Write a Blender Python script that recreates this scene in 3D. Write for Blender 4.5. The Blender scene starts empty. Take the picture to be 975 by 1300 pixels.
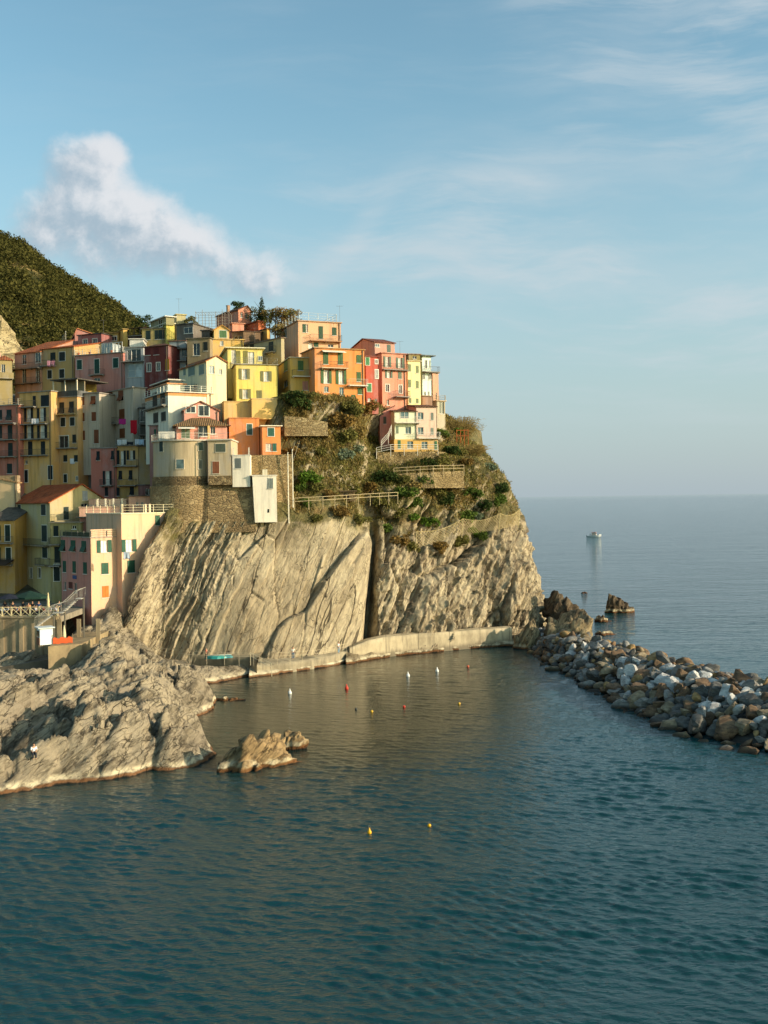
# A fishing village on a rocky headland above a small cove, low warm sun from the right.
SKY_STRENGTH = 0.15
EXPOSURE = 0.48
SKY_TINT = (0.95, 1.15, 1.0)
def _disp(r, g, b):
    f = lambda x: ((x/255+0.055)/1.055)**2.4
    return tuple(f(x)/SKY_STRENGTH/(2**EXPOSURE) for x in (r, g, b)) + (1.0,)
SKY_LOW = _disp(179, 194, 204)
SKY_CIRRUS = _disp(204, 215, 221)
SKY_CLOUD_DARK = _disp(168, 185, 199)
SKY_CLOUD_LIT = _disp(234, 233, 235)
WAVE = 0.8
SEA_OPEN, SEA_COVE, SEA_SLOPE = '#06383b', '#242c21', 0.23
import bpy, bmesh, math, random
import numpy as np
from mathutils import Vector, Matrix
from mathutils.bvhtree import BVHTree

R = math.radians
random.seed(7)
scene = bpy.context.scene
col = scene.collection

# ------------------------------------------------------------------ camera
FPX, CX, HY, CAMZ = 1300.0, 487.5, 633.1, 24.0
ROLL = R(0.8)
cr, sr = math.cos(ROLL), math.sin(ROLL)

def ray(px, py):
    u, w = px - CX, HY - py
    return Vector(((u*cr + w*sr)/FPX, 1.0, (-u*sr + w*cr)/FPX))

def at(px, py, D):
    r = ray(px, py)
    return Vector((r.x*D, D, CAMZ + r.z*D))

def atz(px, py, z):
    r = ray(px, py)
    D = (z - CAMZ)/r.z
    return Vector((r.x*D, D, z))

cam = bpy.data.objects.new('camera', bpy.data.cameras.new('camera'))
col.objects.link(cam)
cam.matrix_world = Matrix(((cr, sr, 0, 0), (0, 0, -1, 0), (-sr, cr, 0, CAMZ), (0, 0, 0, 1)))
cam.data.sensor_fit = 'VERTICAL'
cam.data.sensor_height = 36.0
cam.data.sensor_width = 27.0
cam.data.lens = 36.0*FPX/1300.0
cam.data.shift_y = -(650 - HY)/1300.0
cam.data.clip_start = 0.5
cam.data.clip_end = 200000.0
scene.camera = cam

# ------------------------------------------------------------------ noise
def _h(ix, iy, iz, seed):
    n = (ix.astype(np.uint32)*np.uint32(73856093)) ^ (iy.astype(np.uint32)*np.uint32(19349663)) ^ (iz.astype(np.uint32)*np.uint32(83492791)) ^ np.uint32((seed*2654435761) & 0xffffffff)
    n ^= n >> np.uint32(13); n *= np.uint32(0x5bd1e995); n ^= n >> np.uint32(15); n *= np.uint32(0x27d4eb2d); n ^= n >> np.uint32(16)
    return n.astype(np.float64)/4294967295.0

def vnoise(p, seed=0):
    f = np.floor(p); i = f.astype(np.int64); t = p - f
    t = t*t*t*(t*(t*6 - 15) + 10)
    out = 0
    for dx in (0, 1):
        wx = t[:, 0] if dx else 1 - t[:, 0]
        for dy in (0, 1):
            wy = t[:, 1] if dy else 1 - t[:, 1]
            for dz in (0, 1):
                wz = t[:, 2] if dz else 1 - t[:, 2]
                out = out + _h(i[:, 0]+dx, i[:, 1]+dy, i[:, 2]+dz, seed)*wx*wy*wz
    return out*2 - 1

def fbm(p, octaves=4, seed=0, gain=0.5):
    a, s, tot = 1.0, 0, 0
    for k in range(octaves):
        s = s + a*vnoise(p*(2.03**k) + 17.3*k, seed + k); tot += a; a *= gain
    return s/tot

def ridged(p, octaves=4, seed=0):
    a, s, tot = 1.0, 0, 0
    for k in range(octaves):
        s = s + a*(1 - np.abs(vnoise(p*(2.03**k) + 9.1*k, seed + k))); tot += a; a *= 0.5
    return s/tot

def worley(p, seed=0):
    """distance to the nearest cell point, to the second nearest, and a random number of the nearest cell"""
    f = np.floor(p); i = f.astype(np.int64)
    d1 = np.full(len(p), 9.0); d2 = np.full(len(p), 9.0); cid = np.zeros(len(p))
    for dx in (-1, 0, 1):
        for dy in (-1, 0, 1):
            for dz in (-1, 0, 1):
                a, b, c = i[:, 0]+dx, i[:, 1]+dy, i[:, 2]+dz
                q = np.stack([a + _h(a, b, c, seed), b + _h(a, b, c, seed+1), c + _h(a, b, c, seed+2)], 1)
                d = np.sqrt(((q - p)**2).sum(1))
                near = d < d1
                d2 = np.where(near, d1, np.minimum(d2, d))
                cid = np.where(near, _h(a, b, c, seed+3), cid)
                d1 = np.where(near, d, d1)
    return d1, d2, cid

def facets(p, seed=0):
    """height of a field of broken planes: every Voronoi cell is one tilted facet"""
    f = np.floor(p); i = f.astype(np.int64)
    d1 = np.full(len(p), 9.0); d2 = np.full(len(p), 9.0); h = np.zeros(len(p))
    for dx in (-1, 0, 1):
        for dy in (-1, 0, 1):
            for dz in (-1, 0, 1):
                a, b, c = i[:, 0]+dx, i[:, 1]+dy, i[:, 2]+dz
                o = p - np.stack([a + _h(a, b, c, seed), b + _h(a, b, c, seed+1), c + _h(a, b, c, seed+2)], 1)
                d = np.sqrt((o**2).sum(1)); near = d < d1
                hh = (_h(a, b, c, seed+3)-.5) + 1.5*((_h(a, b, c, seed+4)-.5)*o[:, 0] + (_h(a, b, c, seed+5)-.5)*o[:, 1] + (_h(a, b, c, seed+6)-.5)*o[:, 2])
                d2 = np.where(near, d1, np.minimum(d2, d)); h = np.where(near, hh, h); d1 = np.where(near, d, d1)
    return h, d2 - d1

def sstep(a, b, x):
    t = np.clip((x - a)/(b - a), 0, 1)
    return t*t*(3 - 2*t)

# ------------------------------------------------------------------ objects
def tag(o, label=None, cat=None, group=None, kind=None):
    if label: o['label'] = label
    if cat: o['category'] = cat
    if group: o['group'] = group
    if kind: o['kind'] = kind
    return o

def empty(name, loc, rz=0.0):
    o = bpy.data.objects.new(name, None)
    o.empty_display_size = 0.3
    col.objects.link(o)
    o.location = loc
    o.rotation_euler = (0, 0, rz)
    return o

def mesh_obj(name, verts, faces, mat, parent=None, smooth=False):
    me = bpy.data.meshes.new(name)
    me.from_pydata([tuple(v) for v in verts], [], faces)
    if mat: me.materials.append(mat)
    if smooth: me.polygons.foreach_set('use_smooth', [True]*len(me.polygons))
    me.update()
    o = bpy.data.objects.new(name, me)
    col.objects.link(o)
    if parent: o.parent = parent
    return o

def grid_obj(name, P, mat, wrap=False, smooth=True, flip=False):
    """P: rows x cols x 3 array of points -> one sheet"""
    r, c, _ = P.shape
    idx = np.arange(r*c).reshape(r, c)
    if wrap: idx = np.concatenate([idx, idx[:, :1]], 1)
    q = np.stack([idx[:-1, :-1], idx[:-1, 1:], idx[1:, 1:], idx[1:, :-1]], -1).reshape(-1, 4)
    if flip: q = q[:, ::-1]
    me = bpy.data.meshes.new(name)
    me.vertices.add(r*c)
    me.vertices.foreach_set('co', np.ascontiguousarray(P.reshape(-1)).astype(np.float32))
    n = len(q)
    me.loops.add(n*4); me.polygons.add(n)
    me.loops.foreach_set('vertex_index', q.reshape(-1).astype(np.int32))
    me.polygons.foreach_set('loop_start', (np.arange(n)*4).astype(np.int32))
    me.polygons.foreach_set('use_smooth', np.full(n, smooth))
    me.materials.append(mat)
    me.update(calc_edges=True); me.validate()
    o = bpy.data.objects.new(name, me)
    col.objects.link(o)
    return o

class MB:
    def __init__(s): s.v = []; s.f = []
    def quad(s, a, b, c, d):
        n = len(s.v); s.v += [tuple(a), tuple(b), tuple(c), tuple(d)]; s.f.append((n, n+1, n+2, n+3))
    def poly(s, pts):
        n = len(s.v); s.v += [tuple(p) for p in pts]; s.f.append(tuple(range(n, n+len(pts))))
    def box(s, x0, x1, y0, y1, z0, z1):
        n = len(s.v)
        s.v += [(x, y, z) for z in (z0, z1) for y in (y0, y1) for x in (x0, x1)]
        s.f += [tuple(n+i for i in q) for q in ((0, 2, 3, 1), (4, 5, 7, 6), (0, 1, 5, 4), (2, 6, 7, 3), (0, 4, 6, 2), (1, 3, 7, 5))]
    def prism(s, bottom, top):
        """closed solid between two loops of equal length"""
        n = len(s.v); k = len(bottom)
        s.v += [tuple(p) for p in bottom] + [tuple(p) for p in top]
        s.f.append(tuple(n+i for i in reversed(range(k)))); s.f.append(tuple(n+k+i for i in range(k)))
        for i in range(k):
            j = (i+1) % k
            s.f.append((n+i, n+j, n+k+j, n+k+i))
    def bar(s, a, b, r=0.03, sides=4):
        a, b = Vector(a), Vector(b); d = (b-a)
        if d.length < 1e-6: return
        d.normalize()
        u = d.cross(Vector((0, 0, 1)))
        if u.length < 1e-3: u = Vector((1, 0, 0))
        u.normalize(); w = d.cross(u)
        ra, rb = (r, r) if not isinstance(r, tuple) else r
        off = [(math.cos(2*math.pi*(k+.5)/sides), math.sin(2*math.pi*(k+.5)/sides)) for k in range(sides)]
        s.prism([a + (u*c + w*e)*ra for c, e in off], [b + (u*c + w*e)*rb for c, e in off])
    def lathe(s, prof, sides=12, c=(0, 0, 0)):
        """prof: [(radius, z)] bottom to top"""
        n = len(s.v)
        for r, z in prof:
            for k in range(sides):
                t = 2*math.pi*k/sides
                s.v.append((c[0]+r*math.cos(t), c[1]+r*math.sin(t), c[2]+z))
        for i in range(len(prof)-1):
            for k in range(sides):
                j = (k+1) % sides
                s.f.append((n+i*sides+k, n+i*sides+j, n+(i+1)*sides+j, n+(i+1)*sides+k))
        s.f.append(tuple(n+k for k in reversed(range(sides))))
        s.f.append(tuple(n+(len(prof)-1)*sides+k for k in range(sides)))
    def build(s, name, mat, parent=None, smooth=False):
        return mesh_obj(name, s.v, s.f, mat, parent, smooth)

# ------------------------------------------------------------------ materials
def lin(c):
    """sRGB hex or 0-255 triple -> linear rgba"""
    if isinstance(c, str):
        c = c.lstrip('#'); c = tuple(int(c[i:i+2], 16) for i in (0, 2, 4))
    o = []
    for x in c:
        x = x/255.0
        o.append(x/12.92 if x <= 0.04045 else ((x+0.055)/1.055)**2.4)
    return (*o, 1.0)

class NT:
    """a short way to write node trees"""
    def __init__(s, nt): s.nt = nt; nt.nodes.clear()
    def n(s, typ, inp=None, **kw):
        nd = s.nt.nodes.new(typ)
        for k, v in kw.items(): setattr(nd, k, v)
        for k, v in (inp or {}).items():
            sock = nd.inputs[k]
            if isinstance(v, bpy.types.NodeSocket): s.nt.links.new(v, sock)
            else: sock.default_value = v
        return nd
    def math(s, op, a, b=None, clamp=False):
        d = {0: a}
        if b is not None: d[1] = b
        return s.n('ShaderNodeMath', d, operation=op, use_clamp=clamp).outputs[0]
    def ramp(s, fac, stops, interp='LINEAR'):
        nd = s.n('ShaderNodeValToRGB', {0: fac}); r = nd.color_ramp; r.interpolation = interp
        while len(r.elements) > 1: r.elements.remove(r.elements[-1])
        r.elements[0].position = stops[0][0]; r.elements[0].color = stops[0][1]
        for p, c in stops[1:]:
            e = r.elements.new(p); e.color = c
        return nd.outputs[0]
    def mix(s, fac, a, b, mode='MIX'):
        nd = s.n('ShaderNodeMix', data_type='RGBA', blend_type=mode)
        for i, v in ((0, fac), (6, a), (7, b)):
            if isinstance(v, bpy.types.NodeSocket): s.nt.links.new(v, nd.inputs[i])
            else: nd.inputs[i].default_value = v
        return nd.outputs[2]
    def noise(s, vec, scale, detail=4, rough=0.55, dist=0.0):
        return s.n('ShaderNodeTexNoise', {'Vector': vec, 'Scale': scale, 'Detail': detail, 'Roughness': rough, 'Distortion': dist}).outputs[0]
    def maprange(s, v, a, b, c=0.0, d=1.0, smooth=True):
        nd = s.n('ShaderNodeMapRange', {0: v, 1: a, 2: b, 3: c, 4: d})
        if smooth: nd.interpolation_type = 'SMOOTHSTEP'
        return nd.outputs[0]
    def mapping(s, vec, loc=(0, 0, 0), rot=(0, 0, 0), sc=(1, 1, 1)):
        return s.n('ShaderNodeMapping', {'Vector': vec, 'Location': loc, 'Rotation': rot, 'Scale': sc}).outputs[0]

def new_mat(name):
    m = bpy.data.materials.new(name); m.use_nodes = True
    return m, NT(m.node_tree)

def finish(t, color, rough=0.8, normal=None, spec=0.3, **kw):
    d = {'Base Color': color, 'Roughness': rough, 'Specular IOR Level': spec}
    if normal is not None: d['Normal'] = normal
    d.update(kw)
    b = t.n('ShaderNodeBsdfPrincipled', d)
    t.n('ShaderNodeOutputMaterial', {0: b.outputs[0]})
    return b

def bump(t, h, strength=0.5, dist=0.05, normal=None):
    d = {'Height': h, 'Strength': strength, 'Distance': dist}
    if normal is not None: d['Normal'] = normal
    return t.n('ShaderNodeBump', d).outputs[0]

_cache = {}
def stucco(hexc, wear=0.7):
    key = ('stucco', hexc, wear)
    if key in _cache: return _cache[key]
    m, t = new_mat('painted_stucco'); c = lin(hexc)
    lum = 0.3*c[0] + 0.6*c[1] + 0.1*c[2]; c = tuple(min(.8, (x*0.85 + lum*0.15)*1.06 + .006) for x in c[:3]) + (1.0,)
    g = t.n('ShaderNodeNewGeometry').outputs['Position']
    rnd = t.n('ShaderNodeObjectInfo').outputs['Random']
    patch = t.noise(t.mapping(g, sc=(0.35, 0.35, 0.22)), 1.0, 5, 0.65)
    streak = t.noise(t.mapping(g, sc=(1.6, 1.6, 0.12)), 1.0, 4, 0.6)
    fine = t.noise(g, 6.0, 3, 0.6)
    dark = tuple(x*0.62 for x in c[:3]) + (1,)
    grey = tuple(x*0.55 + 0.16 for x in c[:3]) + (1,)
    k = t.mix(t.maprange(patch, 0.45, 0.66, 0, 0.95*wear), c, grey)
    k = t.mix(t.maprange(streak, 0.48, 0.68, 0, 0.95*wear), k, dark)
    k = t.mix(t.maprange(fine, 0.3, 0.8, 0, 0.25), k, dark)
    hgt = t.math('ADD', fine, t.math('MULTIPLY', patch, 0.6))
    finish(t, k, 0.9, bump(t, hgt, 0.35, 0.04), 0.2)
    _cache[key] = m
    return m

def paint(hexc, rough=0.6, metal=0.0, wear=0.3):
    key = ('paint', hexc, rough, metal)
    if key in _cache: return _cache[key]
    m, t = new_mat('worn_paint'); c = lin(hexc)
    g = t.n('ShaderNodeNewGeometry').outputs['Position']
    nz = t.noise(g, 2.2, 4, 0.6)
    k = t.mix(t.maprange(nz, 0.4, 0.8, 0, wear), c, tuple(x*0.6 for x in c[:3]) + (1,))
    finish(t, k, rough, None, 0.3, Metallic=metal)
    _cache[key] = m
    return m

def shutter_mat(hexc):
    key = ('shutter', hexc)
    if key in _cache: return _cache[key]
    m, t = new_mat('louvred_wood'); c = lin(hexc)
    tc = t.n('ShaderNodeTexCoord').outputs['Object']
    z = t.n('ShaderNodeSeparateXYZ', {0: tc}).outputs[2]
    w = t.math('SINE', t.math('MULTIPLY', z, 2*math.pi/0.09))
    nz = t.noise(t.n('ShaderNodeNewGeometry').outputs['Position'], 0.9, 4, 0.6)
    k = t.mix(t.maprange(nz, 0.4, 0.75, 0, 0.5), c, tuple(min(1, x*1.5 + 0.01) for x in c[:3]) + (1,))
    finish(t, k, 0.55, bump(t, w, 0.6, 0.012), 0.3)
    _cache[key] = m
    return m

def tile_mat(hexc, axis=0):
    key = ('tile', hexc, axis)
    if key in _cache: return _cache[key]
    m, t = new_mat('clay_tiles'); c = lin(hexc)
    tc = t.n('ShaderNodeTexCoord').outputs['Object']
    s = t.n('ShaderNodeSeparateXYZ', {0: tc})
    g = t.n('ShaderNodeNewGeometry').outputs['Position']
    w = t.math('SINE', t.math('MULTIPLY', s.outputs[axis], 2*math.pi/0.28))
    w2 = t.math('SINE', t.math('MULTIPLY', s.outputs[1-axis], 2*math.pi/0.42))
    nz = t.noise(g, 0.8, 5, 0.65); n2 = t.noise(g, 5.0, 3, 0.7)
    k = t.mix(t.maprange(nz, 0.38, 0.7, 0, 0.8), c, tuple(x*0.45 for x in c[:3]) + (1,))
    k = t.mix(t.maprange(n2, 0.5, 0.72, 0, 0.7), k, (c[0]*0.9+0.08, c[1]*0.9+0.09, c[2]+0.06, 1))
    hh = t.math('ADD', w, t.math('MULTIPLY', w2, 0.35))
    finish(t, k, 0.85, bump(t, hh, 0.9, 0.05), 0.2)
    _cache[key] = m
    return m

def glass_mat(kind='dark'):
    key = ('glass', kind)
    if key in _cache: return _cache[key]
    m, t = new_mat('window_glass')
    g = t.n('ShaderNodeNewGeometry').outputs['Position']
    nz = t.noise(g, 0.7, 2, 0.5)
    a, b = {'dark': ('#14181b', '#2b3135'), 'pale': ('#8f989b', '#c3c7c4'), 'curtain': ('#b9b2a4', '#e6dfd0'), 'teal': ('#42565a', '#5d7375')}[kind]  # pale kind: a bright reflection is put into the pane colour
    k = t.mix(t.maprange(nz, 0.4, 0.6), lin(a), lin(b))
    finish(t, k, 0.08 if kind != 'curtain' else 0.35, None, 0.5)
    _cache[key] = m
    return m

def masonry(hexa='#8d7a5c', hexb='#5d5140', scale=1.6, name='rubble_masonry'):
    key = ('masonry', hexa, hexb, scale)
    if key in _cache: return _cache[key]
    m, t = new_mat(name)
    g = t.n('ShaderNodeNewGeometry').outputs['Position']
    p = t.mapping(g, sc=(1, 1, 1.7))
    wob = t.n('ShaderNodeVectorMath', {0: p, 1: t.n('ShaderNodeTexNoise', {'Vector': g, 'Scale': 1.2}).outputs[1]}, operation='ADD').outputs[0]
    v = t.n('ShaderNodeTexVoronoi', {'Vector': wob, 'Scale': scale*1.45})
    e = t.n('ShaderNodeTexVoronoi', {'Vector': wob, 'Scale': scale*1.45}, feature='DISTANCE_TO_EDGE').outputs[0]
    cellv = t.n('ShaderNodeSeparateColor', {0: v.outputs['Color']}).outputs[0]
    big = t.noise(g, 0.25, 4, 0.6)
    k = t.mix(cellv, lin(hexa), lin(hexb))
    k = t.mix(t.maprange(big, 0.4, 0.62, 0, 0.85), k, lin(hexb))
    joint = t.maprange(e, 0.0, 0.07, 0.5, 0.0)
    k = t.mix(joint, k, lin('#3b342a'))
    hh = t.math('ADD', t.maprange(e, 0, 0.15), t.math('MULTIPLY', t.noise(g, 5, 4, 0.6), 0.5))
    finish(t, k, 0.95, bump(t, hh, 0.8, 0.10), 0.1)
    _cache[key] = m
    return m

def concrete(hexc='#a39a86', name='stained_concrete', tide=False, joints=0.0):
    key = ('concrete', hexc, tide, joints)
    if key in _cache: return _cache[key]
    m, t = new_mat(name); c = lin(hexc)
    g = t.n('ShaderNodeNewGeometry').outputs['Position']
    a = t.noise(t.mapping(g, sc=(0.5, 0.5, 0.3)), 1.0, 6, 0.65); s = t.noise(t.mapping(g, sc=(1.2, 1.2, 0.15)), 1.0, 4, 0.6)
    k = t.mix(t.maprange(a, 0.35, 0.7), c, tuple(x*0.6 for x in c[:3]) + (1,))
    k = t.mix(t.maprange(s, 0.48, 0.75, 0, 0.6), k, lin('#5b5446'))
    if joints:
        gx_ = t.n('ShaderNodeSeparateXYZ', {0: g})
        jx = t.math('ABSOLUTE', t.math('SUBTRACT', t.math('FRACT', t.math('DIVIDE', gx_.outputs[0], joints)), 0.5))
        k = t.mix(t.maprange(jx, 0.485, 0.497, 0, .75), k, lin('#4a4438'))
        k = t.mix(t.maprange(t.math('ADD', gx_.outputs[2], t.math('MULTIPLY', s, 1.6)), 2.0, 1.1, 0, .75), k, lin('#6a6150'))
    if tide: k = tideline(t, k, g)
    finish(t, k, 0.9, bump(t, t.math('ADD', a, t.math('MULTIPLY', t.noise(g, 3, 4, .7), .5)), 0.6, 0.12), 0.2)
    _cache[key] = m
    return m

def tideline(t, k, g):
    """wet dark foot, rusty band and a bleached salt crust just above the sea"""
    z = t.n('ShaderNodeSeparateXYZ', {0: g}).outputs[2]
    zz = t.math('ADD', z, t.math('MULTIPLY', t.math('SUBTRACT', t.noise(g, 0.45, 4, 0.6), 0.5), 0.9))
    pale = t.math('MULTIPLY', t.maprange(zz, 0.28, 0.42), t.maprange(zz, 0.95, 0.55))
    k = t.mix(t.math('MULTIPLY', t.math('MULTIPLY', pale, 0.8), t.maprange(t.noise(g, 0.9, 5, 0.65), 0.36, 0.58)), k, lin('#d2c3a2'))
    k = t.mix(t.math('MULTIPLY', t.maprange(zz, 0.36, 0.2), 0.85), k, lin('#6b4526'))
    return t.mix(t.maprange(zz, 0.12, -0.05), k, lin('#1d1a15'))
# ------------------------------------------------------------------ daylight
SUN_AZ, SUN_EL = R(108), R(17)      # azimuth measured from +Y towards +X
sunv = Vector((math.sin(SUN_AZ)*math.cos(SUN_EL), math.cos(SUN_AZ)*math.cos(SUN_EL), math.sin(SUN_EL)))
sl = bpy.data.lights.new('sun', 'SUN'); sl.energy = 4.3; sl.angle = R(0.5); sl.color = (1.0, 0.82, 0.60)
so = bpy.data.objects.new('sun', sl); col.objects.link(so)
so.rotation_euler = sunv.to_track_quat('Z', 'Y').to_euler()
so.location = (200, -60, 120)

world = bpy.data.worlds.new('World'); scene.world = world; world.use_nodes = True
t = NT(world.node_tree)
sky = t.n('ShaderNodeTexSky', sky_type='NISHITA', sun_disc=False, sun_elevation=SUN_EL, sun_rotation=SUN_AZ,
          altitude=30.0, air_density=1.0, dust_density=1.6, ozone_density=1.6)
d = t.n('ShaderNodeTexCoord').outputs['Generated']
sx = t.n('ShaderNodeSeparateXYZ', {0: d})
ydir = t.math('MAXIMUM', sx.outputs[1], 0.02)
ca = t.math('DIVIDE', sx.outputs[0], ydir); cb = t.math('DIVIDE', sx.outputs[2], ydir)
ab = t.n('ShaderNodeCombineXYZ', {0: ca, 1: cb, 2: 0.0}).outputs[0]
front = t.maprange(sx.outputs[1], 0.15, 0.4)
# a cumulus over the hill: soft bodies broken up by noise, lit from the sun's side
wobv = t.n('ShaderNodeTexNoise', {'Vector': ab, 'Scale': 9.0, 'Detail': 5.0, 'Roughness': 0.6}).outputs[1]
def cumulus(offset):
    p = t.n('ShaderNodeVectorMath', {0: ab, 1: offset}, operation='ADD').outputs[0]
    p = t.n('ShaderNodeVectorMath', {0: p, 1: t.n('ShaderNodeVectorMath', {0: wobv, 1: (0.028, 0.028, 0)}, operation='MULTIPLY').outputs[0]}, operation='ADD').outputs[0]
    p = t.n('ShaderNodeVectorMath', {0: p, 1: (-0.014, -0.014, 0)}, operation='ADD').outputs[0]
    tot = None
    for px, py, rx, ry, w in ((112, 208, 84, 74, 1.0), (92, 262, 100, 70, .95), (168, 270, 104, 74, 1.0), (228, 302, 92, 62, .85), (48, 290, 90, 62, .62), (130, 325, 120, 60, .6), (275, 342, 135, 62, .56), (330, 360, 110, 52, .44), (135, 190, 40, 36, .7)):
        r = ray(px, py)
        q = t.mapping(p, loc=(-r.x*FPX/rx, -r.z*FPX/ry, 0), sc=(FPX/rx, FPX/ry, 0))
        ln = t.n('ShaderNodeVectorMath', {0: q}, operation='LENGTH').outputs['Value']
        g = t.math('MULTIPLY', t.maprange(ln, 1.0, 0.0), w)
        tot = g if tot is None else t.math('SUBTRACT', t.math('ADD', tot, g), t.math('MULTIPLY', tot, g))
    nz = t.noise(p, 10.0, 10, 0.62); n2 = t.noise(p, 26.0, 6, 0.6)
    return t.math('ADD', tot, t.math('ADD', t.math('MULTIPLY', t.math('SUBTRACT', nz, 0.5), 1.25), t.math('MULTIPLY', t.math('SUBTRACT', n2, 0.5), 0.5)))
c0 = cumulus((0, 0, 0)); c1 = cumulus((0.010, 0.009, 0))
mask = t.math('MULTIPLY', t.maprange(c0, 0.18, 0.80), front)
lit = t.maprange(t.math('SUBTRACT', c0, c1), -0.20, 0.24)
# thin cirrus streaks rising to the right
wv = t.n('ShaderNodeVectorMath', {0: ab, 1: t.n('ShaderNodeVectorMath', {0: t.n('ShaderNodeTexNoise', {'Vector': ab, 'Scale': 3.0, 'Detail': 3.0}).outputs[1], 1: (0.10, 0.10, 0)}, operation='MULTIPLY').outputs[0]}, operation='ADD').outputs[0]
ci = t.noise(t.mapping(wv, rot=(0, 0, R(-33)), sc=(1.0, 6.0, 1)), 3.2, 8, 0.62)
cib = t.noise(t.mapping(wv, rot=(0, 0, R(-16)), sc=(1.0, 4.5, 1)), 2.1, 7, 0.58)
ci2 = t.noise(t.mapping(ab, loc=(.3, .1, 0), rot=(0, 0, R(-20)), sc=(1, 1.6, 1)), 2.0, 3, 0.5)
cim = t.math('MAXIMUM', t.math('MULTIPLY', t.maprange(ci, 0.43, 0.70), 0.8), t.math('MULTIPLY', t.maprange(cib, 0.45, 0.75), 0.85))
cim = t.math('MULTIPLY', t.math('MULTIPLY', cim, t.maprange(ci2, 0.30, 0.54)), front)
cim = t.math('MULTIPLY', cim, t.maprange(cb, 0.03, 0.16))
cim = t.math('MULTIPLY', cim, t.maprange(ca, -0.25, 0.10, 0.1, 1.0))
# one long thin trail slanting up behind them
tr = t.mapping(wv, loc=(0.052, -0.2425, 0))
tr = t.n('ShaderNodeSeparateXYZ', {0: t.mapping(tr, rot=(0, 0, R(-42)))})
trail = t.math('MULTIPLY', t.maprange(t.math('ABSOLUTE', tr.outputs[1]), 0.022, 0.0), t.math('MULTIPLY', t.maprange(tr.outputs[0], -0.04, 0.03), t.maprange(tr.outputs[0], 0.22, 0.10)))
cim = t.math('ADD', cim, t.math('MULTIPLY', trail, 0.28), clamp=True)
base = t.mix(1.0, sky.outputs[0], (SKY_TINT[0], SKY_TINT[1], SKY_TINT[2], 1), 'MULTIPLY')
base = t.mix(t.math('MULTIPLY', t.math('MULTIPLY', t.maprange(sx.outputs[2], 0.40, -0.02), t.maprange(sx.outputs[1], -0.2, 0.5)), 0.85), base, SKY_LOW)
k = t.mix(t.math('MULTIPLY', cim, 0.9), base, SKY_CIRRUS)
cl = t.mix(lit, SKY_CLOUD_DARK, SKY_CLOUD_LIT)
k = t.mix(t.math('MULTIPLY', mask, 0.86), k, cl)
bg = t.n('ShaderNodeBackground', {0: k, 1: SKY_STRENGTH})
t.n('ShaderNodeOutputWorld', {0: bg.outputs[0]})

scene.view_settings.view_transform = 'Standard'
scene.view_settings.look = 'None'
scene.view_settings.exposure = EXPOSURE
scene.view_settings.gamma = 1.0
scene.view_settings.use_curve_mapping = False

# ------------------------------------------------------------------ sea
m, t = new_mat('sea_water')
g = t.n('ShaderNodeNewGeometry').outputs['Position']
gx = t.n('ShaderNodeSeparateXYZ', {0: g})
swell = t.noise(t.mapping(g, rot=(0, 0, R(14)), sc=(0.10, 0.26, 1)), 1.0, 3, 0.5)
w1 = t.noise(t.mapping(g, rot=(0, 0, R(18)), sc=(0.34, 0.85, 1)), 1.0, 5, 0.55, 0.5)
w2 = t.noise(t.mapping(g, rot=(0, 0, R(-22)), sc=(1.5, 3.4, 1)), 1.0, 4, 0.6, 0.3)
# the cove behind the breakwater lies calmer than the open sea
calm = t.math('MULTIPLY', t.maprange(gx.outputs[0], 26, -2), t.maprange(gx.outputs[1], 70, 110))
gust = t.noise(t.mapping(g, sc=(0.02, 0.045, 1)), 1.0, 3, 0.5)
amp = t.math('MULTIPLY', t.maprange(gust, 0.3, 0.7, 0.75, 1.15), t.maprange(calm, 0, 1, 1.0, 0.42))
far = t.maprange(gx.outputs[1], 90, 230)
hgt = t.math('ADD', t.math('MULTIPLY', t.math('ADD', t.math('MULTIPLY', swell, 0.55), t.math('MULTIPLY', w1, 0.42)), t.math('MULTIPLY', far, 1.7)), t.math('MULTIPLY', w2, t.maprange(gx.outputs[1], 200, 90, 0.10, 0.13)))
hgt = t.math('MULTIPLY', hgt, amp)
shal = t.maprange(calm, 0, 1, 0, 0.75)
deep = t.mix(shal, lin(SEA_OPEN), lin(SEA_COVE))
finish(t, deep, 0.05, bump(t, hgt, 1.0, WAVE), 0.5, IOR=1.48)

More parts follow.
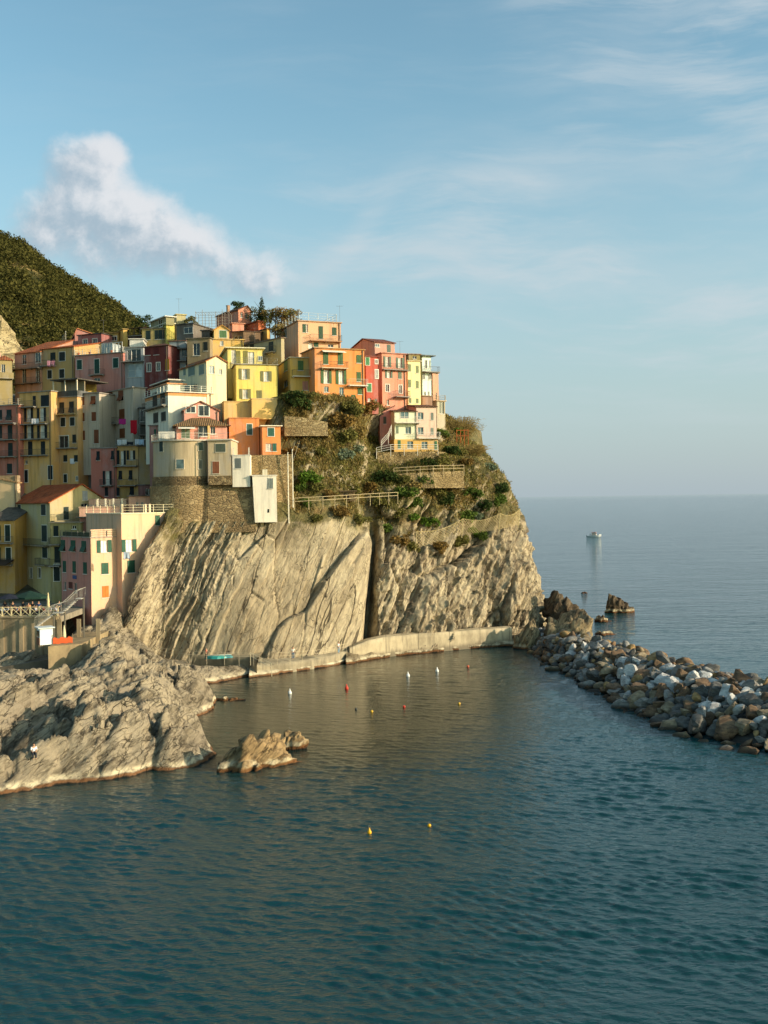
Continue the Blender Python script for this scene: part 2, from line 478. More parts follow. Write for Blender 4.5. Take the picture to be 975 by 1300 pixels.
def build_sea():
    pys = np.concatenate([np.arange(1345, 775, -0.75), np.geomspace(775-HY, 0.35, 60)[1:] + HY])
    Ds = np.concatenate([[2, 12, 24, 36], CAMZ*FPX/(pys - HY)])
    pxs = np.concatenate([-CX*np.geomspace(30, 1.65, 24) + CX, np.arange(-300, 1290, 1.8), CX + CX*np.geomspace(1.66, 30, 24)])
    D, PX = np.meshgrid(Ds, pxs, indexing='ij')
    X = (PX - CX)/FPX*D
    row = np.maximum(np.gradient(Ds), 0.02)[:, None]
    inb = sstep(-310, -180, PX)*sstep(1300, 1170, PX)
    calm_ = sstep(26, -2, X)*sstep(70, 110, D)
    q = np.stack([X.ravel()*0.02, D.ravel()*0.045, 0*X.ravel()], 1)
    gust_ = 1 + 0.45*fbm(q, 3, 5).reshape(X.shape)
    patch = 1 + 0.7*fbm(np.stack([X.ravel()*0.16, D.ravel()*0.22, 0*X.ravel()], 1), 3, 9).reshape(X.shape)
    Am = gust_*np.clip(patch, .25, 2)*(1 - 0.68*calm_)*inb
    rng = np.random.default_rng(3)
    Z = np.zeros_like(X); N = 72
    for lam in np.geomspace(0.24, 5.0, N):
        th = math.atan2(0.9, 0.36) + rng.normal()*0.30
        k = 2*math.pi/lam; w = math.exp(-(math.log(lam/0.90)/0.75)**2)
        a = SEA_SLOPE*math.sqrt(2.0/N)*1.5*w/k
        fade = sstep(2.0, 3.4, lam/row)
        if not fade.any(): continue
        ph = k*(X*math.cos(th) + D*math.sin(th)) + rng.uniform(0, 6.28)
        Z += a*fade*(np.sin(ph) + 0.22*np.cos(2*ph))
    Z *= Am
    o = grid_obj('sea', np.stack([X, D, Z], -1), m, smooth=True)
    tag(o, kind='structure')
    return o
sea = build_sea()
# ------------------------------------------------------------------ rock
STRATA = R(62)      # the beds of the headland dip to the left
def rock_mat(name, a, b, c, veg=False, tide=True, strata_rot=0.0, sc=1.0, seams=0.8):
    m, t = new_mat(name)
    geo = t.n('ShaderNodeNewGeometry'); g = geo.outputs['Position']
    st = t.mapping(t.mapping(g, rot=(0, strata_rot, 0)), sc=(0.14*sc, 0.35*sc, 0.85*sc))
    st2 = t.mapping(t.mapping(g, rot=(0, strata_rot, 0)), sc=(0.35*sc, 0.8*sc, 3.2*sc))
    beds = t.noise(st, 1.0, 7, 0.62, 0.35)
    fine = t.noise(st2, 1.0, 6, 0.68, 0.3)
    big = t.noise(g, 0.085, 5, 0.55)
    grain = t.noise(g, 4.5, 5, 0.7)
    k = t.mix(t.maprange(big, 0.36, 0.66), lin(a), lin(b))
    k = t.mix(t.maprange(beds, 0.47, 0.64, 0, 0.85), k, lin(c))
    k = t.mix(t.maprange(fine, 0.50, 0.68, 0, 0.7), k, lin(c))
    k = t.mix(t.maprange(grain, 0.55, 0.8, 0, 0.35), k, tuple(min(1, x*1.35) for x in lin(a)[:3]) + (1,))
    # hairline joints
    wob = t.n('ShaderNodeVectorMath', {0: st, 1: t.n('ShaderNodeTexNoise', {'Vector': g, 'Scale': 0.5, 'Detail': 4.0}).outputs[1]}, operation='ADD').outputs[0]
    e = t.n('ShaderNodeTexVoronoi', {'Vector': wob, 'Scale': 1.7}, feature='DISTANCE_TO_EDGE').outputs[0]
    crack = t.math('MULTIPLY', t.maprange(e, 0.0, 0.035, 1, 0), t.maprange(t.noise(g, 0.3, 2), 0.42, 0.6))
    k = t.mix(t.math('MULTIPLY', crack, 0.8), k, lin('#2c261d'))
    # dark broken seams between the beds
    sm = t.noise(t.mapping(t.mapping(g, rot=(0, strata_rot, 0)), sc=(0.055*sc, 0.2*sc, 0.50*sc)), 1.0, 5, 0.55, 0.25)
    sm2 = t.noise(t.mapping(t.mapping(g, rot=(0, strata_rot, 0), loc=(7, 3, 5)), sc=(0.16*sc, 0.4*sc, 1.3*sc)), 1.0, 5, 0.6, 0.3)
    seam = t.math('MULTIPLY', t.maprange(t.math('ABSOLUTE', t.math('SUBTRACT', sm, 0.5)), 0.016, 0.0), t.maprange(t.noise(g, 0.22, 3), 0.40, 0.55))
    seam2 = t.math('MULTIPLY', t.maprange(t.math('ABSOLUTE', t.math('SUBTRACT', sm2, 0.5)), 0.020, 0.0), t.maprange(t.noise(g, 0.35, 3), 0.46, 0.60))
    seam = t.math('MAXIMUM', seam, t.math('MULTIPLY', seam2, 0.8))
    if veg:     # thin beds crowd the western flank, the quarried slab has few
        gs = t.n('ShaderNodeSeparateXYZ', {0: g})
        west = t.maprange(t.math('SUBTRACT', gs.outputs[0], t.math('MULTIPLY', gs.outputs[2], 0.45)), -25.0, -36.0)
        eastf = t.maprange(gs.outputs[0], -4.0, 0.0)
        seam = t.math('MULTIPLY', seam, t.math('ADD', t.math('ADD', t.math('MULTIPLY', west, 0.7), t.math('MULTIPLY', eastf, 0.25)), 0.38))
        slabf = t.math('MULTIPLY', t.math('SUBTRACT', 1.0, west), t.math('SUBTRACT', 1.0, eastf))
        k = t.mix(t.math('MULTIPLY', slabf, 0.55), k, t.mix(t.maprange(big, 0.40, 0.60), lin('#b2a488'), lin('#9c8d72')))
        big_j = t.math('MULTIPLY', t.maprange(t.math('ABSOLUTE', t.math('SUBTRACT', t.noise(t.mapping(t.mapping(g, rot=(0, strata_rot + R(8), 0), loc=(3, 9, 1)), sc=(0.02, 0.05, 0.19)), 1.0, 5, 0.5, 0.2), 0.5)), 0.0085, 0.002), slabf)
        seam = t.math('MAXIMUM', seam, big_j)
    k = t.mix(t.math('MULTIPLY', seam, seams), k, lin('#2b241b'))
    if veg:
        dots = t.n('ShaderNodeTexVoronoi', {'Vector': t.mapping(g, sc=(1, .05, 1)), 'Scale': 0.42}).outputs[0]
        k = t.mix(t.maprange(dots, 0.10, 0.05, 0, .75), k, lin('#2c241a'))
        z = t.n('ShaderNodeSeparateXYZ', {0: g})
        nz = t.n('ShaderNodeSeparateXYZ', {0: geo.outputs['Normal']}).outputs[2]
        vn = t.noise(g, 0.22, 6, 0.65)
        hgt = t.maprange(t.math('ADD', z.outputs[2], t.math('MULTIPLY', t.math('SUBTRACT', vn, 0.5), 14)), 17.5, 22.5)
        cov = t.math('MULTIPLY', hgt, t.maprange(t.math('ADD', vn, t.math('MULTIPLY', nz, 0.35)), 0.40, 0.58))
        soil = t.mix(t.maprange(t.noise(g, 0.9, 5, 0.7), 0.35, 0.7), lin('#6a6038'), lin('#3f4220'))
        soil = t.mix(t.maprange(t.noise(g, 0.33, 3, 0.6), 0.5, 0.68, 0, 0.8), soil, lin('#6e5733'))
        k = t.mix(t.math('MULTIPLY', cov, 0.92), k, soil)
    if tide: k = tideline(t, k, g)
    hh = t.math('ADD', t.math('MULTIPLY', beds, 1.3), t.math('ADD', t.math('MULTIPLY', fine, 0.55), t.math('MULTIPLY', grain, 0.30)))
    hh = t.math('SUBTRACT', hh, t.math('ADD', t.math('MULTIPLY', crack, 0.5), t.math('MULTIPLY', seam, 0.8)))
    finish(t, k, 0.9, bump(t, hh, 0.9, 0.28), 0.2)
    return m

# ---- the headland: closed contours lofted upwards.  Each entry: (px, distance) along the face, then round the back
LEVELS = [
    (-3.0, [(140, 142), (205, 143.5), (235, 143.5), (320, 143), (400, 148), (452, 154), (460, 161), (476, 156), (550, 161), (630, 166.5), (668, 170), (682, 180)]),
    (2.5,  [(150, 142), (205, 144), (235, 144), (320, 143.5), (400, 148.5), (454, 154.5), (462, 162), (477, 157), (550, 162.5), (625, 168.5), (666, 171.5), (680, 181)]),
    (10.0, [(168, 140.6), (205, 143.4), (240, 144), (325, 145), (402, 149.2), (459, 155), (467, 162.5), (480, 158), (550, 163.5), (620, 169.5), (660, 172.5), (671, 183)]),
    (17.0, [(188, 142.0), (215, 145), (250, 145.5), (330, 147.5), (404, 150.6), (466, 155.5), (473, 162.5), (485, 159.5), (550, 165), (612, 170.5), (646, 174.5), (657, 187)]),
    (21.0, [(212, 145), (235, 145.6), (265, 146.5), (335, 147), (400, 150), (455, 155.5), (468, 162), (487, 161), (550, 166), (608, 171.5), (643, 175.5), (654, 189)]),
    (26.0, [(230, 153), (255, 153), (285, 153), (340, 152), (390, 152.5), (440, 157), (462, 161.5), (488, 162.5), (550, 167), (610, 172), (632, 176.5), (642, 190)]),
    (30.0, [(240, 156), (265, 156), (290, 156), (345, 153.5), (386, 154), (432, 157), (458, 161), (485, 166.5), (550, 168), (596, 173), (614, 177), (624, 191)]),
    (31.6, [(244, 157), (270, 157), (294, 157), (347, 154), (386, 154.5), (430, 157), (457, 162.5), (481, 168.5), (550, 171), (592, 176.5), (610, 182), (620, 194)]),
    (34.0, [(250, 158), (275, 158), (300, 158), (350, 154.8), (386, 155), (428, 157.5), (455, 163), (475, 173.5), (536, 181), (566, 187), (590, 192), (600, 202)]),
    (39.2, [(260, 162), (285, 162), (310, 162), (355, 155.8), (391, 156.3), (428, 157.8), (455, 161.5), (474, 170), (510, 178.5), (540, 185), (565, 194), (572, 204)]),
    (40.3, [(266, 168), (290, 168), (316, 166), (358, 160), (393, 158), (428, 160), (455, 163), (472, 173), (506, 181), (536, 187), (560, 197), (567, 206)]),
]
BACK = [(24, 262), (-20, 262), (-23, 200)]
def build_headland():
    ctrl = []
    for z, pts in LEVELS:
        rowp = []
        for px, D in pts:
            r = ray(px, 640); rowp.append((r.x*D, D))
        rowp += BACK
        ctrl.append([(x, y, z) for x, y in rowp])
    C = np.array(ctrl)                          # levels x anchors x 3
    # across: Catmull-Rom through the anchors, dense on the seaward side
    nA = C.shape[1]; nf = len(LEVELS[0][1])
    ts = []
    for i in range(nf-1):
        span = np.linalg.norm(C[1, i+1, :2] - C[1, i, :2])
        ts += list(i + np.arange(0, 1, 1/max(10, int(span/0.115))))
    for i in range(nf-1, nA): ts += list(i + np.arange(0, 1, 0.1))
    ts = np.array(ts)
    i = np.floor(ts).astype(int); f = (ts - i)[None, :, None]
    g = lambda k: C[:, (i+k) % nA]
    p0, p1, p2, p3 = g(-1), g(0), g(1), g(2)
    m1, m2 = (p2-p0)*0.35, (p3-p1)*0.35
    A = (2*f**3-3*f**2+1)*p1 + (f**3-2*f**2+f)*m1 + (-2*f**3+3*f**2)*p2 + (f**3-f**2)*m2
    # upwards: linear between levels, about 0.17 m rows
    zs = np.array([z for z, _ in LEVELS]); zz = np.arange(-3, 40.35, 0.165)
    P = np.stack([np.stack([np.interp(zz, zs, A[:, j, k]) for k in range(3)], -1) for j in range(A.shape[1])], 1)
    # displacement along the outward horizontal normal
    T = np.roll(P, -1, 1) - np.roll(P, 1, 1)
    N = np.stack([T[..., 1], -T[..., 0], np.zeros_like(T[..., 0])], -1)
    N /= np.maximum(np.linalg.norm(N, axis=-1, keepdims=True), 1e-6)
    N[..., 2] = 0.15
    q = P.reshape(-1, 3)
    s = q[:, 0]*math.sin(STRATA) - q[:, 2]*math.cos(STRATA) + 0.25*q[:, 1]     # across the beds
    l = q[:, 0]*math.cos(STRATA) + q[:, 2]*math.sin(STRATA)                    # along the beds
    warp = 0.45*fbm(q/9.0, 4, 3)
    ppx = q[:, 0]/q[:, 1]*FPX + CX
    left = sstep(285, 250, ppx + (q[:, 2]-10)*-4.5 )      # thin-bedded western flank
    east = sstep(462, 490, ppx)                           # lumpy eastern half
    slab = (1-left)*(1-east)
    saw = lambda x: x - np.floor(x)
    d = 1.3*fbm(q/np.array([14, 14, 18]), 4, 11)*(0.25 + 0.9*east)
    yy = q[:, 1]
    # thin beds
    s1 = s/1.9 + 1.5*warp
    d += left*(0.62*(saw(s1) - 0.5) + 0.30*(saw(s1*2.3 + 0.9*warp) - .5) + 0.20*(saw(s1*5.1 + 1.3*warp) - .5))
    d += left*0.5*fbm(np.stack([s*1.1, l*0.16, yy*.4], 1), 4, 5)
    # big quarried slabs parted by a few joints
    h1, e1 = facets(np.stack([s/8.5 + 0.30*warp, l/22.0 + 0.3*warp, yy/40.0], 1), 21)
    d += slab*(1.55*h1)
    h2, e2 = facets(np.stack([s/3.0 + 0.45*warp, l/9.5 + .3*warp, yy/12.0], 1), 31)
    gate = sstep(-0.05, 0.2, fbm(q/7, 3, 41))
    d += slab*gate*(0.38*h2 - 0.28*np.exp(-(e2/0.03)**2))
    d += slab*sstep(-.2, .15, fbm(q/8, 3, 47))*0.45*(saw(s/3.1 + .9*warp)-.5)
    d -= slab*0.30*np.exp(-(e1/0.012)**2)
    # broken faces and gullies of the eastern half
    h1, e1 = facets(np.stack([s/6.6 + 0.8*warp, l/17.0 + 0.6*warp, yy/12.0], 1), 51)
    d += east*sstep(690, 600, ppx)*(3.0*h1 - 0.9*np.exp(-(e1/0.05)**2))
    h2, e2 = facets(np.stack([s/1.9 + 0.9*warp, l/4.2 + .6*warp, yy/3.5], 1), 61)
    d += (0.95*east + 0.22*left)*h2
    d += east*(0.9*(ridged(np.stack([s/3.2, l/8.0, yy/5], 1), 5, 65)-0.6) + 0.45*(saw(s/1.7 + 1.4*warp)-.5))
    h3, e3 = facets(np.stack([s/0.75 + warp, l/1.6 + warp, yy/1.4], 1), 71)
    d += (0.40*east + 0.05 + .16*left)*h3
    d += 0.26*fbm(q/1.7, 4, 81)*(0.2 + east*0.75 + .2*left) + 0.10*fbm(q/0.5, 3, 91)*(.5+.7*east)
    ppc = ppx + 5*fbm(np.stack([0*q[:, 2], 0*q[:, 2], q[:, 2]/4.0], 1), 3, 71); cleft = np.exp(-((ppc - (459 + .72*q[:, 2]))/7.0)**4)*sstep(22, 18, q[:, 2]); d = d*(1-.75*cleft)
    # the old terraces above the slab: softer, soil covered
    up = sstep(20.5, 23.5, q[:, 2] + 1.5*warp)
    d = d*(1 - 0.55*up) + up*(0.9*fbm(q/4.0, 4, 101))
    # the back is never seen, keep it smooth; keep the crown under the houses level
    back = sstep(215, 240, q[:, 1])
    topk = sstep(40.2, 38.0, q[:, 2])
    d = d*(1-back)*(0.25+0.75*topk)
    under = sstep(335, 318, ppx)*sstep(22.5, 25.0, q[:, 2])     # beneath the tower and its neighbours
    d = d*(1-0.8*under) - 0.8*under
    P = P + N*d.reshape(P.shape[:2])[..., None]
    o = grid_obj('headland', P, M_cliff, wrap=True, flip=False)
    # close the crown
    bm = bmesh.new(); bm.from_mesh(o.data); bm.verts.ensure_lookup_table()
    n = P.shape[1]; last = [bm.verts[(P.shape[0]-1)*n + k] for k in range(n)]
    bm.faces.new(last)
    bmesh.ops.recalc_face_normals(bm, faces=bm.faces)
    bm.to_mesh(o.data); bm.free()
    tag(o, kind='structure')
    return o
M_cliff = rock_mat('headland_rock', '#b2a488', '#a09176', '#5f5445', veg=True, strata_rot=R(62))
headland = build_headland()

def bvh_of(o):
    me = o.data
    return BVHTree.FromPolygons([v.co[:] for v in me.vertices], [p.vertices[:] for p in me.polygons])
headland_bvh = bvh_of(headland)
def hit(px, py, bvh=None):
    """where the line of sight through a photo point meets the headland"""
    loc, nor, _, _ = (bvh or headland_bvh).ray_cast(Vector((0, 0, CAMZ)), ray(px, py).normalized(), 900)
    return loc, nor

# ---- the low rocks at the left: a height field inside a traced shoreline
SHORE = [(-160, 1040), (0, 1011), (40, 1003), (71, 998), (98, 993), (123, 990), (140, 990), (160, 986), (191, 978), (214, 979), (228, 976), (248, 973), (265, 967), (272, 957), (262, 946), (246, 942),
         (236, 941), (231, 932), (228, 919), (240, 912), (261, 905), (272, 898), (276, 892), (270, 883), (262, 878), (244, 871), (266, 868), (288, 864), (302, 861), (322, 857), (330, 851)]
CTRL = [(20, 1000, .9), (100, 978, 1.6), (180, 960, 2.3), (250, 955, 1.3), (215, 905, 4.6), (218, 925, 3.0), (150, 925, 4.2), (170, 905, 4.8), (60, 965, 2.2), (10, 975, 1.8), (20, 905, 3.2), (60, 885, 4.2), (120, 882, 4.7),
        (130, 820, 7.0), (70, 860, 4.6), (0, 868, 3.4), (180, 842, 5.6), (200, 870, 4.4), (250, 880, 2.6), (235, 850, 2.6), (280, 855, 1.2), (262, 845, 2.0), (165, 808, 6.0), (20, 838, 2.8), (60, 836, 3.2), (40, 852, 4.0), (88, 842, 4.8), (102, 834, 5.6), (-60, 880, 2.6), (-100, 980, 2.5),
        (120, 797, 7.2), (140, 768, 10.2), (155, 740, 11.5), (110, 777, 8.5), (190, 814, 3.4), (200, 835, 2.6), (215, 826, 2.5), (240, 846, 2.2), (300, 850, 1.9), (275, 850, 2.2), (320, 850, 1.6), (90, 905, 4.6), (120, 950, 3.2)]
def build_shore():
    poly = [atz(px, py, 0.0) for px, py in SHORE]
    poly = [(p.x, p.y) for p in poly] + [(-24.5, 139.5), (-30, 144), (-36, 158), (-130, 160), (-130, 60)]
    xs = np.arange(-66, -14, 0.19); ys = np.arange(78, 148, 0.21)
    X, Y = np.meshgrid(xs, ys); q = np.stack([X.ravel(), Y.ravel(), 0*X.ravel()], 1)
    wx = q[:, 0] + 0.5*fbm(q/2.6, 3, 1); wy = q[:, 1] + 0.7*fbm(q/2.6, 3, 2)
    # signed distance to the shoreline
    dist = np.full(len(q), 1e9); inside = np.zeros(len(q), bool)
    for (ax, ay), (bx, by) in zip(poly, poly[1:] + poly[:1]):
        ex, ey = bx-ax, by-ay
        tt = np.clip(((wx-ax)*ex + (wy-ay)*ey)/(ex*ex+ey*ey+1e-9), 0, 1)
        dist = np.minimum(dist, np.hypot(wx-ax-tt*ex, wy-ay-tt*ey))
        cond = ((ay > wy) != (by > wy))
        with np.errstate(divide='ignore', invalid='ignore'):
            inside ^= cond & (wx < (bx-ax)*(wy-ay)/(by-ay+1e-12) + ax)
    # heights between the control points
    num = 0; den = 0
    for px, py, z in CTRL:
        p = atz(px, py, z)
        w = 1/((q[:, 0]-p.x)**2 + (q[:, 1]-p.y)**2*0.7 + 1.0)**1.7
        num = num + w*z; den = den + w
    H = num/den
    warp = fbm(q/6.0, 4, 7)
    a = R(57)
    c = q[:, 0]*math.sin(a) - q[:, 1]*math.cos(a); l = q[:, 0]*math.cos(a) + q[:, 1]*math.sin(a)
    saw = lambda x: x - np.floor(x)
    blade = lambda x: np.where(saw(x) < 0.2, saw(x)/0.2, 1 - (saw(x)-0.2)/0.8)
    south = sstep(112, 100, q[:, 1])           # strongly bladed seaward half
    rel = (2.7*(blade(c/6.3 + 0.75*warp)-0.5))*(0.35 + 0.75*south) + 0.9*(blade(c/2.1 + 0.9*warp)-0.5)*(0.4 + 0.6*south)
    h1, e1 = facets(np.stack([c/3.0 + .6*warp, l/6.5 + .5*warp, 0*c], 1), 5)
    rel += 2.3*h1 - 0.8*np.exp(-(e1/0.05)**2)
    h2, e2 = facets(np.stack([c/1.2 + .6*warp, l/2.6 + .5*warp, 0*c], 1), 15)
    rel += 0.60*h2 - 0.18*np.exp(-(e2/0.05)**2)
    h3, e3 = facets(np.stack([c/.5 + .6*warp, l/1.0, 0*c], 1), 25)
    rel += 0.18*h3
    rel += 0.6*fbm(q/4, 4, 21) + 0.12*fbm(q/0.7, 3, 23)
    rel *= sstep(136, 124, q[:, 1])*.75 + .25
    rise = 1 - np.exp(-dist/1.1)
    Z = np.where(inside, 0.15 + (H - 0.15)*np.clip(rise, 0, 1) + rel*0.85*np.clip(rise*1.1 - 0.08, 0, 1), -0.1 - 0.6*dist)
    Z = np.where(inside, np.maximum(Z, 0.02 + 0.35*rise), Z)
    # keep clear of the walk along the foot of the cliff
    Z = np.where(inside & (q[:, 0] > -31) & (q[:, 1] > 131), np.minimum(Z, 2.3), Z)
    Z = np.clip(Z, -4, 40)
    P = np.stack([X, Y, Z.reshape(X.shape)], -1)
    P[..., 0] += (0.35*fbm(np.stack([X.ravel(), Y.ravel(), Z*2], 1)/1.2, 3, 33)).reshape(X.shape)
    o = grid_obj('rocky_shore', P, M_shore)
    tag(o, kind='structure')
    return o
M_shore = rock_mat('shore_rock', '#9c8f78', '#867a66', '#5a5142', strata_rot=R(40), sc=1.1, seams=0.5)
shore = build_shore()
shore_bvh = bvh_of(shore)

# ---- ground rising through the village, and the wooded hill behind it
def build_village_ground():
    xs = np.linspace(-150, -27, 80); ys = np.linspace(124, 262, 90)
    X, Y = np.meshgrid(xs, ys)
    Z = np.interp(Y, [124, 128.4, 128.6, 148, 156, 164, 171, 178, 188, 200, 262], [-2, -2, 9.6, 9.7, 12, 16, 24, 31, 41, 45, 52])
    q = np.stack([X.ravel(), Y.ravel(), 0*X.ravel()], 1)
    Z = Z + 0.4*fbm(q/5, 3, 3).reshape(X.shape)*(Y > 158)
    # fall away beneath the headland's own mass
    Z = np.where(X > -40, np.minimum(Z, np.interp(X, [-40, -30], [50, 6])), Z)
    Z = np.where((X > -51) & (Y < 150), -2, Z)
    o = grid_obj('village_ground', np.stack([X, Y, Z], -1), M_earth)
    tag(o, kind='structure')
M_earth, _t = new_mat('packed_earth')
_g = _t.n('ShaderNodeNewGeometry').outputs['Position']
finish(_t, _t.mix(_t.maprange(_t.noise(_g, 0.4, 5, .6), .35, .7), lin('#6b6250'), lin('#43412e')), 0.95)
build_village_ground()

def ridge_z(X):
    pts = [(-900, 330), (-420, 262), (-300, 205), (-215, 168), (-190, 150), (-163.0, 137.0), (-150, 131), (-134, 118.0), (-121, 110.5), (-111, 104), (-103, 97.5), (-97, 92), (-80, 79), (-40, 52), (10, 20), (60, 0)]
    return np.interp(X, [p[0] for p in pts], [p[1] for p in pts])
HILL_Y0, HILL_Y1 = 262.0, 430.0
def hill_surface(X, Y):
    """height of the hill at world X, Y: a long slope to a ridge at HILL_Y1 and down again behind"""
    q = np.stack([X, Y, 0*X], 1)
    Xr = X*HILL_Y1/np.maximum(Y, 200)
    f = np.clip((Y - 235)/(HILL_Y1-235), 0, 1)
    top = ridge_z(Xr)
    Z = 36 + (top-36)*f**0.92
    Z = np.where(Y > HILL_Y1, top - (Y-HILL_Y1)*0.5, Z)
    Z = np.where(top < 45, np.minimum(Z, top*.6), Z)
    spur = fbm(q/np.array([60, 110, 1]), 4, 5)
    return Z + (10*spur + 2.6*fbm(q/14, 4, 9))*np.clip(f*(1-f)*4, 0, 1)**0.7
def build_hill():
    xs = np.concatenate([np.linspace(-900, -260, 60), np.linspace(-256, -30, 200)]); ys = np.linspace(235, 640, 200)
    X, Y = np.meshgrid(xs, ys)
    Z = hill_surface(X.ravel(), Y.ravel()).reshape(X.shape)
    o = grid_obj('hill', np.stack([X, Y, Z], -1), M_hill)
    tag(o, kind='structure')
    return o
M_hill, _t = new_mat('hillside_scrub')
_geo = _t.n('ShaderNodeNewGeometry'); _g = _geo.outputs['Position']
_k = _t.mix(_t.maprange(_t.noise(_g, 0.05, 6, .65), .38, .64), lin('#4f4a2b'), lin('#35391e'))
_k = _t.mix(_t.maprange(_t.noise(_t.mapping(_g, sc=(.03, .03, .18)), 1.0, 5, .6), .53, .68), _k, lin('#8a754a'))
finish(_t, _k, 0.95, bump(_t, _t.noise(_g, .5, 5, .7), .8, .8), .1)
hill = build_hill()
# a bare pale bluff on the near flank of the hill
def build_bluff():
    us = np.linspace(-30, 45, 110); vs = np.linspace(0, 1, 110)
    P = np.zeros((len(vs), len(us), 3))
    for j, v in enumerate(vs):
        for i, u in enumerate(us):
            D = 262 + 26*v + 10*math.sin((u+30)/75*3.1)*(1-v)
            r = ray(u - 18*(v) + 10, 470)
            top = np.interp(u, [-30, -12, 0, 14, 26, 45], [402, 396, 400, 418, 436, 462])
            p = at(u, 478 + (top-478)*v, D)
            P[j, i] = p
    q = P.reshape(-1, 3)
    d = 2.0*fbm(q/9, 4, 3) + 1.3*(ridged(q/np.array([3, 6, 12]), 4, 4)-.6)
    P[..., 1] += d.reshape(P.shape[:2])*1.4; P[..., 0] += d.reshape(P.shape[:2])*.5
    o = grid_obj('bluff', P, rock_mat('bluff_rock', '#b3a27c', '#94835e', '#6f6244', tide=False, strata_rot=R(20), sc=0.5))
    tag(o, kind='structure')
    return o
build_bluff()

# ---- walk along the foot of the cliff
def ribbon(name, inner, outer, z_in, z_out, zbot, mat, label=None, cat=None, kind=None, n=70, rough=0.0, seed=0):
    """a solid strip: top between two plan lines, sides down to zbot"""
    def resample(pts):
        pts = np.array(pts, float); s = np.concatenate([[0], np.cumsum(np.hypot(*np.diff(pts[:, :2], axis=0).T))]); u = np.linspace(0, s[-1], n)
        return np.stack([np.interp(u, s, pts[:, k]) for k in range(pts.shape[1])], 1)
    a, b = resample(inner), resample(outer)
    zi = np.interp(np.linspace(0, 1, n), np.linspace(0, 1, len(z_in)), z_in); zo = np.interp(np.linspace(0, 1, n), np.linspace(0, 1, len(z_out)), z_out)
    rows = []
    m = 7
    for k in range(m):
        f = k/(m-1)
        rows.append(np.column_stack([a[:, 0]*(1-f)+b[:, 0]*f, a[:, 1]*(1-f)+b[:, 1]*f, zi*(1-f)+zo*f]))
    for k in range(1, 7):
        f = k/6
        rows.append(np.column_stack([b[:, 0], b[:, 1], zo*(1-f) + zbot*f]))
    P = np.stack(rows, 0)
    if rough:
        q = P.reshape(-1, 3); d = (rough*fbm(q/1.1, 4, seed)).reshape(P.shape[:2])
        P[..., 2] += d*0.6; P[..., 1] -= d; P[..., 0] += d*.5
    back = np.stack([np.column_stack([a[:, 0], a[:, 1], np.full(n, zbot)]), P[0]], 0)
    P = np.concatenate([back[:1], P], 0)
    o = grid_obj(name, P, mat, smooth=bool(rough))
    if kind: tag(o, kind=kind)
    else: tag(o, label, cat)
    return o
def plan(pts, z): return [tuple(atz(px, py, z)[:2]) for px, py in pts]
M_walk = concrete('#a4987f', 'walk_concrete', tide=True)
# western stretch on top of the rock shelf, the low landing before it, and the eastern wall
edgeW = plan([(190, 829), (240, 831), (285, 833), (316, 834), (326, 836)], 2.45)
edgeWb = [(x+0.3, y+9) for x, y in edgeW]
ribbon('path', edgeWb, edgeW, [2.6], [2.45], -1.0, concrete('#a39578', 'path_concrete'), kind='structure', rough=0.12, seed=3)
landO = plan([(316, 859), (330, 857), (350, 854.5), (380, 850), (410, 845.5), (437, 840.5), (452, 837)], 0.2)
landI = [(x-.2, y+3.2) for x, y in landO]
ribbon('landing', landI, landO, [1.3, 1.0, .9, .9, 1.0], [0.5, 0.42, 0.4, 0.4, 0.5], -1.0, M_walk, kind='structure', rough=0.30, seed=9)
midO = plan([(326, 847), (372, 842.5), (410, 837), (447, 829)], 1.15)
ribbon('lower_path', [(x-.3, y+7) for x, y in midO], midO, [2.3, 1.9, 1.9, 2.4], [1.35, 1.3, 1.3, 1.5], -1.0, concrete('#a89b80', 'path_slab'), kind='structure', rough=0.22, seed=13)
wO = plan([(444, 829), (480, 824.5), (520, 820), (560, 816.5), (600, 813), (650, 809)], 1.3)
wI = [(x-.2, y+2.0) for x, y in wO]
ribbon('sea_wall', wI, wO, [2.1, 2.9, 3.15, 3.1, 3.1, 3.05, 3.0, 3.0, 2.95, 2.95], [2.0, 2.8, 3.05, 3.0, 3.0, 2.95, 2.9, 2.9, 2.85, 2.85], -1.0, concrete('#bdad8d', 'pale_render', tide=False, joints=5.0), 'long pale concrete sea wall curving along the foot of the cliff', 'wall', rough=0.09, seed=4)
fO = plan([(440, 842), (470, 836), (500, 831.5), (540, 827.5), (580, 823.5), (620, 820.5), (652, 819), (690, 821)], 0.2)
M_foot = rock_mat('footing_rock', '#8f8064', '#74664e', '#4a3f30', strata_rot=R(62))
fI = [(x-.2, y+3.0) for x, y in fO]
ribbon('footing', fI, fO, [1.5, 1.4, 1.4], [0.55, 0.5, 0.5], -1.0, M_foot, kind='structure', rough=0.45, seed=14)
# ------------------------------------------------------------------ houses
def frame(x0, y0, s): return lambda x, y: (x0 + x/s, y0 + y/s)
A = frame(0, 380, 4.875); B = frame(180, 380, 4.875); Cc = frame(360, 380, 4.0625); E = frame(0, 560, 4.4318); G = frame(180, 540, 4.4318); K = frame(100, 480, 7.222)
GREEN, DARK, BROWN, GREY, TEAL = '#1f4a36', '#20302b', '#6b3a1c', '#6d7672', '#3a6a62'

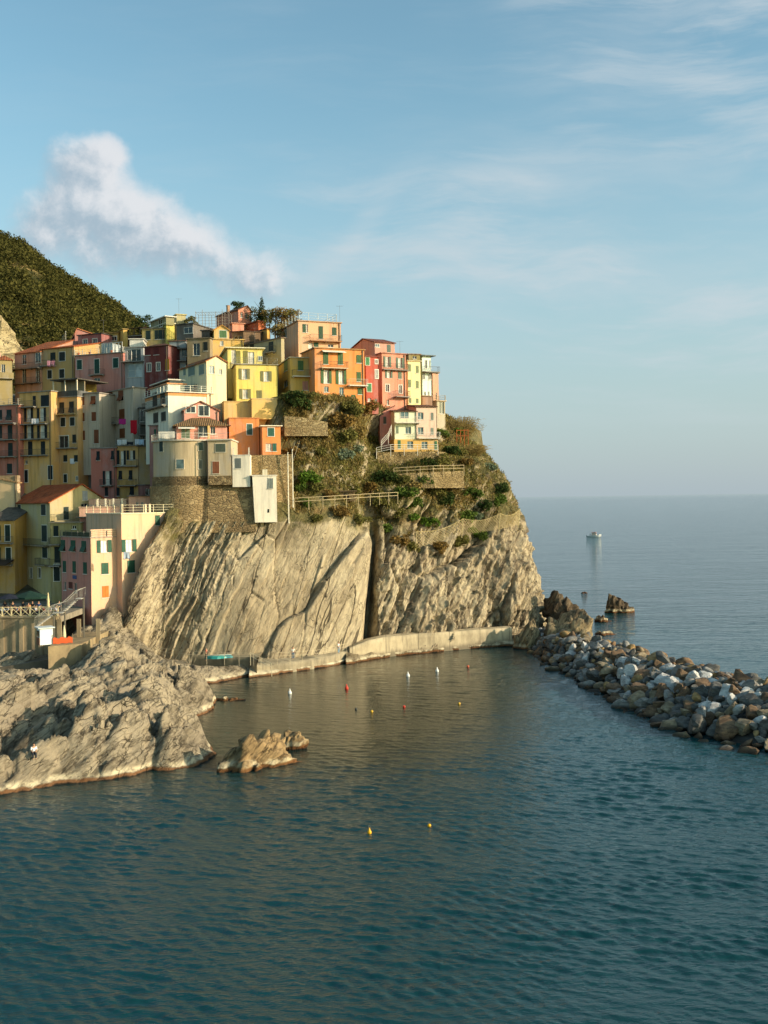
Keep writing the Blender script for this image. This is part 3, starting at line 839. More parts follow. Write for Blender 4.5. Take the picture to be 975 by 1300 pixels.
class House:
    def __init__(s, name, label, cat, fr, xl, xc, xr, yt, yb, D, th, col, side=None, depth=8.0, ext=5.0, group=None):
        s.fr = fr
        px_l, py_t = fr(xl, yt); px_c, _ = fr(xc, yt); px_r, py_b = fr(xr, yb)
        s.th = R(th); s.C = at(px_c, py_t, D)
        s.dR = Vector((math.cos(s.th), math.sin(s.th), 0)); s.dL = Vector((-math.sin(s.th), math.cos(s.th), 0))
        s.zt = s.C.z; s.z0 = at(px_c, py_b, D).z
        s.Wr = s.solve(px_r, s.dR) if xr > xc + 0.5 else depth
        s.Wl = min(s.solve(px_l, s.dL), 16.0) if xl < xc - 6 else depth
        s.base = Vector((s.C.x, s.C.y, s.z0 - ext))
        s.h = s.zt - s.base.z            # eaves height above the local origin
        s.root = empty(name, s.base, s.th)
        tag(s.root, label, cat, group)
        s.col = col; s.side = side or col
        s.holes = {'R': [], 'L': []}
        s.gable = None
        s.extra_tris = []
    def solve(s, px, d):
        k = ray(px, 600).x
        den = d.x - d.y*k
        t = (k*s.C.y - s.C.x)/den if abs(den) > 1e-6 else 8.0
        return abs(t) if 0.3 < abs(t) < 40 else 8.0
    def uv(s, face, x, y):
        """frame point -> (distance along the face, height above the local origin)"""
        px, py = s.fr(x, y); r = ray(px, py)
        d = s.dR if face == 'R' else s.dL
        k = r.x
        den = d.x - d.y*k
        u = (k*s.C.y - s.C.x)/den
        Y = s.C.y + u*d.y
        return u, CAMZ + r.z*Y - s.base.z
    def fb(s, mb, face, a0, a1, z0, z1, o0, o1):
        """a box on a face: along, up, outwards"""
        if face == 'R': mb.box(a0, a1, -o1, -o0, z0, z1)
        else: mb.box(-o1, -o0, a0, a1, z0, z1)
    def P(s, face, a, z, o=0.0): return (a, -o, z) if face == 'R' else (-o, a, z)

    def window(s, face, x, y, w, h, style='s', c=None, trim=None, name=None):
        a0, z1 = s.uv(face, x-w/2, y-h/2); a1, z0 = s.uv(face, x+w/2, y+h/2)
        if a0 > a1: a0, a1 = a1, a0
        c = c or s.shut
        full = (a0, a1)
        if style == 'o':
            q = (a1-a0)*0.27; a0, a1 = a0+q, a1-q
        zlim = s.h - 0.08
        recess = z1 < zlim and a0 > 0.05 and a1 < (s.Wr if face == 'R' else s.Wl) - 0.05 and z0 > 0.1
        o = -0.17 if recess else 0.012
        if recess: s.holes[face].append((a0, a1, z0, z1))
        m = MB(); fw = 0.055
        white = paint('#d8d2c4')
        if trim or trim is None and s.trim:
            tw = 0.11
            s.fb(m, face, a0-tw, a0, z0-0.02, z1+tw, 0.003, 0.028); s.fb(m, face, a1, a1+tw, z0-0.02, z1+tw, 0.003, 0.028)
            s.fb(m, face, a0, a1, z1, z1+tw, 0.003, 0.028)
        s.fb(m, face, a0-0.1, a1+0.1, z0-0.075, z0-0.002, 0.003, 0.10)
        if style not in ('s', 't', 'p'):
            for (p, q, r_, t_) in ((a0, a0+fw, z0, z1), (a1-fw, a1, z0, z1), (a0+fw, a1-fw, z0, z0+fw), (a0+fw, a1-fw, z1-fw, z1)):
                s.fb(m, face, p, q, r_, t_, o+0.012, o+0.06)
            mid = (a0+a1)/2
            s.fb(m, face, mid-0.03, mid+0.03, z0+fw, z1-fw, o+0.014, o+0.055)
            if z1-z0 > 1.3 and style in ('w', 'c', 'o'): s.fb(m, face, a0+fw, mid-.03, (z0+z1)/2-.02, (z0+z1)/2+.02, o+0.014, o+0.05); s.fb(m, face, mid+.03, a1-fw, (z0+z1)/2-.02, (z0+z1)/2+.02, o+0.014, o+0.05)
        wn = m.build(name or ('door' if (z1-z0) > 1.75 and style in ('d', 'p') else 'window'), white if style != 'p' else paint(c), s.root)
        p = MB()
        s.fb(p, face, a0, a1, z0, z1, o-0.02, o+0.01)
        kind = {'d': 'dark', 's': 'dark', 't': 'dark', 'g': 'dark', 'o': 'curtain', 'w': 'pale', 'c': 'curtain', 'v': 'teal', 'p': 'dark'}[style]
        if style == 'p':
            p.build('door_leaf', paint(c), wn)
        else:
            p.build('pane', glass_mat(kind), wn)
        sm = shutter_mat(c)
        if style == 's':
            mid = (a0+a1)/2
            for p0, p1 in ((a0-.02, mid-.012), (mid+.012, a1+.02)):
                b = MB(); s.fb(b, face, p0, p1, z0+.01, z1+.02, 0.005 if not recess else -0.03, 0.045)
                b.build('shutter', sm, wn)
        elif style == 't':          # upper half shut, lower half pushed out on stays
            zm = z0 + (z1-z0)*0.52
            b = MB(); s.fb(b, face, a0-.02, a1+.02, zm, z1+.02, 0.005 if not recess else -0.03, 0.045); b.build('shutter', sm, wn)
            b = MB(); k0, k1 = 0.05, 0.42
            b.prism([s.P(face, a0, zm-.01, 0.02), s.P(face, a1, zm-.01, 0.02), s.P(face, a1, z0+.08, k1-.04), s.P(face, a0, z0+.08, k1-.04)],
                    [s.P(face, a0, zm-.01, 0.06), s.P(face, a1, zm-.01, 0.06), s.P(face, a1, z0+.08, k1), s.P(face, a0, z0+.08, k1)])
            b.build('shutter', sm, wn)
        elif style == 'o':
            for p0, p1 in ((full[0], a0-.03), (a1+.03, full[1])):
                b = MB(); s.fb(b, face, p0, p1, z0-.02, z1+.03, 0.03, 0.07); b.build('shutter', sm, wn)
        return wn

    def balcony(s, face, x0, x1, y, depth=0.85, solid=None, rail='#3b3a36', h=0.95, slab='#8d8578', z=None):
        a0, zz = s.uv(face, x0, y); a1, _ = s.uv(face, x1, y)
        if z is not None: zz = z
        if a0 > a1: a0, a1 = a1, a0
        m = MB(); s.fb(m, face, a0, a1, zz-0.14, zz, -0.02, depth)
        k = max(2, int((a1-a0)/1.4))
        for i in range(k):
            aa = a0 + 0.2 + (a1-a0-0.4)*i/(k-1)
            s.fb(m, face, aa-.05, aa+.05, zz-0.3, zz-0.14, 0.0, depth*0.6)
        b = m.build('balcony', stucco(slab, 0.8), s.root)
        r = MB()
        if solid:
            s.fb(r, face, a0, a1, zz+.002, zz+h, depth-0.1, depth)
            s.fb(r, face, a0, a0+.09, zz+.002, zz+h, 0, depth-.1); s.fb(r, face, a1-.09, a1, zz+.002, zz+h, 0, depth-.1)
            r.build('parapet', stucco(solid), b)
        else:
            s.railing(r, face, a0, a1, zz, depth, h)
            r.build('railing', paint(rail, 0.5), b)
        return b
    def railing(s, r, face, a0, a1, z, depth, h=0.95, step=0.22, sides=True):
        s.fb(r, face, a0, a1, z+h-.03, z+h+.01, depth-.045, depth-.005)
        s.fb(r, face, a0, a1, z+.08, z+.10, depth-.04, depth-.01)
        n = max(2, int((a1-a0)/step))
        for i in range(n+1):
            aa = a0 + .012 + (a1-a0-.024)*i/n
            s.fb(r, face, aa-.010, aa+.010, z, z+h-.03, depth-.035, depth-.015)
        if sides:
            for aa in (a0, a1-.02):
                s.fb(r, face, aa, aa+.02, z+h-.03, z+h+.01, 0, depth-.045)
                for i in range(int(depth/step)):
                    s.fb(r, face, aa, aa+.016, z, z+h-.03, i*step+.05, i*step+.07)

    def wall_mesh(s, faces='RL', rest=True):
        m = MB()
        for face, W in (('R', s.Wr), ('L', s.Wl)):
            if face not in faces: continue
            hs = s.holes[face]
            us = sorted({0.0, W, *[min(max(x, 0), W) for h_ in hs for x in h_[:2]]}); zs = sorted({0.0, s.h, *[min(max(x, 0), s.h) for h_ in hs for x in h_[2:]]})
            for i in range(len(us)-1):
                for j in range(len(zs)-1):
                    if us[i+1]-us[i] < 1e-5 or zs[j+1]-zs[j] < 1e-5: continue
                    cu, cz = (us[i]+us[i+1])/2, (zs[j]+zs[j+1])/2
                    if any(a < cu < b and c < cz < d for a, b, c, d in hs): continue
                    m.quad(s.P(face, us[i], zs[j]), s.P(face, us[i+1], zs[j]), s.P(face, us[i+1], zs[j+1]), s.P(face, us[i], zs[j+1]))
            for a, b, c, d in hs:
                e = -0.19
                m.quad(s.P(face, a, c), s.P(face, a, c, e), s.P(face, a, d, e), s.P(face, a, d)); m.quad(s.P(face, b, c), s.P(face, b, c, e), s.P(face, b, d, e), s.P(face, b, d))
                m.quad(s.P(face, a, c), s.P(face, b, c), s.P(face, b, c, e), s.P(face, a, c, e)); m.quad(s.P(face, a, d), s.P(face, b, d), s.P(face, b, d, e), s.P(face, a, d, e))
                m.quad(s.P(face, a, c, e), s.P(face, b, c, e), s.P(face, b, d, e), s.P(face, a, d, e))
        x1, y1, h = s.Wr, s.Wl, s.h
        if not rest: return m
        m.quad((x1, 0, 0), (x1, y1, 0), (x1, y1, h), (x1, 0, h)); m.quad((0, y1, 0), (x1, y1, 0), (x1, y1, h), (0, y1, h))
        m.quad((0, 0, 0), (x1, 0, 0), (x1, y1, 0), (0, y1, 0)); m.quad((0, 0, h), (x1, 0, h), (x1, y1, h), (0, y1, h))
        for tri in s.extra_tris: m.poly(tri)
        return m
    shut = GREEN
    trim = False

    def finish(s, roof='flat', rc='#7d776b', over=0.25, apex=None, parapet=0.0, pc=None, chim=()):
        """apex: frame point of the visible roof peak"""
        x1, y1, h = s.Wr, s.Wl, s.h
        r = MB(); th = 0.16; mat = stucco(rc, 0.9); axis = 0
        if roof == 'flat':
            r.box(-over, x1+over, -over, y1+over, h+.003, h+th)
            if parapet:
                w = 0.16; z0, z1 = h+th, h+th+parapet
                rm = MB()
                rm.box(-over+.05, x1+over-.05, -over+.05, -over+.05+w, z0, z1); rm.box(-over+.05, x1+over-.05, y1+over-.05-w, y1+over-.05, z0, z1)
                rm.box(-over+.05, -over+.05+w, -over+.05+w, y1+over-.05-w, z0, z1); rm.box(x1+over-.05-w, x1+over-.05, -over+.05+w, y1+over-.05-w, z0, z1)
                rm.build('parapet', stucco(pc or s.col), s.root)
        elif roof in ('gR', 'gL'):
            face = 'R' if roof == 'gR' else 'L'
            ua, za = s.uv(face, *apex)
            W = x1 if face == 'R' else y1
            ua = min(max(ua, 0.12*W), 0.88*W); za = max(za, h+0.4)
            if face == 'R':
                s.extra_tris += [[(0, 0, h), (x1, 0, h), (ua, 0, za)], [(0, y1, h), (x1, y1, h), (ua, y1, za)]]
                sl1 = (za-h)/ua; sl2 = (za-h)/(W-ua)
                for (e, zz) in ((-over, h-over*sl1), (x1+over, h-over*sl2)):
                    b = [(e, -over, zz+.01), (ua, -over, za+.01), (ua, y1+over, za+.01), (e, y1+over, zz+.01)]
                    r.prism(b, [(x, y, z+th) for x, y, z in b])
                axis = 1
            else:
                s.extra_tris += [[(0, 0, h), (0, y1, h), (0, ua, za)], [(x1, 0, h), (x1, y1, h), (x1, ua, za)]]
                sl1 = (za-h)/ua; sl2 = (za-h)/(W-ua)
                for (e, zz) in ((-over, h-over*sl1), (y1+over, h-over*sl2)):
                    b = [(-over, e, zz+.01), (-over, ua, za+.01), (x1+over, ua, za+.01), (x1+over, e, zz+.01)]
                    r.prism(b, [(x, y, z+th) for x, y, z in b])
                axis = 0
            mat = tile_mat(rc, axis)
        elif roof in ('shed', 'shedx'):
            rise = apex if isinstance(apex, (int, float)) else 1.2
            if roof == 'shed':
                b = [(-over, -over, h-over*rise/y1+.01), (x1+over, -over, h-over*rise/y1+.01), (x1+over, y1+over, h+rise+.01), (-over, y1+over, h+rise+.01)]
                s.extra_tris += [[(0, 0, h), (0, y1, h), (0, y1, h+rise)], [(x1, 0, h), (x1, y1, h), (x1, y1, h+rise)], [(0, y1, h), (x1, y1, h), (x1, y1, h+rise), (0, y1, h+rise)]]
            else:
                b = [(-over, -over, h-over*rise/x1+.01), (x1+over, -over, h+rise+.01), (x1+over, y1+over, h+rise+.01), (-over, y1+over, h-over*rise/x1+.01)]
                s.extra_tris += [[(0, 0, h), (x1, 0, h), (x1, 0, h+rise)], [(0, y1, h), (x1, y1, h), (x1, y1, h+rise)], [(x1, 0, h), (x1, y1, h), (x1, y1, h+rise), (x1, 0, h+rise)]]
            r.prism(b, [(x, y, z+th) for x, y, z in b])
            mat = tile_mat(rc, 0 if roof == 'shed' else 1)
        elif roof == 'hip':
            rise = apex or 1.4
            i = min(x1, y1)/2
            p = [(-over, -over, h+.01), (x1+over, -over, h+.01), (x1+over, y1+over, h+.01), (-over, y1+over, h+.01)]
            if x1 >= y1: q = [(i, y1/2, h+rise), (x1-i+.02, y1/2, h+rise)]; F = [(0, 1, 5, 4), (1, 2, 5), (2, 3, 4, 5), (3, 0, 4)]
            else: q = [(x1/2, i, h+rise), (x1/2, y1-i+.02, h+rise)]; F = [(0, 1, 4), (1, 2, 5, 4), (2, 3, 5), (3, 0, 4, 5)]
            for f in F: r.poly([(p+q)[k] for k in f])
            r.box(-over, x1+over, -over, y1+over, h-.10, h+.004)
            mat = tile_mat(rc, 0)
        rf = r.build('roof', mat, s.root) if roof != 'none' else None
        if s.side == s.col: s.wall_mesh().build('wall', stucco(s.col), s.root)
        else:
            s.wall_mesh('R').build('wall', stucco(s.col), s.root); s.wall_mesh('L', False).build('wall', stucco(s.side), s.root)
        if s.Wr > 4.0 and s.h > 6.0 and (len(s.col) and (sum(map(ord, s.col)) % 3)):
            mb = MB(); X = s.Wr - .28
            mb.box(X-.05, X+.05, -.13, -.03, .2, s.h-.05); mb.box(X-.09, X+.09, -.17, -.005, s.h-.35, s.h-.2)
            mb.build('drainpipe', paint('#6d5c4a', .5), s.root)
        for fx, fy, w, hh in chim:
            mb = MB(); X, Y = fx*x1, fy*y1
            mb.box(X-w/2, X+w/2, Y-w/2, Y+w/2, h-.3, h+hh); mb.box(X-w/2-.08, X+w/2+.08, Y-w/2-.08, Y+w/2+.08, h+hh+.002, h+hh+.1)
            mb.build('chimney', stucco('#a98463'), rf or s.root)
        return s

    def add(s, name, mat, fn):
        m = MB(); fn(m); return m.build(name, mat, s.root)
    def terrace_rail(s, x0=0, x1=1, y=0.0, colr='#cfc9bb', h=0.95, posts=1.6, sides=True, base=0.16):
        """rail along the front (and flanks) of a flat roof"""
        def fn(m):
            X0, X1, z = x0*s.Wr, x1*s.Wr, s.h+base
            def run(a, b):
                L = (Vector(b)-Vector(a)).length; n = max(1, int(L/posts))
                for i in range(n+1):
                    p = Vector(a).lerp(Vector(b), i/n); m.box(p.x-.035, p.x+.035, p.y-.035, p.y+.035, z, z+h)
                for k in (h, h*0.66, h*0.33): m.bar((a[0], a[1], z+k), (b[0], b[1], z+k), 0.022)
            run((X0, y-.1, 0), (X1, y-.1, 0))
            if sides:
                run((X0-.1, y, 0), (X0-.1, s.Wl, 0)); run((X1, y, 0), (X1, s.Wl, 0))
        return s.add('terrace_railing', paint(colr, 0.5), fn)

HG = 'houses stacked up the headland'
def H(label, fr, xl, xc, xr, yt, yb, D, th, colr, wins=(), balcs=(), roof='flat', rc='#7d776b', shut=GREEN, trim=False, depth=8.0, ext=5.0, name='house', apex=None, parapet=0.0, chim=(), over=0.22, pc=None, side=None):
    s = House(name, label, 'house', fr, xl, xc, xr, yt, yb, D, th, colr, depth=depth, ext=ext, group=HG)
    s.shut = shut; s.trim = trim; s.side = side or colr
    for w in wins: s.window(*w[:6], **(w[6] if len(w) > 6 else {}))
    for b in balcs: s.balcony(*b[:4], **(b[4] if len(b) > 4 else {}))
    s.finish(roof, rc, over, apex, parapet, pc, chim)
    return s

# ---------------- upper left tiers, in the shade of the headland
H('small dark pink house with a sunlit sloping roof, just under the wooded hill', A, 362, 463, 590, 212, 262, 202, 22, '#b07264', [('L', 398, 247, 22, 24, 'd')], roof='gR', rc='#b5714a', apex=(468, 182))
H('low maroon house with two small white-framed windows just below the wooded hill', A, 480, 482, 640, 226, 286, 199, -23, '#9a5a54', [('R', 527, 262, 26, 26, 'd'), ('R', 587, 259, 28, 28, 'd')], trim=True, rc='#3c342f')
H('low ochre house with one small window between the maroon house and a bright yellow block', A, 636, 638, 745, 212, 280, 200, -10, '#b08a35', [('R', 705, 243, 34, 26, 'd')], trim=True, rc='#8d6a2d')
H('little bright yellow roof block beside a dark open loggia', A, 744, 762, 800, 186, 262, 198, 30, '#cfa238', rc='#a5832f')
s = H('dark open roof loggia with a sloping cover left of the olive house', A, 790, 792, 885, 232, 262, 199, -20, '#4b3a2c', ext=4)
s.add('canopy', tile_mat('#4a352a'), lambda m: m.prism([(-.2, -.4, s.h+1.5), (s.Wr+.2, -.4, s.h+1.5), (s.Wr+.2, 4, s.h+2.2), (-.2, 4, s.h+2.2)], [(-.2, -.4, s.h+1.62), (s.Wr+.2, -.4, s.h+1.62), (s.Wr+.2, 4, s.h+2.32), (-.2, 4, s.h+2.32)]))
[s.add('post', paint('#3d3027'), lambda m: m.box(x*s.Wr-.08, x*s.Wr+.08, -.2, -.04, s.h+.1, s.h+1.5)) for x in (0.04, .5, .96)]
s = H('olive house with three dark windows and a yellow block on its roof terrace', B, 0, 2, 152, 186, 285, 192, -8, '#b89c50', [('R', 40, 222, 28, 54, 's'), ('R', 92, 220, 22, 56, 's'), ('R', 122, 218, 34, 56, 's')], shut=DARK, rc='#6b6248')
H('bright yellow side wing with a flat roof, catching the sun beside the olive house', B, 66, 152, 215, 148, 252, 191.0, 35, '#c9b53a', [], rc='#d8cfb0', shut=DARK)
s = H('open white-framed roof pavilion on the yellow wing', B, 68, 150, 214, 108, 150, 190.6, 35, '#8b8457', [('L', 118, 148, 24, 40, 'd')], rc='#d9d3c2', over=0.4, ext=.2)
H('pale cream rooftop box with a flat top behind the white-framed pavilion', B, 178, 215, 285, 95, 160, 194.5, 24, '#b3a878', rc='#c8b66a')
s = H('pinkish brown house with two long balconies under an orange roof, by the rounded house', A, 88, 90, 258, 340, 548, 193, -24, '#b07e62', [('R', 150, 372, 26, 60, 'd'), ('R', 238, 362, 34, 60, 'd'), ('R', 150, 476, 26, 92, 'd'), ('R', 234, 470, 26, 90, 'd')],
      [('R', 88, 258, 436, dict(depth=1.1, slab='#6c5a4c')), ('R', 92, 258, 526, dict(depth=1.1, slab='#6c5a4c'))], roof='shed', rc='#9a5530', apex=3.4, depth=9)
s = H('dull yellow house with four dark white-framed windows and a pink-towelled balcony', A, 255, 258, 468, 312, 545, 191, -23, '#b8924e', [('R', 328, 356, 30, 50, 's'), ('R', 385, 354, 36, 52, 's', dict(trim=True)), ('R', 308, 465, 26, 50, 's', dict(trim=True)), ('R', 383, 460, 30, 52, 's', dict(trim=True))],
      [('R', 258, 350, 415, dict(depth=0.9))], roof='shed', rc='#a5552c', apex=1.8, shut='#101c18')
s = H('rose pink house with three tall dark green shutters and a glazed roof terrace', A, 462, 464, 772, 352, 520, 187, -20, '#c47a68', [('R', 492, 405, 30, 56, 's', dict(trim=True)), ('R', 600, 415, 30, 86, 's', dict(trim=True)), ('R', 716, 394, 32, 58, 's', dict(trim=True)), ('R', 497, 500, 28, 24, 'd'), ('R', 600, 500, 40, 24, 'd')],
      [('R', 562, 650, 470, dict(depth=.8))], rc='#8d8478', shut='#123a30')
s.add('glazed_loggia', glass_mat('pale'), lambda m: m.box(s.Wr*.5, s.Wr*.72, 1.0, 3.5, s.h+.17, s.h+2.0))
s.add('glazing_bar', paint('#c9c6bd'), lambda m: [m.box(x*s.Wr-.05, x*s.Wr+.05, .9, .99, s.h+.17, s.h+2.05) for x in (.5, .555, .61, .665, .72, .78, .85, .92)] + [m.box(s.Wr*.5, s.Wr*.93, .9, .99, s.h+2.06, s.h+2.16)])
[s.add('flower_pot', paint('#b5643c'), lambda m: m.lathe([(.16, s.h+.17), (.24, s.h+.6), (.2, s.h+.62)], 8, (x*s.Wr, .2, 0))) for x in (.06, .3, .75)]
s.terrace_rail(0.0, 1.0)
H('white house with a glazed bay squeezed between the rose and the dark red house', A, 764, 766, 898, 302, 488, 184, -10, '#b9b6b0', [('R', 842, 345, 60, 70, 'g'), ('R', 800, 345, 22, 60, 'g'), ('R', 835, 440, 90, 80, 'w')], [('R', 758, 895, 388, dict(depth=.9))], rc='#9d978a')
H('sunlit white stair block above the white house', A, 800, 802, 898, 248, 310, 188, 4, '#d6d0c0', rc='#cfc8b6')
H('dark red house with two narrow white windows and a yellow door panel', B, 14, 16, 174, 296, 520, 176, -23, '#743028', [('R', 45, 422, 24, 50, 'd', dict(trim=True)), ('R', 102, 417, 22, 50, 'd', dict(trim=True)), ('R', 38, 325, 30, 40, 's'), ('R', 90, 322, 30, 40, 's'), ('R', 158, 405, 24, 66, 's', dict(c='#a3761d'))], roof='hip', rc='#5d3a2c', apex=.8, shut='#5a1a16')
H('dirty white house wall with a planted balcony next to the red house', B, 170, 172, 282, 262, 480, 177.5, -8, '#aeb0ab', [('R', 262, 330, 30, 50, 'd')], [('R', 228, 284, 382, dict(depth=.9)), ('R', 230, 284, 305, dict(depth=.9))], rc='#7a5747')
H('olive brown house with a large dark opening under four chimney stubs', B, 278, 280, 432, 246, 380, 174, -8, '#8a7650', [('R', 338, 310, 44, 76, 'd'), ('R', 395, 292, 24, 54, 's')], rc='#6b614d', shut='#1b211d')
s = H('golden yellow house with a green double window and pale chimney posts', B, 424, 426, 642, 248, 310, 175, 14, '#dcaa38', [('R', 495, 272, 22, 30, 'w')], rc='#d5a94a', ext=6)
H('sunlit gabled yellow upper room with one green double window', B, 425, 447, 552, 190, 250, 176.5, 14, '#e0b040', [('R', 503, 216, 44, 46, 's', dict(trim=True))], roof='gR', rc='#b98a44', apex=(498, 163), shut='#4c6b45', ext=1)
H('dark brown terrace wing behind the pale chimney posts', B, 368, 370, 432, 196, 250, 179, -10, '#4e3a26', rc='#40352a')
H('dark roofed attic with a shaded loggia under the orange house', B, 556, 558, 640, 205, 262, 179, -20, '#6d553a', [('R', 595, 240, 50, 24, 'd')], roof='shed', rc='#4a362a', apex=1.0)
H('grey roofed shed with a dark opening behind the chimney posts', B, 212, 214, 330, 160, 240, 184, -20, '#6b6156', [('R', 290, 192, 56, 34, 'd')], rc='#4d4740')
H('salmon gabled house with three narrow windows, the topmost on the skyline', B, 475, 598, 692, 66, 178, 190, 38, '#d2835e', [('R', 618, 96, 14, 36, 'd'), ('R', 647, 103, 14, 36, 'd'), ('R', 672, 113, 12, 32, 'd')], roof='gR', rc='#6a4636', apex=(652, 42), chim=((.25, .6, .5, 1.6),))
H('low salmon wing in front of the topmost gabled house', B, 544, 560, 645, 150, 232, 186, 20, '#d88a68', rc='#c58565')
H('burnt orange house block with a flat rusty eave on the skyline', B, 625, 722, 780, 138, 192, 187, 36, '#c8652a', rc='#8d4a2c', over=.3)
H('deep yellow wing below the burnt orange block', B, 640, 775, 803, 184, 240, 184, 36, '#cf9a24', rc='#6b4a34')
H('grey olive house with a sunny yellow end wall and a small balcony', B, 645, 862, 893, 240, 440, 170, 42, '#a2936a', [('L', 682, 284, 24, 36, 's'), ('L', 800, 300, 28, 66, 's')], [('L', 770, 830, 334, dict(depth=.8))], shut='#1c2a26', rc='#6d5a48')
s = H('large peach house with a roof rail and long balcony, rising above the orange house', Cc, -10, 75, 305, 112, 320, 172, 22, '#dca474', [('R', 106, 150, 16, 44, 's'), ('R', 118, 150, 16, 44, 'c'), ('R', 192, 172, 22, 66, 's'), ('R', 262, 166, 22, 42, 's'), ('R', 140, 238, 24, 30, 'c'), ('R', 168, 234, 24, 24, 's'), ('R', 243, 240, 28, 16, 'd'), ('L', 12, 170, 12, 50, 'd')],
      [('R', 132, 292, 212, dict(depth=1.0, slab='#b98a5e'))], shut='#2f4a34', rc='#b58c64')
s.terrace_rail(0.02, 0.9, colr='#b9bcb8', h=1.3)

# ---------------- the sunlit middle
s = H('lemon yellow terrace room with two white french doors above the big yellow house', B, 440, 530, 756, 302, 420, 164.5, 14, '#e2ca5c', [('R', 568, 355, 30, 84, 'c'), ('R', 598, 358, 26, 78, 's'), ('R', 642, 358, 28, 78, 's'), ('R', 670, 362, 54, 74, 'c'), ('R', 733, 366, 26, 30, 'v')], shut='#7a7440', rc='#d8d0a8', over=.45)
s = H('big bright lemon yellow house with wide open grey shutters', B, 533, 582, 848, 404, 650, 159.5, 14, '#e4c94c', [('R', 635, 462, 68, 64, 'o'), ('R', 770, 476, 68, 62, 'o'), ('R', 640, 585, 70, 58, 'o'), ('R', 727, 588, 32, 48, 's')], shut='#77744e', rc='#8d8466', )
s.terrace_rail(0.0, 1.0, colr='#8d8a78')
s = H('pale cream gabled house with an orange brown tile roof and a mirror-bright window', B, 240, 400, 532, 384, 660, 157, 32, '#e8cf9e', [('L', 265, 442, 14, 52, 's'), ('L', 308, 439, 40, 56, 's'), ('L', 370, 436, 30, 52, 's'), ('R', 433, 436, 34, 52, 'w'), ('R', 487, 449, 20, 36, 'w'), ('L', 330, 545, 26, 26, 'd')], roof='gR', rc='#a06038', apex=(462, 353), shut='#6f8077')
s = H('white house with an orange band under its terrace edge and two shaded balconies', B, 28, 162, 440, 574, 800, 154, 30, '#ddd3ba', [('L', 82, 620, 28, 80, 's'), ('L', 131, 615, 30, 56, 's'), ('L', 87, 735, 30, 56, 's'), ('L', 135, 726, 28, 50, 's')], [('L', 34, 160, 686, dict(depth=.9))], shut='#22302c', rc='#cfc6b2', over=.35)
s.add('orange_band', stucco('#d88a3a'), lambda m: (m.box(0.0, s.Wr, -.03, -.004, s.h-.5, s.h-.02), m.box(-.03, -.004, 0, s.Wl, s.h-.5, s.h-.02)))
s.terrace_rail(0.0, 1.0, colr='#e0dccb')
s2 = H('small white roof room with a glazed clerestory on the white terrace', B, 60, 165, 272, 524, 572, 157.5, 30, '#d8ceb4', [], rc='#d08a4a', over=.35, ext=1.0)
s2.add('clerestory', glass_mat('dark'), lambda m: m.box(.3, s2.Wr-.3, .3, s2.Wl-.3, s2.h+.17, s2.h+.6))
s2.add('upper_slab', stucco('#cfc6b2'), lambda m: m.box(-.1, s2.Wr+.1, -.1, s2.Wl+.1, s2.h+.62, s2.h+.8))
s = H('salmon pink gabled upper storey with two wide studio windows', B, 180, 262, 482, 688, 790, 153, 18, '#d48a72', [('R', 303, 682, 58, 42, 'g'), ('R', 384, 690, 66, 66, 'g')], roof='gR', rc='#8a5a44', apex=(362, 634), trim=True)
s = H('salmon terrace house with french doors under a brown hipped roof, on the round tower', B, 50, 215, 532, 780, 885, 150.5, 14, '#d68c72', [('L', 82, 815, 20, 60, 'd'), ('L', 175, 795, 16, 50, 'd'), ('R', 258, 816, 24, 84, 's'), ('R', 286, 818, 24, 84, 's'), ('R', 440, 812, 30, 50, 'g'), ('R', 380, 815, 60, 70, 'g')], roof='hip', rc='#7d6244', apex=1.9, over=.5, shut='#5d6b54', ext=.6)
s.add('column', stucco('#d6a94a'), lambda m: m.box(s.Wr*.6, s.Wr*.6+.32, -1.2, -.88, 0.3, s.h-.12))
s.add('awning', paint('#e3ddca'), lambda m: m.prism([(.2, -.05, s.h-.25), (s.Wr*.36, -.05, s.h-.25), (s.Wr*.36, -1.0, s.h-.55), (.2, -1.0, s.h-.55)], [(.2, -.05, s.h-.19), (s.Wr*.36, -.05, s.h-.19), (s.Wr*.36, -1.0, s.h-.49), (.2, -1.0, s.h-.49)]))
s = H('yellow apricot house wall with almost no windows right below the lemon house', B, 458, 508, 845, 634, 800, 155.2, 14, '#deb055', [], roof='none', depth=6)
s.add('roof', stucco('#cfa455'), lambda m: m.box(-.1, s.Wr+.1, -.1, s.Wl+.1, s.h+.003, s.h+.12))
H('apricot yellow upper block with a flat top standing against the lemon house', B, 674, 680, 845, 618, 700, 154.9, 14, '#e2b452', [('R', 795, 604, 2, 2, 'd')] if False else [], rc='#d5ae5c', over=.05, ext=1)
s = H('orange house with one green shuttered window behind a small covered terrace', B, 506, 540, 730, 738, 870, 152.8, 14, '#de7e28', [('R', 667, 806, 32, 66, 's', dict(trim=True))], shut='#39544a', rc='#c8742f', over=.08, depth=5)
s = H('narrow tangerine block with a green window over a white and green one', B, 728, 745, 862, 786, 960, 151.6, 14, '#e2822a', [('R', 800, 822, 38, 50, 's', dict(trim=True)), ('R', 786, 916, 38, 48, 'c'), ('R', 822, 916, 24, 48, 's')], shut='#2f5a4c', rc='#e3d5b4', over=.3, ext=1.5, depth=5)

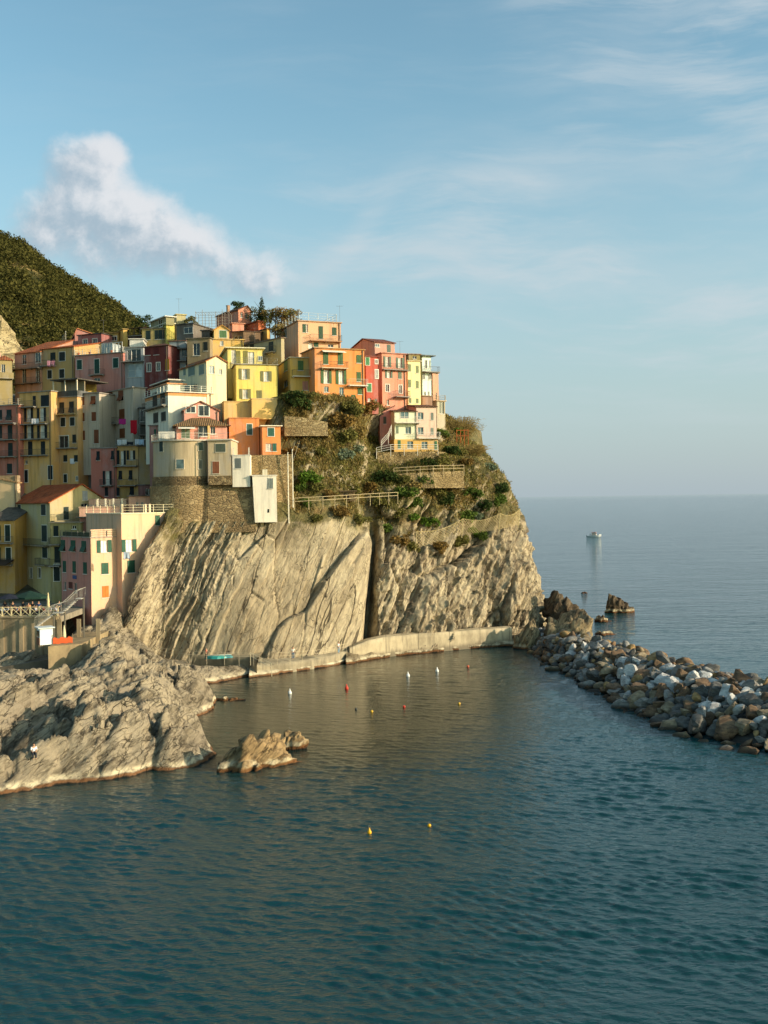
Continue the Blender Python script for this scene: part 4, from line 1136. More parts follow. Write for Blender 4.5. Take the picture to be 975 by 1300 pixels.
# ---------------- the row on the edge of the headland
H('mustard yellow house with a white-edged balcony at the left end of the edge row', Cc, -20, 34, 163, 302, 480, 161, 16, '#d2a430', [('R', 88, 342, 28, 50, 's'), ('L', 12, 342, 18, 46, 's'), ('L', 12, 436, 24, 20, 'd'), ('R', 112, 446, 28, 46, 's', dict(c='#c58a72'))], [('R', 44, 148, 396, dict(depth=.8, slab='#d8d2c0'))], ext=1.6, shut='#4f6a3a', rc='#c9b58a')
s = H('large orange house with green shutters, white awnings and two balconies', Cc, 100, 160, 424, 252, 500, 159, 22, '#de8526', [('R', 217, 302, 26, 66, 's'), ('R', 293, 306, 26, 62, 's'), ('R', 388, 308, 24, 42, 's'), ('R', 220, 398, 56, 72, 'o'), ('R', 297, 402, 56, 72, 'o'), ('R', 388, 400, 22, 50, 's'), ('R', 221, 464, 24, 30, 'v'), ('R', 299, 474, 24, 42, 'v'), ('R', 393, 474, 20, 34, 's'), ('R', 360, 500, 20, 16, 's')],
      [('R', 190, 325, 352, dict(depth=.85, slab='#d9b98a')), ('R', 330, 425, 444, dict(depth=1.0, slab='#d9d2c0', rail='#b9b2a2'))], ext=1.6, shut='#3f5a34', rc='#a8793c')
s.add('awning', paint('#ddd6c3'), lambda m: m.prism([(s.Wr*.14, -.03, s.h-.3), (s.Wr*.6, -.03, s.h-.3), (s.Wr*.6, -.8, s.h-.62), (s.Wr*.14, -.8, s.h-.62)], [(s.Wr*.14, -.03, s.h-.24), (s.Wr*.6, -.03, s.h-.24), (s.Wr*.6, -.8, s.h-.56), (s.Wr*.14, -.8, s.h-.56)]))
H('narrow bright red house with small white-trimmed green windows', Cc, 420, 424, 494, 296, 540, 167, 20, '#b8523a', [('R', 433, 320, 20, 40, 's', dict(trim=True)), ('R', 479, 322, 14, 22, 'd', dict(trim=True)), ('R', 480, 386, 16, 46, 'w', dict(trim=True)), ('R', 442, 456, 22, 42, 's', dict(trim=True)), ('R', 443, 518, 18, 18, 'w'), ('R', 478, 522, 14, 18, 'd')], ext=1.6, shut='#3f7a50', rc='#8a4a3a', depth=7)
s = H('tall coral pink house with open white shutters and two iron balconies', Cc, 400, 506, 638, 278, 560, 174, 26, '#d88a68', [('R', 535, 322, 40, 56, 'o'), ('R', 600, 328, 40, 54, 'o'), ('R', 543, 385, 38, 42, 'o'), ('R', 600, 392, 18, 38, 's'), ('R', 536, 458, 18, 38, 'g', dict(trim=True)), ('R', 603, 464, 16, 42, 'g', dict(trim=True)), ('R', 538, 532, 14, 28, 'd')], [('R', 508, 637, 360, dict(depth=.7)), ('R', 568, 640, 502, dict(depth=1.1))], ext=1.6, shut='#5a6a58', rc='#b0745c')
H('coral attic storey with a dark red sloping roof and one green window', Cc, 352, 470, 582, 222, 290, 175.5, 26, '#c98a70', [('R', 543, 254, 18, 40, 's'), ('R', 483, 238, 24, 18, 'v')], roof='gL', rc='#7d4a3c', apex=(410, 206), shut='#55665a', chim=((.3, .7, .5, 1.2),), ext=1.0)
H('pale lemon house with six slim green shutters in two columns', Cc, 612, 640, 713, 318, 545, 182, 26, '#e4d08a', [('R', 650, 354, 14, 38, 's'), ('R', 690, 362, 14, 38, 's'), ('R', 650, 434, 14, 40, 's'), ('R', 690, 440, 14, 38, 's'), ('R', 653, 522, 12, 26, 's'), ('R', 690, 524, 12, 24, 's')], ext=1.6, shut='#6f7a58', rc='#b8ab78')
H('olive attic with red flower pots on the roof edge behind the pale lemon house', Cc, 640, 645, 712, 284, 330, 187, 20, '#8a7a35', [('R', 676, 300, 20, 16, 'd')], rc='#8a6a4a')
s = H('white and mint house with a dark eave and a little iron balcony', Cc, 700, 714, 768, 292, 520, 190, 28, '#cfe0d2', [('R', 735, 335, 14, 44, 'd'), ('R', 754, 335, 8, 40, 'd'), ('R', 723, 392, 14, 44, 'd'), ('R', 754, 396, 14, 40, 'd'), ('R', 729, 488, 10, 24, 'd'), ('R', 748, 488, 10, 24, 'd')], [('R', 714, 790, 374, dict(depth=1.2))], rc='#4a5a58', over=.7)
H('peach corner house at the seaward end of the edge row', Cc, 760, 768, 806, 380, 530, 196, 24, '#d89a72', [('R', 788, 496, 8, 30, 'd')], rc='#b98a68')
s = H('pale stone terrace house with open pillars at the seaward end, below the peach corner house', Cc, 706, 790, 838, 525, 625, 186, 34, '#b5a582', [('R', 816, 560, 26, 64, 'd')], rc='#b0946a', depth=6, ext=3)
s.terrace_rail(0.0, 1.0, colr='#9a8a6a')
H('brown walled roof terrace in front of the white and mint house', Cc, 712, 716, 772, 500, 545, 184, 22, '#a87a58', rc='#9a7a58')

# ---------------- the house alone on the cliff
s = H('pink wing with a steep outside stair of the lone house on the cliff', Cc, 490, 496, 572, 588, 735, 172.5, 10, '#dc927c', [('R', 522, 624, 14, 36, 's'), ('R', 563, 606, 12, 34, 's')], roof='shedx', rc='#5a4032', apex=1.2, shut='#5a5f50', ext=3)
s = H('pale green bay with a balcony in the middle of the lone cliff house', Cc, 566, 572, 688, 580, 775, 170, 12, '#dfe0b8', [('R', 624, 596, 44, 34, 'v'), ('R', 587, 674, 12, 36, 's'), ('R', 643, 676, 30, 36, 'v')], [('R', 572, 700, 636, dict(depth=1.0, slab='#d8cfb8', rail='#d8d4c8'))], roof='shed', rc='#5d4534', apex=.9, shut='#7a8a74', depth=7, ext=3)
s = H('pale pink right half of the lone house on the cliff under a flat brown roof', Cc, 682, 684, 792, 556, 722, 170.6, 12, '#e6bfa4', [('R', 707, 601, 30, 36, 'v'), ('R', 767, 604, 12, 38, 's'), ('R', 707, 678, 30, 36, 'v'), ('R', 767, 680, 12, 34, 's')], [('R', 690, 802, 716, dict(depth=.9, slab='#d8cfb8', rail='#d8d4c8'))], roof='shed', rc='#6a4a38', apex=.9, shut='#7a8478', depth=7)
s = H('ochre ground floor with arched windows beneath the lone house on the cliff', Cc, 566, 570, 798, 722, 782, 169.4, 12, '#d2a444', [('R', 597, 748, 14, 42, 's'), ('R', 653, 750, 32, 36, 'v'), ('R', 727, 752, 32, 36, 'v'), ('R', 785, 754, 12, 44, 's')], roof='none', shut='#3c6a48', depth=7, ext=2.5)

# ---------------- left shaded blocks over the harbour
s = H('reddish apartment block with three iron balconies at the left edge', A, -60, -58, 119, 664, 1160, 174, -23, '#bc6a50', [('R', 57, 716, 30, 64, 't'), ('R', 63, 822, 28, 84, 's'), ('R', 65, 930, 28, 80, 's'), ('R', 60, 1048, 30, 60, 's'), ('R', 0, 716, 26, 60, 's'), ('R', 0, 822, 26, 80, 's')],
      [('R', -40, 104, 772, dict(depth=.9)), ('R', -40, 106, 872, dict(depth=.9)), ('R', -40, 106, 976, dict(depth=.9))], shut='#14231f', rc='#a89a86')
s.terrace_rail(0, 1, colr='#8d877a')
s = H('tall yellow apartment block with black shutters and a white cloth on its balcony', A, 118, 120, 322, 582, 1170, 173, -23, '#d9a24c', [('R', 278, 628, 48, 66, 's'), ('R', 213, 632, 18, 66, 's'), ('R', 178, 716, 56, 78, 'o'), ('R', 258, 714, 56, 78, 'o'), ('R', 180, 820, 58, 80, 'o'), ('R', 262, 820, 62, 78, 'o'), ('R', 188, 922, 26, 84, 's'), ('R', 267, 920, 26, 80, 's'), ('R', 163, 1008, 16, 24, 'd'), ('R', 163, 1095, 20, 76, 's', dict(trim=True)), ('R', 312, 1072, 28, 84, 's', dict(trim=True))],
      [('R', 120, 232, 670, dict(depth=1.0)), ('R', 128, 302, 776, dict(depth=.9)), ('R', 124, 306, 868, dict(depth=.9)), ('R', 124, 300, 968, dict(depth=.9))], shut='#10181a', rc='#85806f')
s = H('narrow yellow apartment block with a white-posted loggia on top', A, 322, 326, 484, 612, 1165, 172.5, -23, '#d49e4e', [('R', 383, 672, 28, 66, 't'), ('R', 443, 668, 28, 68, 't'), ('R', 390, 760, 28, 52, 's', dict(trim=True)), ('R', 448, 757, 28, 50, 's', dict(trim=True)), ('R', 395, 882, 60, 72, 'd', dict(trim=True)), ('R', 460, 863, 22, 50, 's'), ('R', 405, 985, 22, 40, 's'), ('R', 470, 985, 22, 40, 's'), ('R', 405, 1108, 20, 50, 's', dict(trim=True)), ('R', 477, 1108, 16, 30, 'd')],
      [('R', 330, 476, 716, dict(depth=.8, slab='#b09040')), ('R', 350, 480, 922, dict(depth=.9))], shut='#12201c', rc='#8a8272', parapet=.9, pc='#4a4a44')
[s.add('loggia_post', paint('#cfc3a8'), lambda m: m.box(x*s.Wr-.09, x*s.Wr+.09, .02, .2, s.h+.17, s.h+2.9)) for x in (.02, .5, .98)]
s.add('loggia_roof', stucco('#4d473d'), lambda m: m.box(-.3, s.Wr+.3, -.3, s.Wl, s.h+2.92, s.h+3.1))
s.add('loggia_wall', stucco('#8a7a58'), lambda m: m.box(.1, s.Wr-.1, 2.0, 2.2, s.h+.17, s.h+2.9))
H('grey rubble strip house squeezed right of the narrow yellow block', A, 478, 494, 568, 905, 1165, 173.5, -23, '#6d675c', [('R', 527, 995, 30, 60, 's'), ('R', 530, 1100, 20, 60, 's')], rc='#5c564a', shut='#20282a')
H('bright yellow roof parapet room above the beige block', A, 482, 505, 606, 520, 600, 178, 25, '#d0a820', rc='#c8a82a')
s = H('beige house with rust brown shutters in two columns, left of the larger beige block', A, 484, 488, 620, 588, 905, 172, -20, '#b8a68c', [('R', 508, 630, 26, 52, 's'), ('R', 577, 626, 28, 52, 't'), ('R', 510, 730, 26, 52, 's'), ('R', 581, 726, 26, 54, 's'), ('R', 512, 843, 28, 58, 's'), ('R', 597, 850, 28, 84, 's')], shut=BROWN, rc='#8a7d6c')
s = H('larger beige block with rust brown shutters, a balcony and a pale end wall', A, 612, 822, 908, 546, 930, 169.5, 40, '#bcaa90', [('L', 682, 600, 30, 56, 't'), ('L', 748, 598, 30, 58, 't'), ('L', 687, 728, 30, 92, 's'), ('L', 755, 712, 32, 58, 's'), ('L', 687, 850, 32, 88, 's'), ('L', 757, 830, 32, 56, 's')], [('L', 625, 740, 782, dict(depth=.9))], shut=BROWN, rc='#9a8f7d')
s = H('brick red house with black shutters beneath the beige block', K, 105, 110, 345, 648, 1100, 166, -8, '#bc6852', [('R', 178, 714, 28, 84, 't'), ('R', 312, 708, 28, 80, 't'), ('R', 262, 914, 84, 122, 'o'), ('R', 255, 1042, 28, 78, 's'), ('R', 360, 1042, 26, 76, 's')] , [('R', 210, 318, 984, dict(depth=.9))], shut='#12191a', rc='#8d8072')
s = H('mustard house with long french windows and a white laundry terrace on top', K, 342, 346, 545, 626, 1100, 165.6, -8, '#c89844', [('R', 362, 728, 24, 130, 's'), ('R', 398, 735, 32, 130, 'c'), ('R', 422, 730, 20, 130, 's'), ('R', 450, 706, 20, 84, 's'), ('R', 482, 708, 30, 86, 'c'), ('R', 508, 706, 18, 84, 's'), ('R', 382, 890, 30, 80, 't'), ('R', 476, 890, 30, 86, 't'), ('R', 488, 1035, 36, 74, 't')], [('R', 330, 545, 806, dict(depth=.9)), ('R', 372, 535, 984, dict(depth=.9))], shut='#12191a', rc='#7a7366')
s.terrace_rail(0, 1, colr='#6d6a62')
H('plain olive brown house end beside the mustard house', K, 540, 545, 672, 630, 985, 165.2, -6, '#a08048', [], [('R', 622, 700, 748, dict(depth=.9))], rc='#6b604c')
H('dull pink lower house with a dark porch behind the round tower', K, 540, 545, 720, 985, 1110, 164.6, -6, '#94584c', [('R', 640, 1045, 60, 60, 'd')], rc='#5c4a42')
H('shaded grey flat between the beige block and the white house', K, 505, 560, 660, 275, 640, 168.5, 20, '#6d6a60', [('L', 535, 340, 20, 90, 's'), ('R', 580, 345, 36, 110, 'd'), ('R', 600, 545, 34, 36, 'd')], [('R', 545, 640, 420, dict(depth=.9)), ('R', 540, 650, 520, dict(depth=.9))], rc='#5c564c')
H('dim pink house side with a small balcony tucked behind the tower terrace', K, 640, 646, 725, 440, 720, 158.5, -4, '#aa7266', [('R', 700, 505, 16, 70, 's')], rc='#7a5a4c')
s = H('rounded cream house with a curved corner at the left edge', A, -90, -20, 84, 372, 660, 186, 22, '#a08a50', [('R', 20, 430, 24, 56, 'd'), ('R', -5, 420, 12, 50, 'd')], [('R', -20, 84, 486, dict(depth=.7, slab='#a89a7a', solid='#a08a50'))], roof='hip', rc='#9a5a38', apex=1.0)
H('pink chimney-like turret house on the left edge above the rounded house', A, -60, -20, 16, 330, 380, 189, 25, '#cf9a78', roof='none')

# ---------------- front houses at the harbour
s = H('pale green gabled house with an orange tile roof and tall dark shutters by the harbour', E, 73, 280, 600, 344, 790, 149, 42, '#b8a468', [('L', 105, 389, 26, 60, 's', dict(trim=True)), ('L', 245, 387, 26, 60, 's', dict(trim=True)), ('L', 110, 520, 30, 92, 's', dict(trim=True)), ('L', 250, 520, 30, 92, 's', dict(trim=True)), ('L', 114, 626, 28, 62, 's', dict(trim=True)), ('L', 253, 628, 28, 60, 's', dict(trim=True)),
      ('L', 117, 745, 26, 74, 'w', dict(trim=True)), ('L', 174, 742, 18, 60, 'd', dict(trim=True)), ('L', 222, 742, 18, 60, 'd', dict(trim=True)), ('R', 372, 406, 28, 70, 's'), ('R', 478, 306, 28, 50, 's', dict(c='#8d9091')), ('R', 475, 363, 36, 24, 'd')],
      [('R', 288, 446, 448, dict(depth=1.1, slab='#9a8a62')), ('L', 73, 280, 575, dict(depth=1.0, slab='#8d7a52')), ('L', 226, 280, 692, dict(depth=.9, slab='#8d7a52'))], roof='gR', rc='#a04f28', apex=(458, 245), shut='#132a26', over=.35)
s = H('olive yellow annex with small windows between the green gabled house and the pink one', E, 280, 284, 452, 462, 790, 146.5, -8, '#a08f52', [('R', 315, 506, 26, 58, 's'), ('R', 417, 485, 24, 20, 'd'), ('R', 322, 640, 30, 90, 's'), ('R', 320, 742, 34, 90, 's', dict(trim=True))], [('R', 284, 345, 700, dict(depth=.8)), ('R', 284, 345, 580, dict(depth=.7))], shut='#13201c', rc='#8a7f66')
s = H('plain cream house with a sloping top at the left edge', E, -120, -100, 95, 196, 400, 158, -6, '#d2b07c', [], roof='shedx', rc='#b08a60', apex=-1.2)
s = H('amber house with two long balconies at the left edge above the restaurant', E, -60, -55, 76, 448, 780, 152, -8, '#b8892c', [('R', 43, 518, 28, 90, 's', dict(trim=True)), ('R', 48, 642, 28, 84, 's', dict(trim=True)), ('R', -8, 518, 24, 86, 's'), ('R', -8, 642, 24, 84, 's')], [('R', -55, 76, 572, dict(depth=1.0)), ('R', -55, 76, 694, dict(depth=1.0))], roof='shed', rc='#5d564e', apex=2.6, shut='#13261f')
s.add('restaurant_awning', paint('#3c2f26'), lambda m: m.prism([(0, -.05, 2.9+5), (s.Wr, -.05, 2.9+5), (s.Wr, -2.6, 2.3+5), (0, -2.6, 2.3+5)], [(0, -.05, 3.0+5), (s.Wr, -.05, 3.0+5), (s.Wr, -2.6, 2.4+5), (0, -2.6, 2.4+5)]))

s = H('harbour house with a pink shaded side and a sunny apricot front with green shutters', E, 338, 510, 684, 546, 930, 138, 42, '#dcaa7e',
      [('R', 586, 592, 84, 64, 'o'), ('R', 590, 717, 40, 60, 's'), ('R', 593, 848, 36, 62, 's', dict(c='#c06a1e')),
       ('L', 355, 588, 24, 64, 't'), ('L', 412, 590, 26, 64, 't'), ('L', 472, 594, 26, 64, 't'), ('L', 363, 706, 18, 64, 's'), ('L', 418, 709, 18, 66, 's'), ('L', 479, 715, 20, 66, 's'), ('L', 366, 815, 14, 50, 'd'), ('L', 398, 812, 20, 40, 's', dict(c='#5a2a20')), ('L', 425, 826, 18, 56, 'd')],
      side='#c47c68', roof='flat', rc='#a8907a', over=.12)
s.terrace_rail(0.0, 1.0, colr='#5d5a50', h=.8)
s.add('parapet', stucco('#dcb086'), lambda m: m.box(.0, s.Wr, .0, .18, s.h+.17, s.h+1.15))
s.add('planter', paint('#3b4430'), lambda m: m.box(.1, .7, .6, s.Wl-.4, s.h+.17, s.h+.75))
sgn = s.add('sign', paint('#3d4f7a'), lambda m: s.fb(m, 'L', *[(s.uv('L', 432, 765)[0]), s.uv('L', 410, 765)[0]], s.uv('L', 420, 775)[1], s.uv('L', 420, 755)[1], .01, .06))
s = H('taller apricot wing with green shutters climbing the rock beside the harbour house', E, 676, 682, 974, 412, 900, 139.6, 47, '#dcab80', [('R', 726, 588, 84, 64, 'o'), ('R', 737, 706, 42, 66, 's'), ('R', 886, 446, 26, 56, 's')], roof='flat', rc='#e0c79a', over=.1, depth=9)
s.add('parapet', stucco('#dfc09a'), lambda m: [m.box(x*s.Wr-.13, x*s.Wr+.13, 0, .26, s.h+.17, s.h+1.35) for x in (.02, .46, .54, .985)])
s.terrace_rail(0.02, .98, colr='#cfc3a0', h=1.1)
H('set-back salmon wall with three dark doors on the harbour house terrace', E, 446, 450, 684, 432, 545, 146.5, 4, '#b5735c', [('R', 520, 467, 40, 52, 'd'), ('R', 583, 467, 36, 54, 'd'), ('R', 640, 464, 26, 60, 't')], rc='#6a6052', over=.5, shut=DARK)
s = H('low peach terrace house with white balusters above the set-back salmon wall', E, 444, 446, 690, 376, 450, 148.5, 4, '#dca483', [], rc='#c09a7a', over=.1)
[s.add('baluster', stucco('#ded3ba'), lambda m: m.box(x*s.Wr-.1, x*s.Wr+.1, -.08, .12, s.h+.17, s.h+1.3)) for x in (.42, .6, .78, .98)]
s.terrace_rail(.4, 1.0, colr='#cbbf9e')
H('peach wall with a rounded step behind the white balusters', E, 494, 500, 724, 332, 400, 151.5, 4, '#dca886', [('R', 684, 352, 16, 30, 'd')], rc='#c99a78', over=.05)
H('salmon roof room with a dark flat slab left of the round tower', E, 720, 724, 872, 312, 420, 150.6, 14, '#d8a07e', [('R', 772, 352, 14, 18, 'd'), ('R', 800, 352, 14, 18, 'd')], rc='#5c4c40', over=.3)

# ---------------- the round tower
def tower():
    D = 147.0
    c = at(238, 600, 151.0); base = Vector((c.x, c.y, 19.5))
    root = empty('tower_house', base)
    tag(root, 'round cream tower house on a rubble stone foot, its curved wall half in shadow', 'tower', HG)
    zt = at(236, G(0, 86)[1], 146).z - 19.5; zs = at(236, G(0, 286)[1], 146).z - 19.5; zm = at(236, G(0, 338)[1], 146).z - 19.5
    rad = 4.9
    def arc(r, z0, z1, m, a0=180, a1=360, n=40):
        pts = [(r*math.cos(R(a0+(a1-a0)*k/n)), r*math.sin(R(a0+(a1-a0)*k/n))) for k in range(n+1)]
        pts = [(pts[0][0], 4.0)] + pts + [(pts[-1][0], 4.0)]
        m.prism([(x, y, z0) for x, y in pts], [(x, y, z1) for x, y in pts])
    m = MB(); arc(rad, zs, zt, m)
    # the flat wing to the right of the drum
    xw0, xw1 = at(264, 600, 146.4).x - c.x, at(294.5, 600, 146.8).x - c.x
    m.box(xw0, xw1, -4.75, 4, zs+.01, zt-.02)
    m.build('wall', stucco('#b8a27a', 0.9), root)
    m = MB(); arc(rad+.28, zt+.002, zt+.2, m); m.box(xw0, xw1+.15, -5.05, 4, zt-.015, zt+.19); m.build('terrace_slab', stucco('#bfb39c', .8), root)
    m = MB(); arc(rad+.22, zm, zs-.002, m); m.box(xw0+.1, xw1+.02, -5.0, 4, zm+.01, zs-.004); m.build('stone_band', masonry('#b59d74', '#6d5b42', 1.3), root)
    m = MB(); arc(rad+.55, 0, zm-.002, m); m.build('stone_foot', masonry('#b59f78', '#867252', 1.1), root)
    # windows on the drum, each turned to the wall's own normal, and on the wing
    def win(gx, gy, w, h, shut, on_drum=True):
        px, py = G(gx, gy)
        r = ray(px, py)
        if on_drum:
            o = Vector((0, 0, CAMZ)); d = Vector((r.x, 1, 0)); p = Vector((-c.x, -c.y))
            a = d.x**2 + 1; b = 2*(d.x*p.x + p.y); cc = p.x**2 + p.y**2 - rad**2
            Y = (-b - math.sqrt(max(b*b-4*a*cc, 0)))/(2*a)
            x, y = r.x*Y - c.x, Y - c.y; ang = math.atan2(y, x) + math.pi/2
        else:
            Y = c.y - 4.75; x, y = r.x*Y - c.x, -4.75; ang = 0
        z = CAMZ + r.z*Y - 19.5; k = Y/FPX/4.4318
        hw, hh = w*k/2, h*k/2
        m = MB(); m.box(-hw-.08, hw+.08, -.10, .05, -hh-.08, -hh); m.box(-hw-.07, -hw, -.05, .05, -hh, hh+.07); m.box(hw, hw+.07, -.05, .05, -hh, hh+.07); m.box(-hw, hw, -.05, .05, hh, hh+.07)
        f = m.build('window', paint('#c9bea6'), root); f.location = (x, y, z); f.rotation_euler = (0, 0, ang)
        m = MB(); m.box(-hw, hw, -.02, .05, -hh, hh); m.build('pane', glass_mat('teal' if not shut else 'dark'), f)
        if shut:
            for a, b in ((-hw, -.012), (.012, hw)):
                m = MB(); m.box(a, b, -.06, -.025, -hh, hh); m.build('shutter', shutter_mat(shut), f)
    win(110, 118, 30, 60, DARK); win(330, 118, 28, 46, '#55604e'); win(215, 218, 44, 52, None); win(328, 220, 20, 50, '#6a6a5c')
    win(443, 127, 56, 46, '#4c5548', False); win(417, 237, 38, 68, '#7a4a30', False); win(418, 294, 24, 18, DARK, False)
    for gx in (130, 180, 295): win(gx, 298, 22, 12, DARK)
    m = MB(); px = G(376, 0)[0]; xx = at(px, 600, 146.4).x - c.x; m.bar((xx, -5.1, zs-1), (xx, -5.1, zt), .07, 8); m.build('drainpipe', paint('#5a5044'), root)
    m = MB()
    n = 26
    pts = [(1.02*(rad+.1)*math.cos(R(184+176*k/n)), 1.02*(rad+.1)*math.sin(R(184+176*k/n)), zt+.2) for k in range(n+1)]
    pts = pts[:-3] + [(xw1, -4.95, zt+.2)]
    for a, b in zip(pts, pts[1:]):
        m.bar((a[0], a[1], zt+1.1), (b[0], b[1], zt+1.1), .03); m.bar((a[0], a[1], zt+.7), (b[0], b[1], zt+.7), .015)
        m.bar(a, (a[0], a[1], zt+1.1), .02)
    m.build('terrace_railing', paint('#c9c4b5'), root)
tower()

# little white annexes and the retaining wall beneath the orange block
s = H('small white annex with one grey shuttered window against the round tower', G, 505, 509, 609, 172, 335, 146.2, 4, '#ded3ba', [('R', 542, 214, 32, 56, 's')], shut='#5d6460', rc='#cfc8b4', over=.05, ext=.3, depth=5)
[s.add('terrace_post', stucco('#d9d0b8'), lambda m: m.box(x*s.Wr-.08, x*s.Wr+.08, .0, .16, s.h+.17, s.h+1.2)) for x in (.05, .95)]
def battered_tower():
    C = at(*G(622, 285), 146.0); z0 = at(*G(640, 527), 146.0).z; w = 135/4.4318*146/FPX; h = C.z - z0
    root = empty('privy_tower', (C.x, C.y, z0)); root.rotation_euler = (0, 0, R(12))
    tag(root, 'slender white plastered tower tapering downwards, with one high window, on top of the bare slab', 'tower', HG)
    m = MB(); k = w*0.09
    m.prism([(k, 0.25, -.5), (w+.05, .25, -.5), (w+.05, 5, -.5), (k, 5, -.5)], [(0, 0, h), (w, 0, h), (w, 5, h), (0, 5, h)])
    m.build('wall', stucco('#ded3ba', .6), root)
    m = MB(); m.box(-.12, w+.12, -.12, 5, h+.002, h+.14); m.build('coping', stucco('#cfc7b4'), root)
    m = MB(); m.box(w*.45, w*.65, .8, 1.5, h+.142, h+.95); m.build('chimney', stucco('#d6c9a4'), root)
    m = MB(); x = w*.66; m.box(x-.08, x+.75, -.10, .3, h-1.85, h-1.78); m.box(x-.06, x, -.04, .3, h-1.78, h-.3); m.box(x+.67, x+.73, -.04, .3, h-1.78, h-.3); f = m.build('window', stucco('#bcb5a4'), root)
    m = MB(); m.box(x, x+.32, -.06, .3, h-1.78, h-.36); m.build('shutter', shutter_mat('#6b736c'), f)
    m = MB(); m.box(x+.35, x+.67, -.06, .3, h-1.78, h-.36); m.build('shutter', shutter_mat('#6b736c'), f)
    m = MB(); m.box(w*.63, w*.69, .13, .4, .9, 1.4); m.build('vent_opening', glass_mat('dark'), root)
battered_tower()
def stone_wall(name, label, pts, thick, zbot, mat=None, slope=0.0):
    """pts: (px, py, D) along the coping"""
    top = [at(*p) for p in pts]
    root = None
    m = MB(); n = len(top)
    for a, b in zip(top, top[1:]):
        d = Vector((b.x-a.x, b.y-a.y, 0)).normalized(); nrm = Vector((-d.y, d.x, 0))*thick
        f = Vector((d.y, -d.x, 0))*slope
        m.prism([(a.x+f.x, a.y+f.y, zbot), (b.x+f.x, b.y+f.y, zbot), (b.x+nrm.x, b.y+nrm.y, zbot), (a.x+nrm.x, a.y+nrm.y, zbot)], [tuple(a), tuple(b), tuple(b+nrm), tuple(a+nrm)])
    o = m.build(name, mat or masonry(), None)
    tag(o, label, 'wall'); return o
stone_wall('retaining_wall', 'rubble wall on the rock right of the round tower, under the small white annex', [(*G(300, 336), 146.9), (*G(370, 336), 146.6), (*G(640, 336), 147.2)], 5, 19.5, masonry('#ab946c', '#77654a', 1.1), .5)
stone_wall('retaining_wall', 'tall rubble retaining wall beneath the tangerine block, right of the slender white tower', [(*G(606, 168), 150.0), (*G(845, 162), 150.6)], 6, 20, masonry('#b39d74', '#8a7552', 1.2), .8)
stone_wall('retaining_wall', 'old terrace wall of rubble under the mustard yellow house', [(361, 528, 154.2), (384, 530, 154.4), (416, 536, 154.9)], 2.5, 33.6, masonry('#b09c74', '#85714f', 1.3), .4)
stone_wall('retaining_wall', 'rubble terrace wall below the lone cliff house', [(478, 574, 167.0), (556, 573, 168.6), (572, 575, 174)], 3, 27.5, masonry('#a8946c', '#756444', 1.3), .4)
stone_wall('retaining_wall', 'stone wall under the wooden handrail on the upper cliff path', [(500, 602, 164.6), (550, 599, 165.6), (588, 598, 168.4)], 3, 25.6, masonry('#b09c74', '#7d6b4a', 1.2), .4)
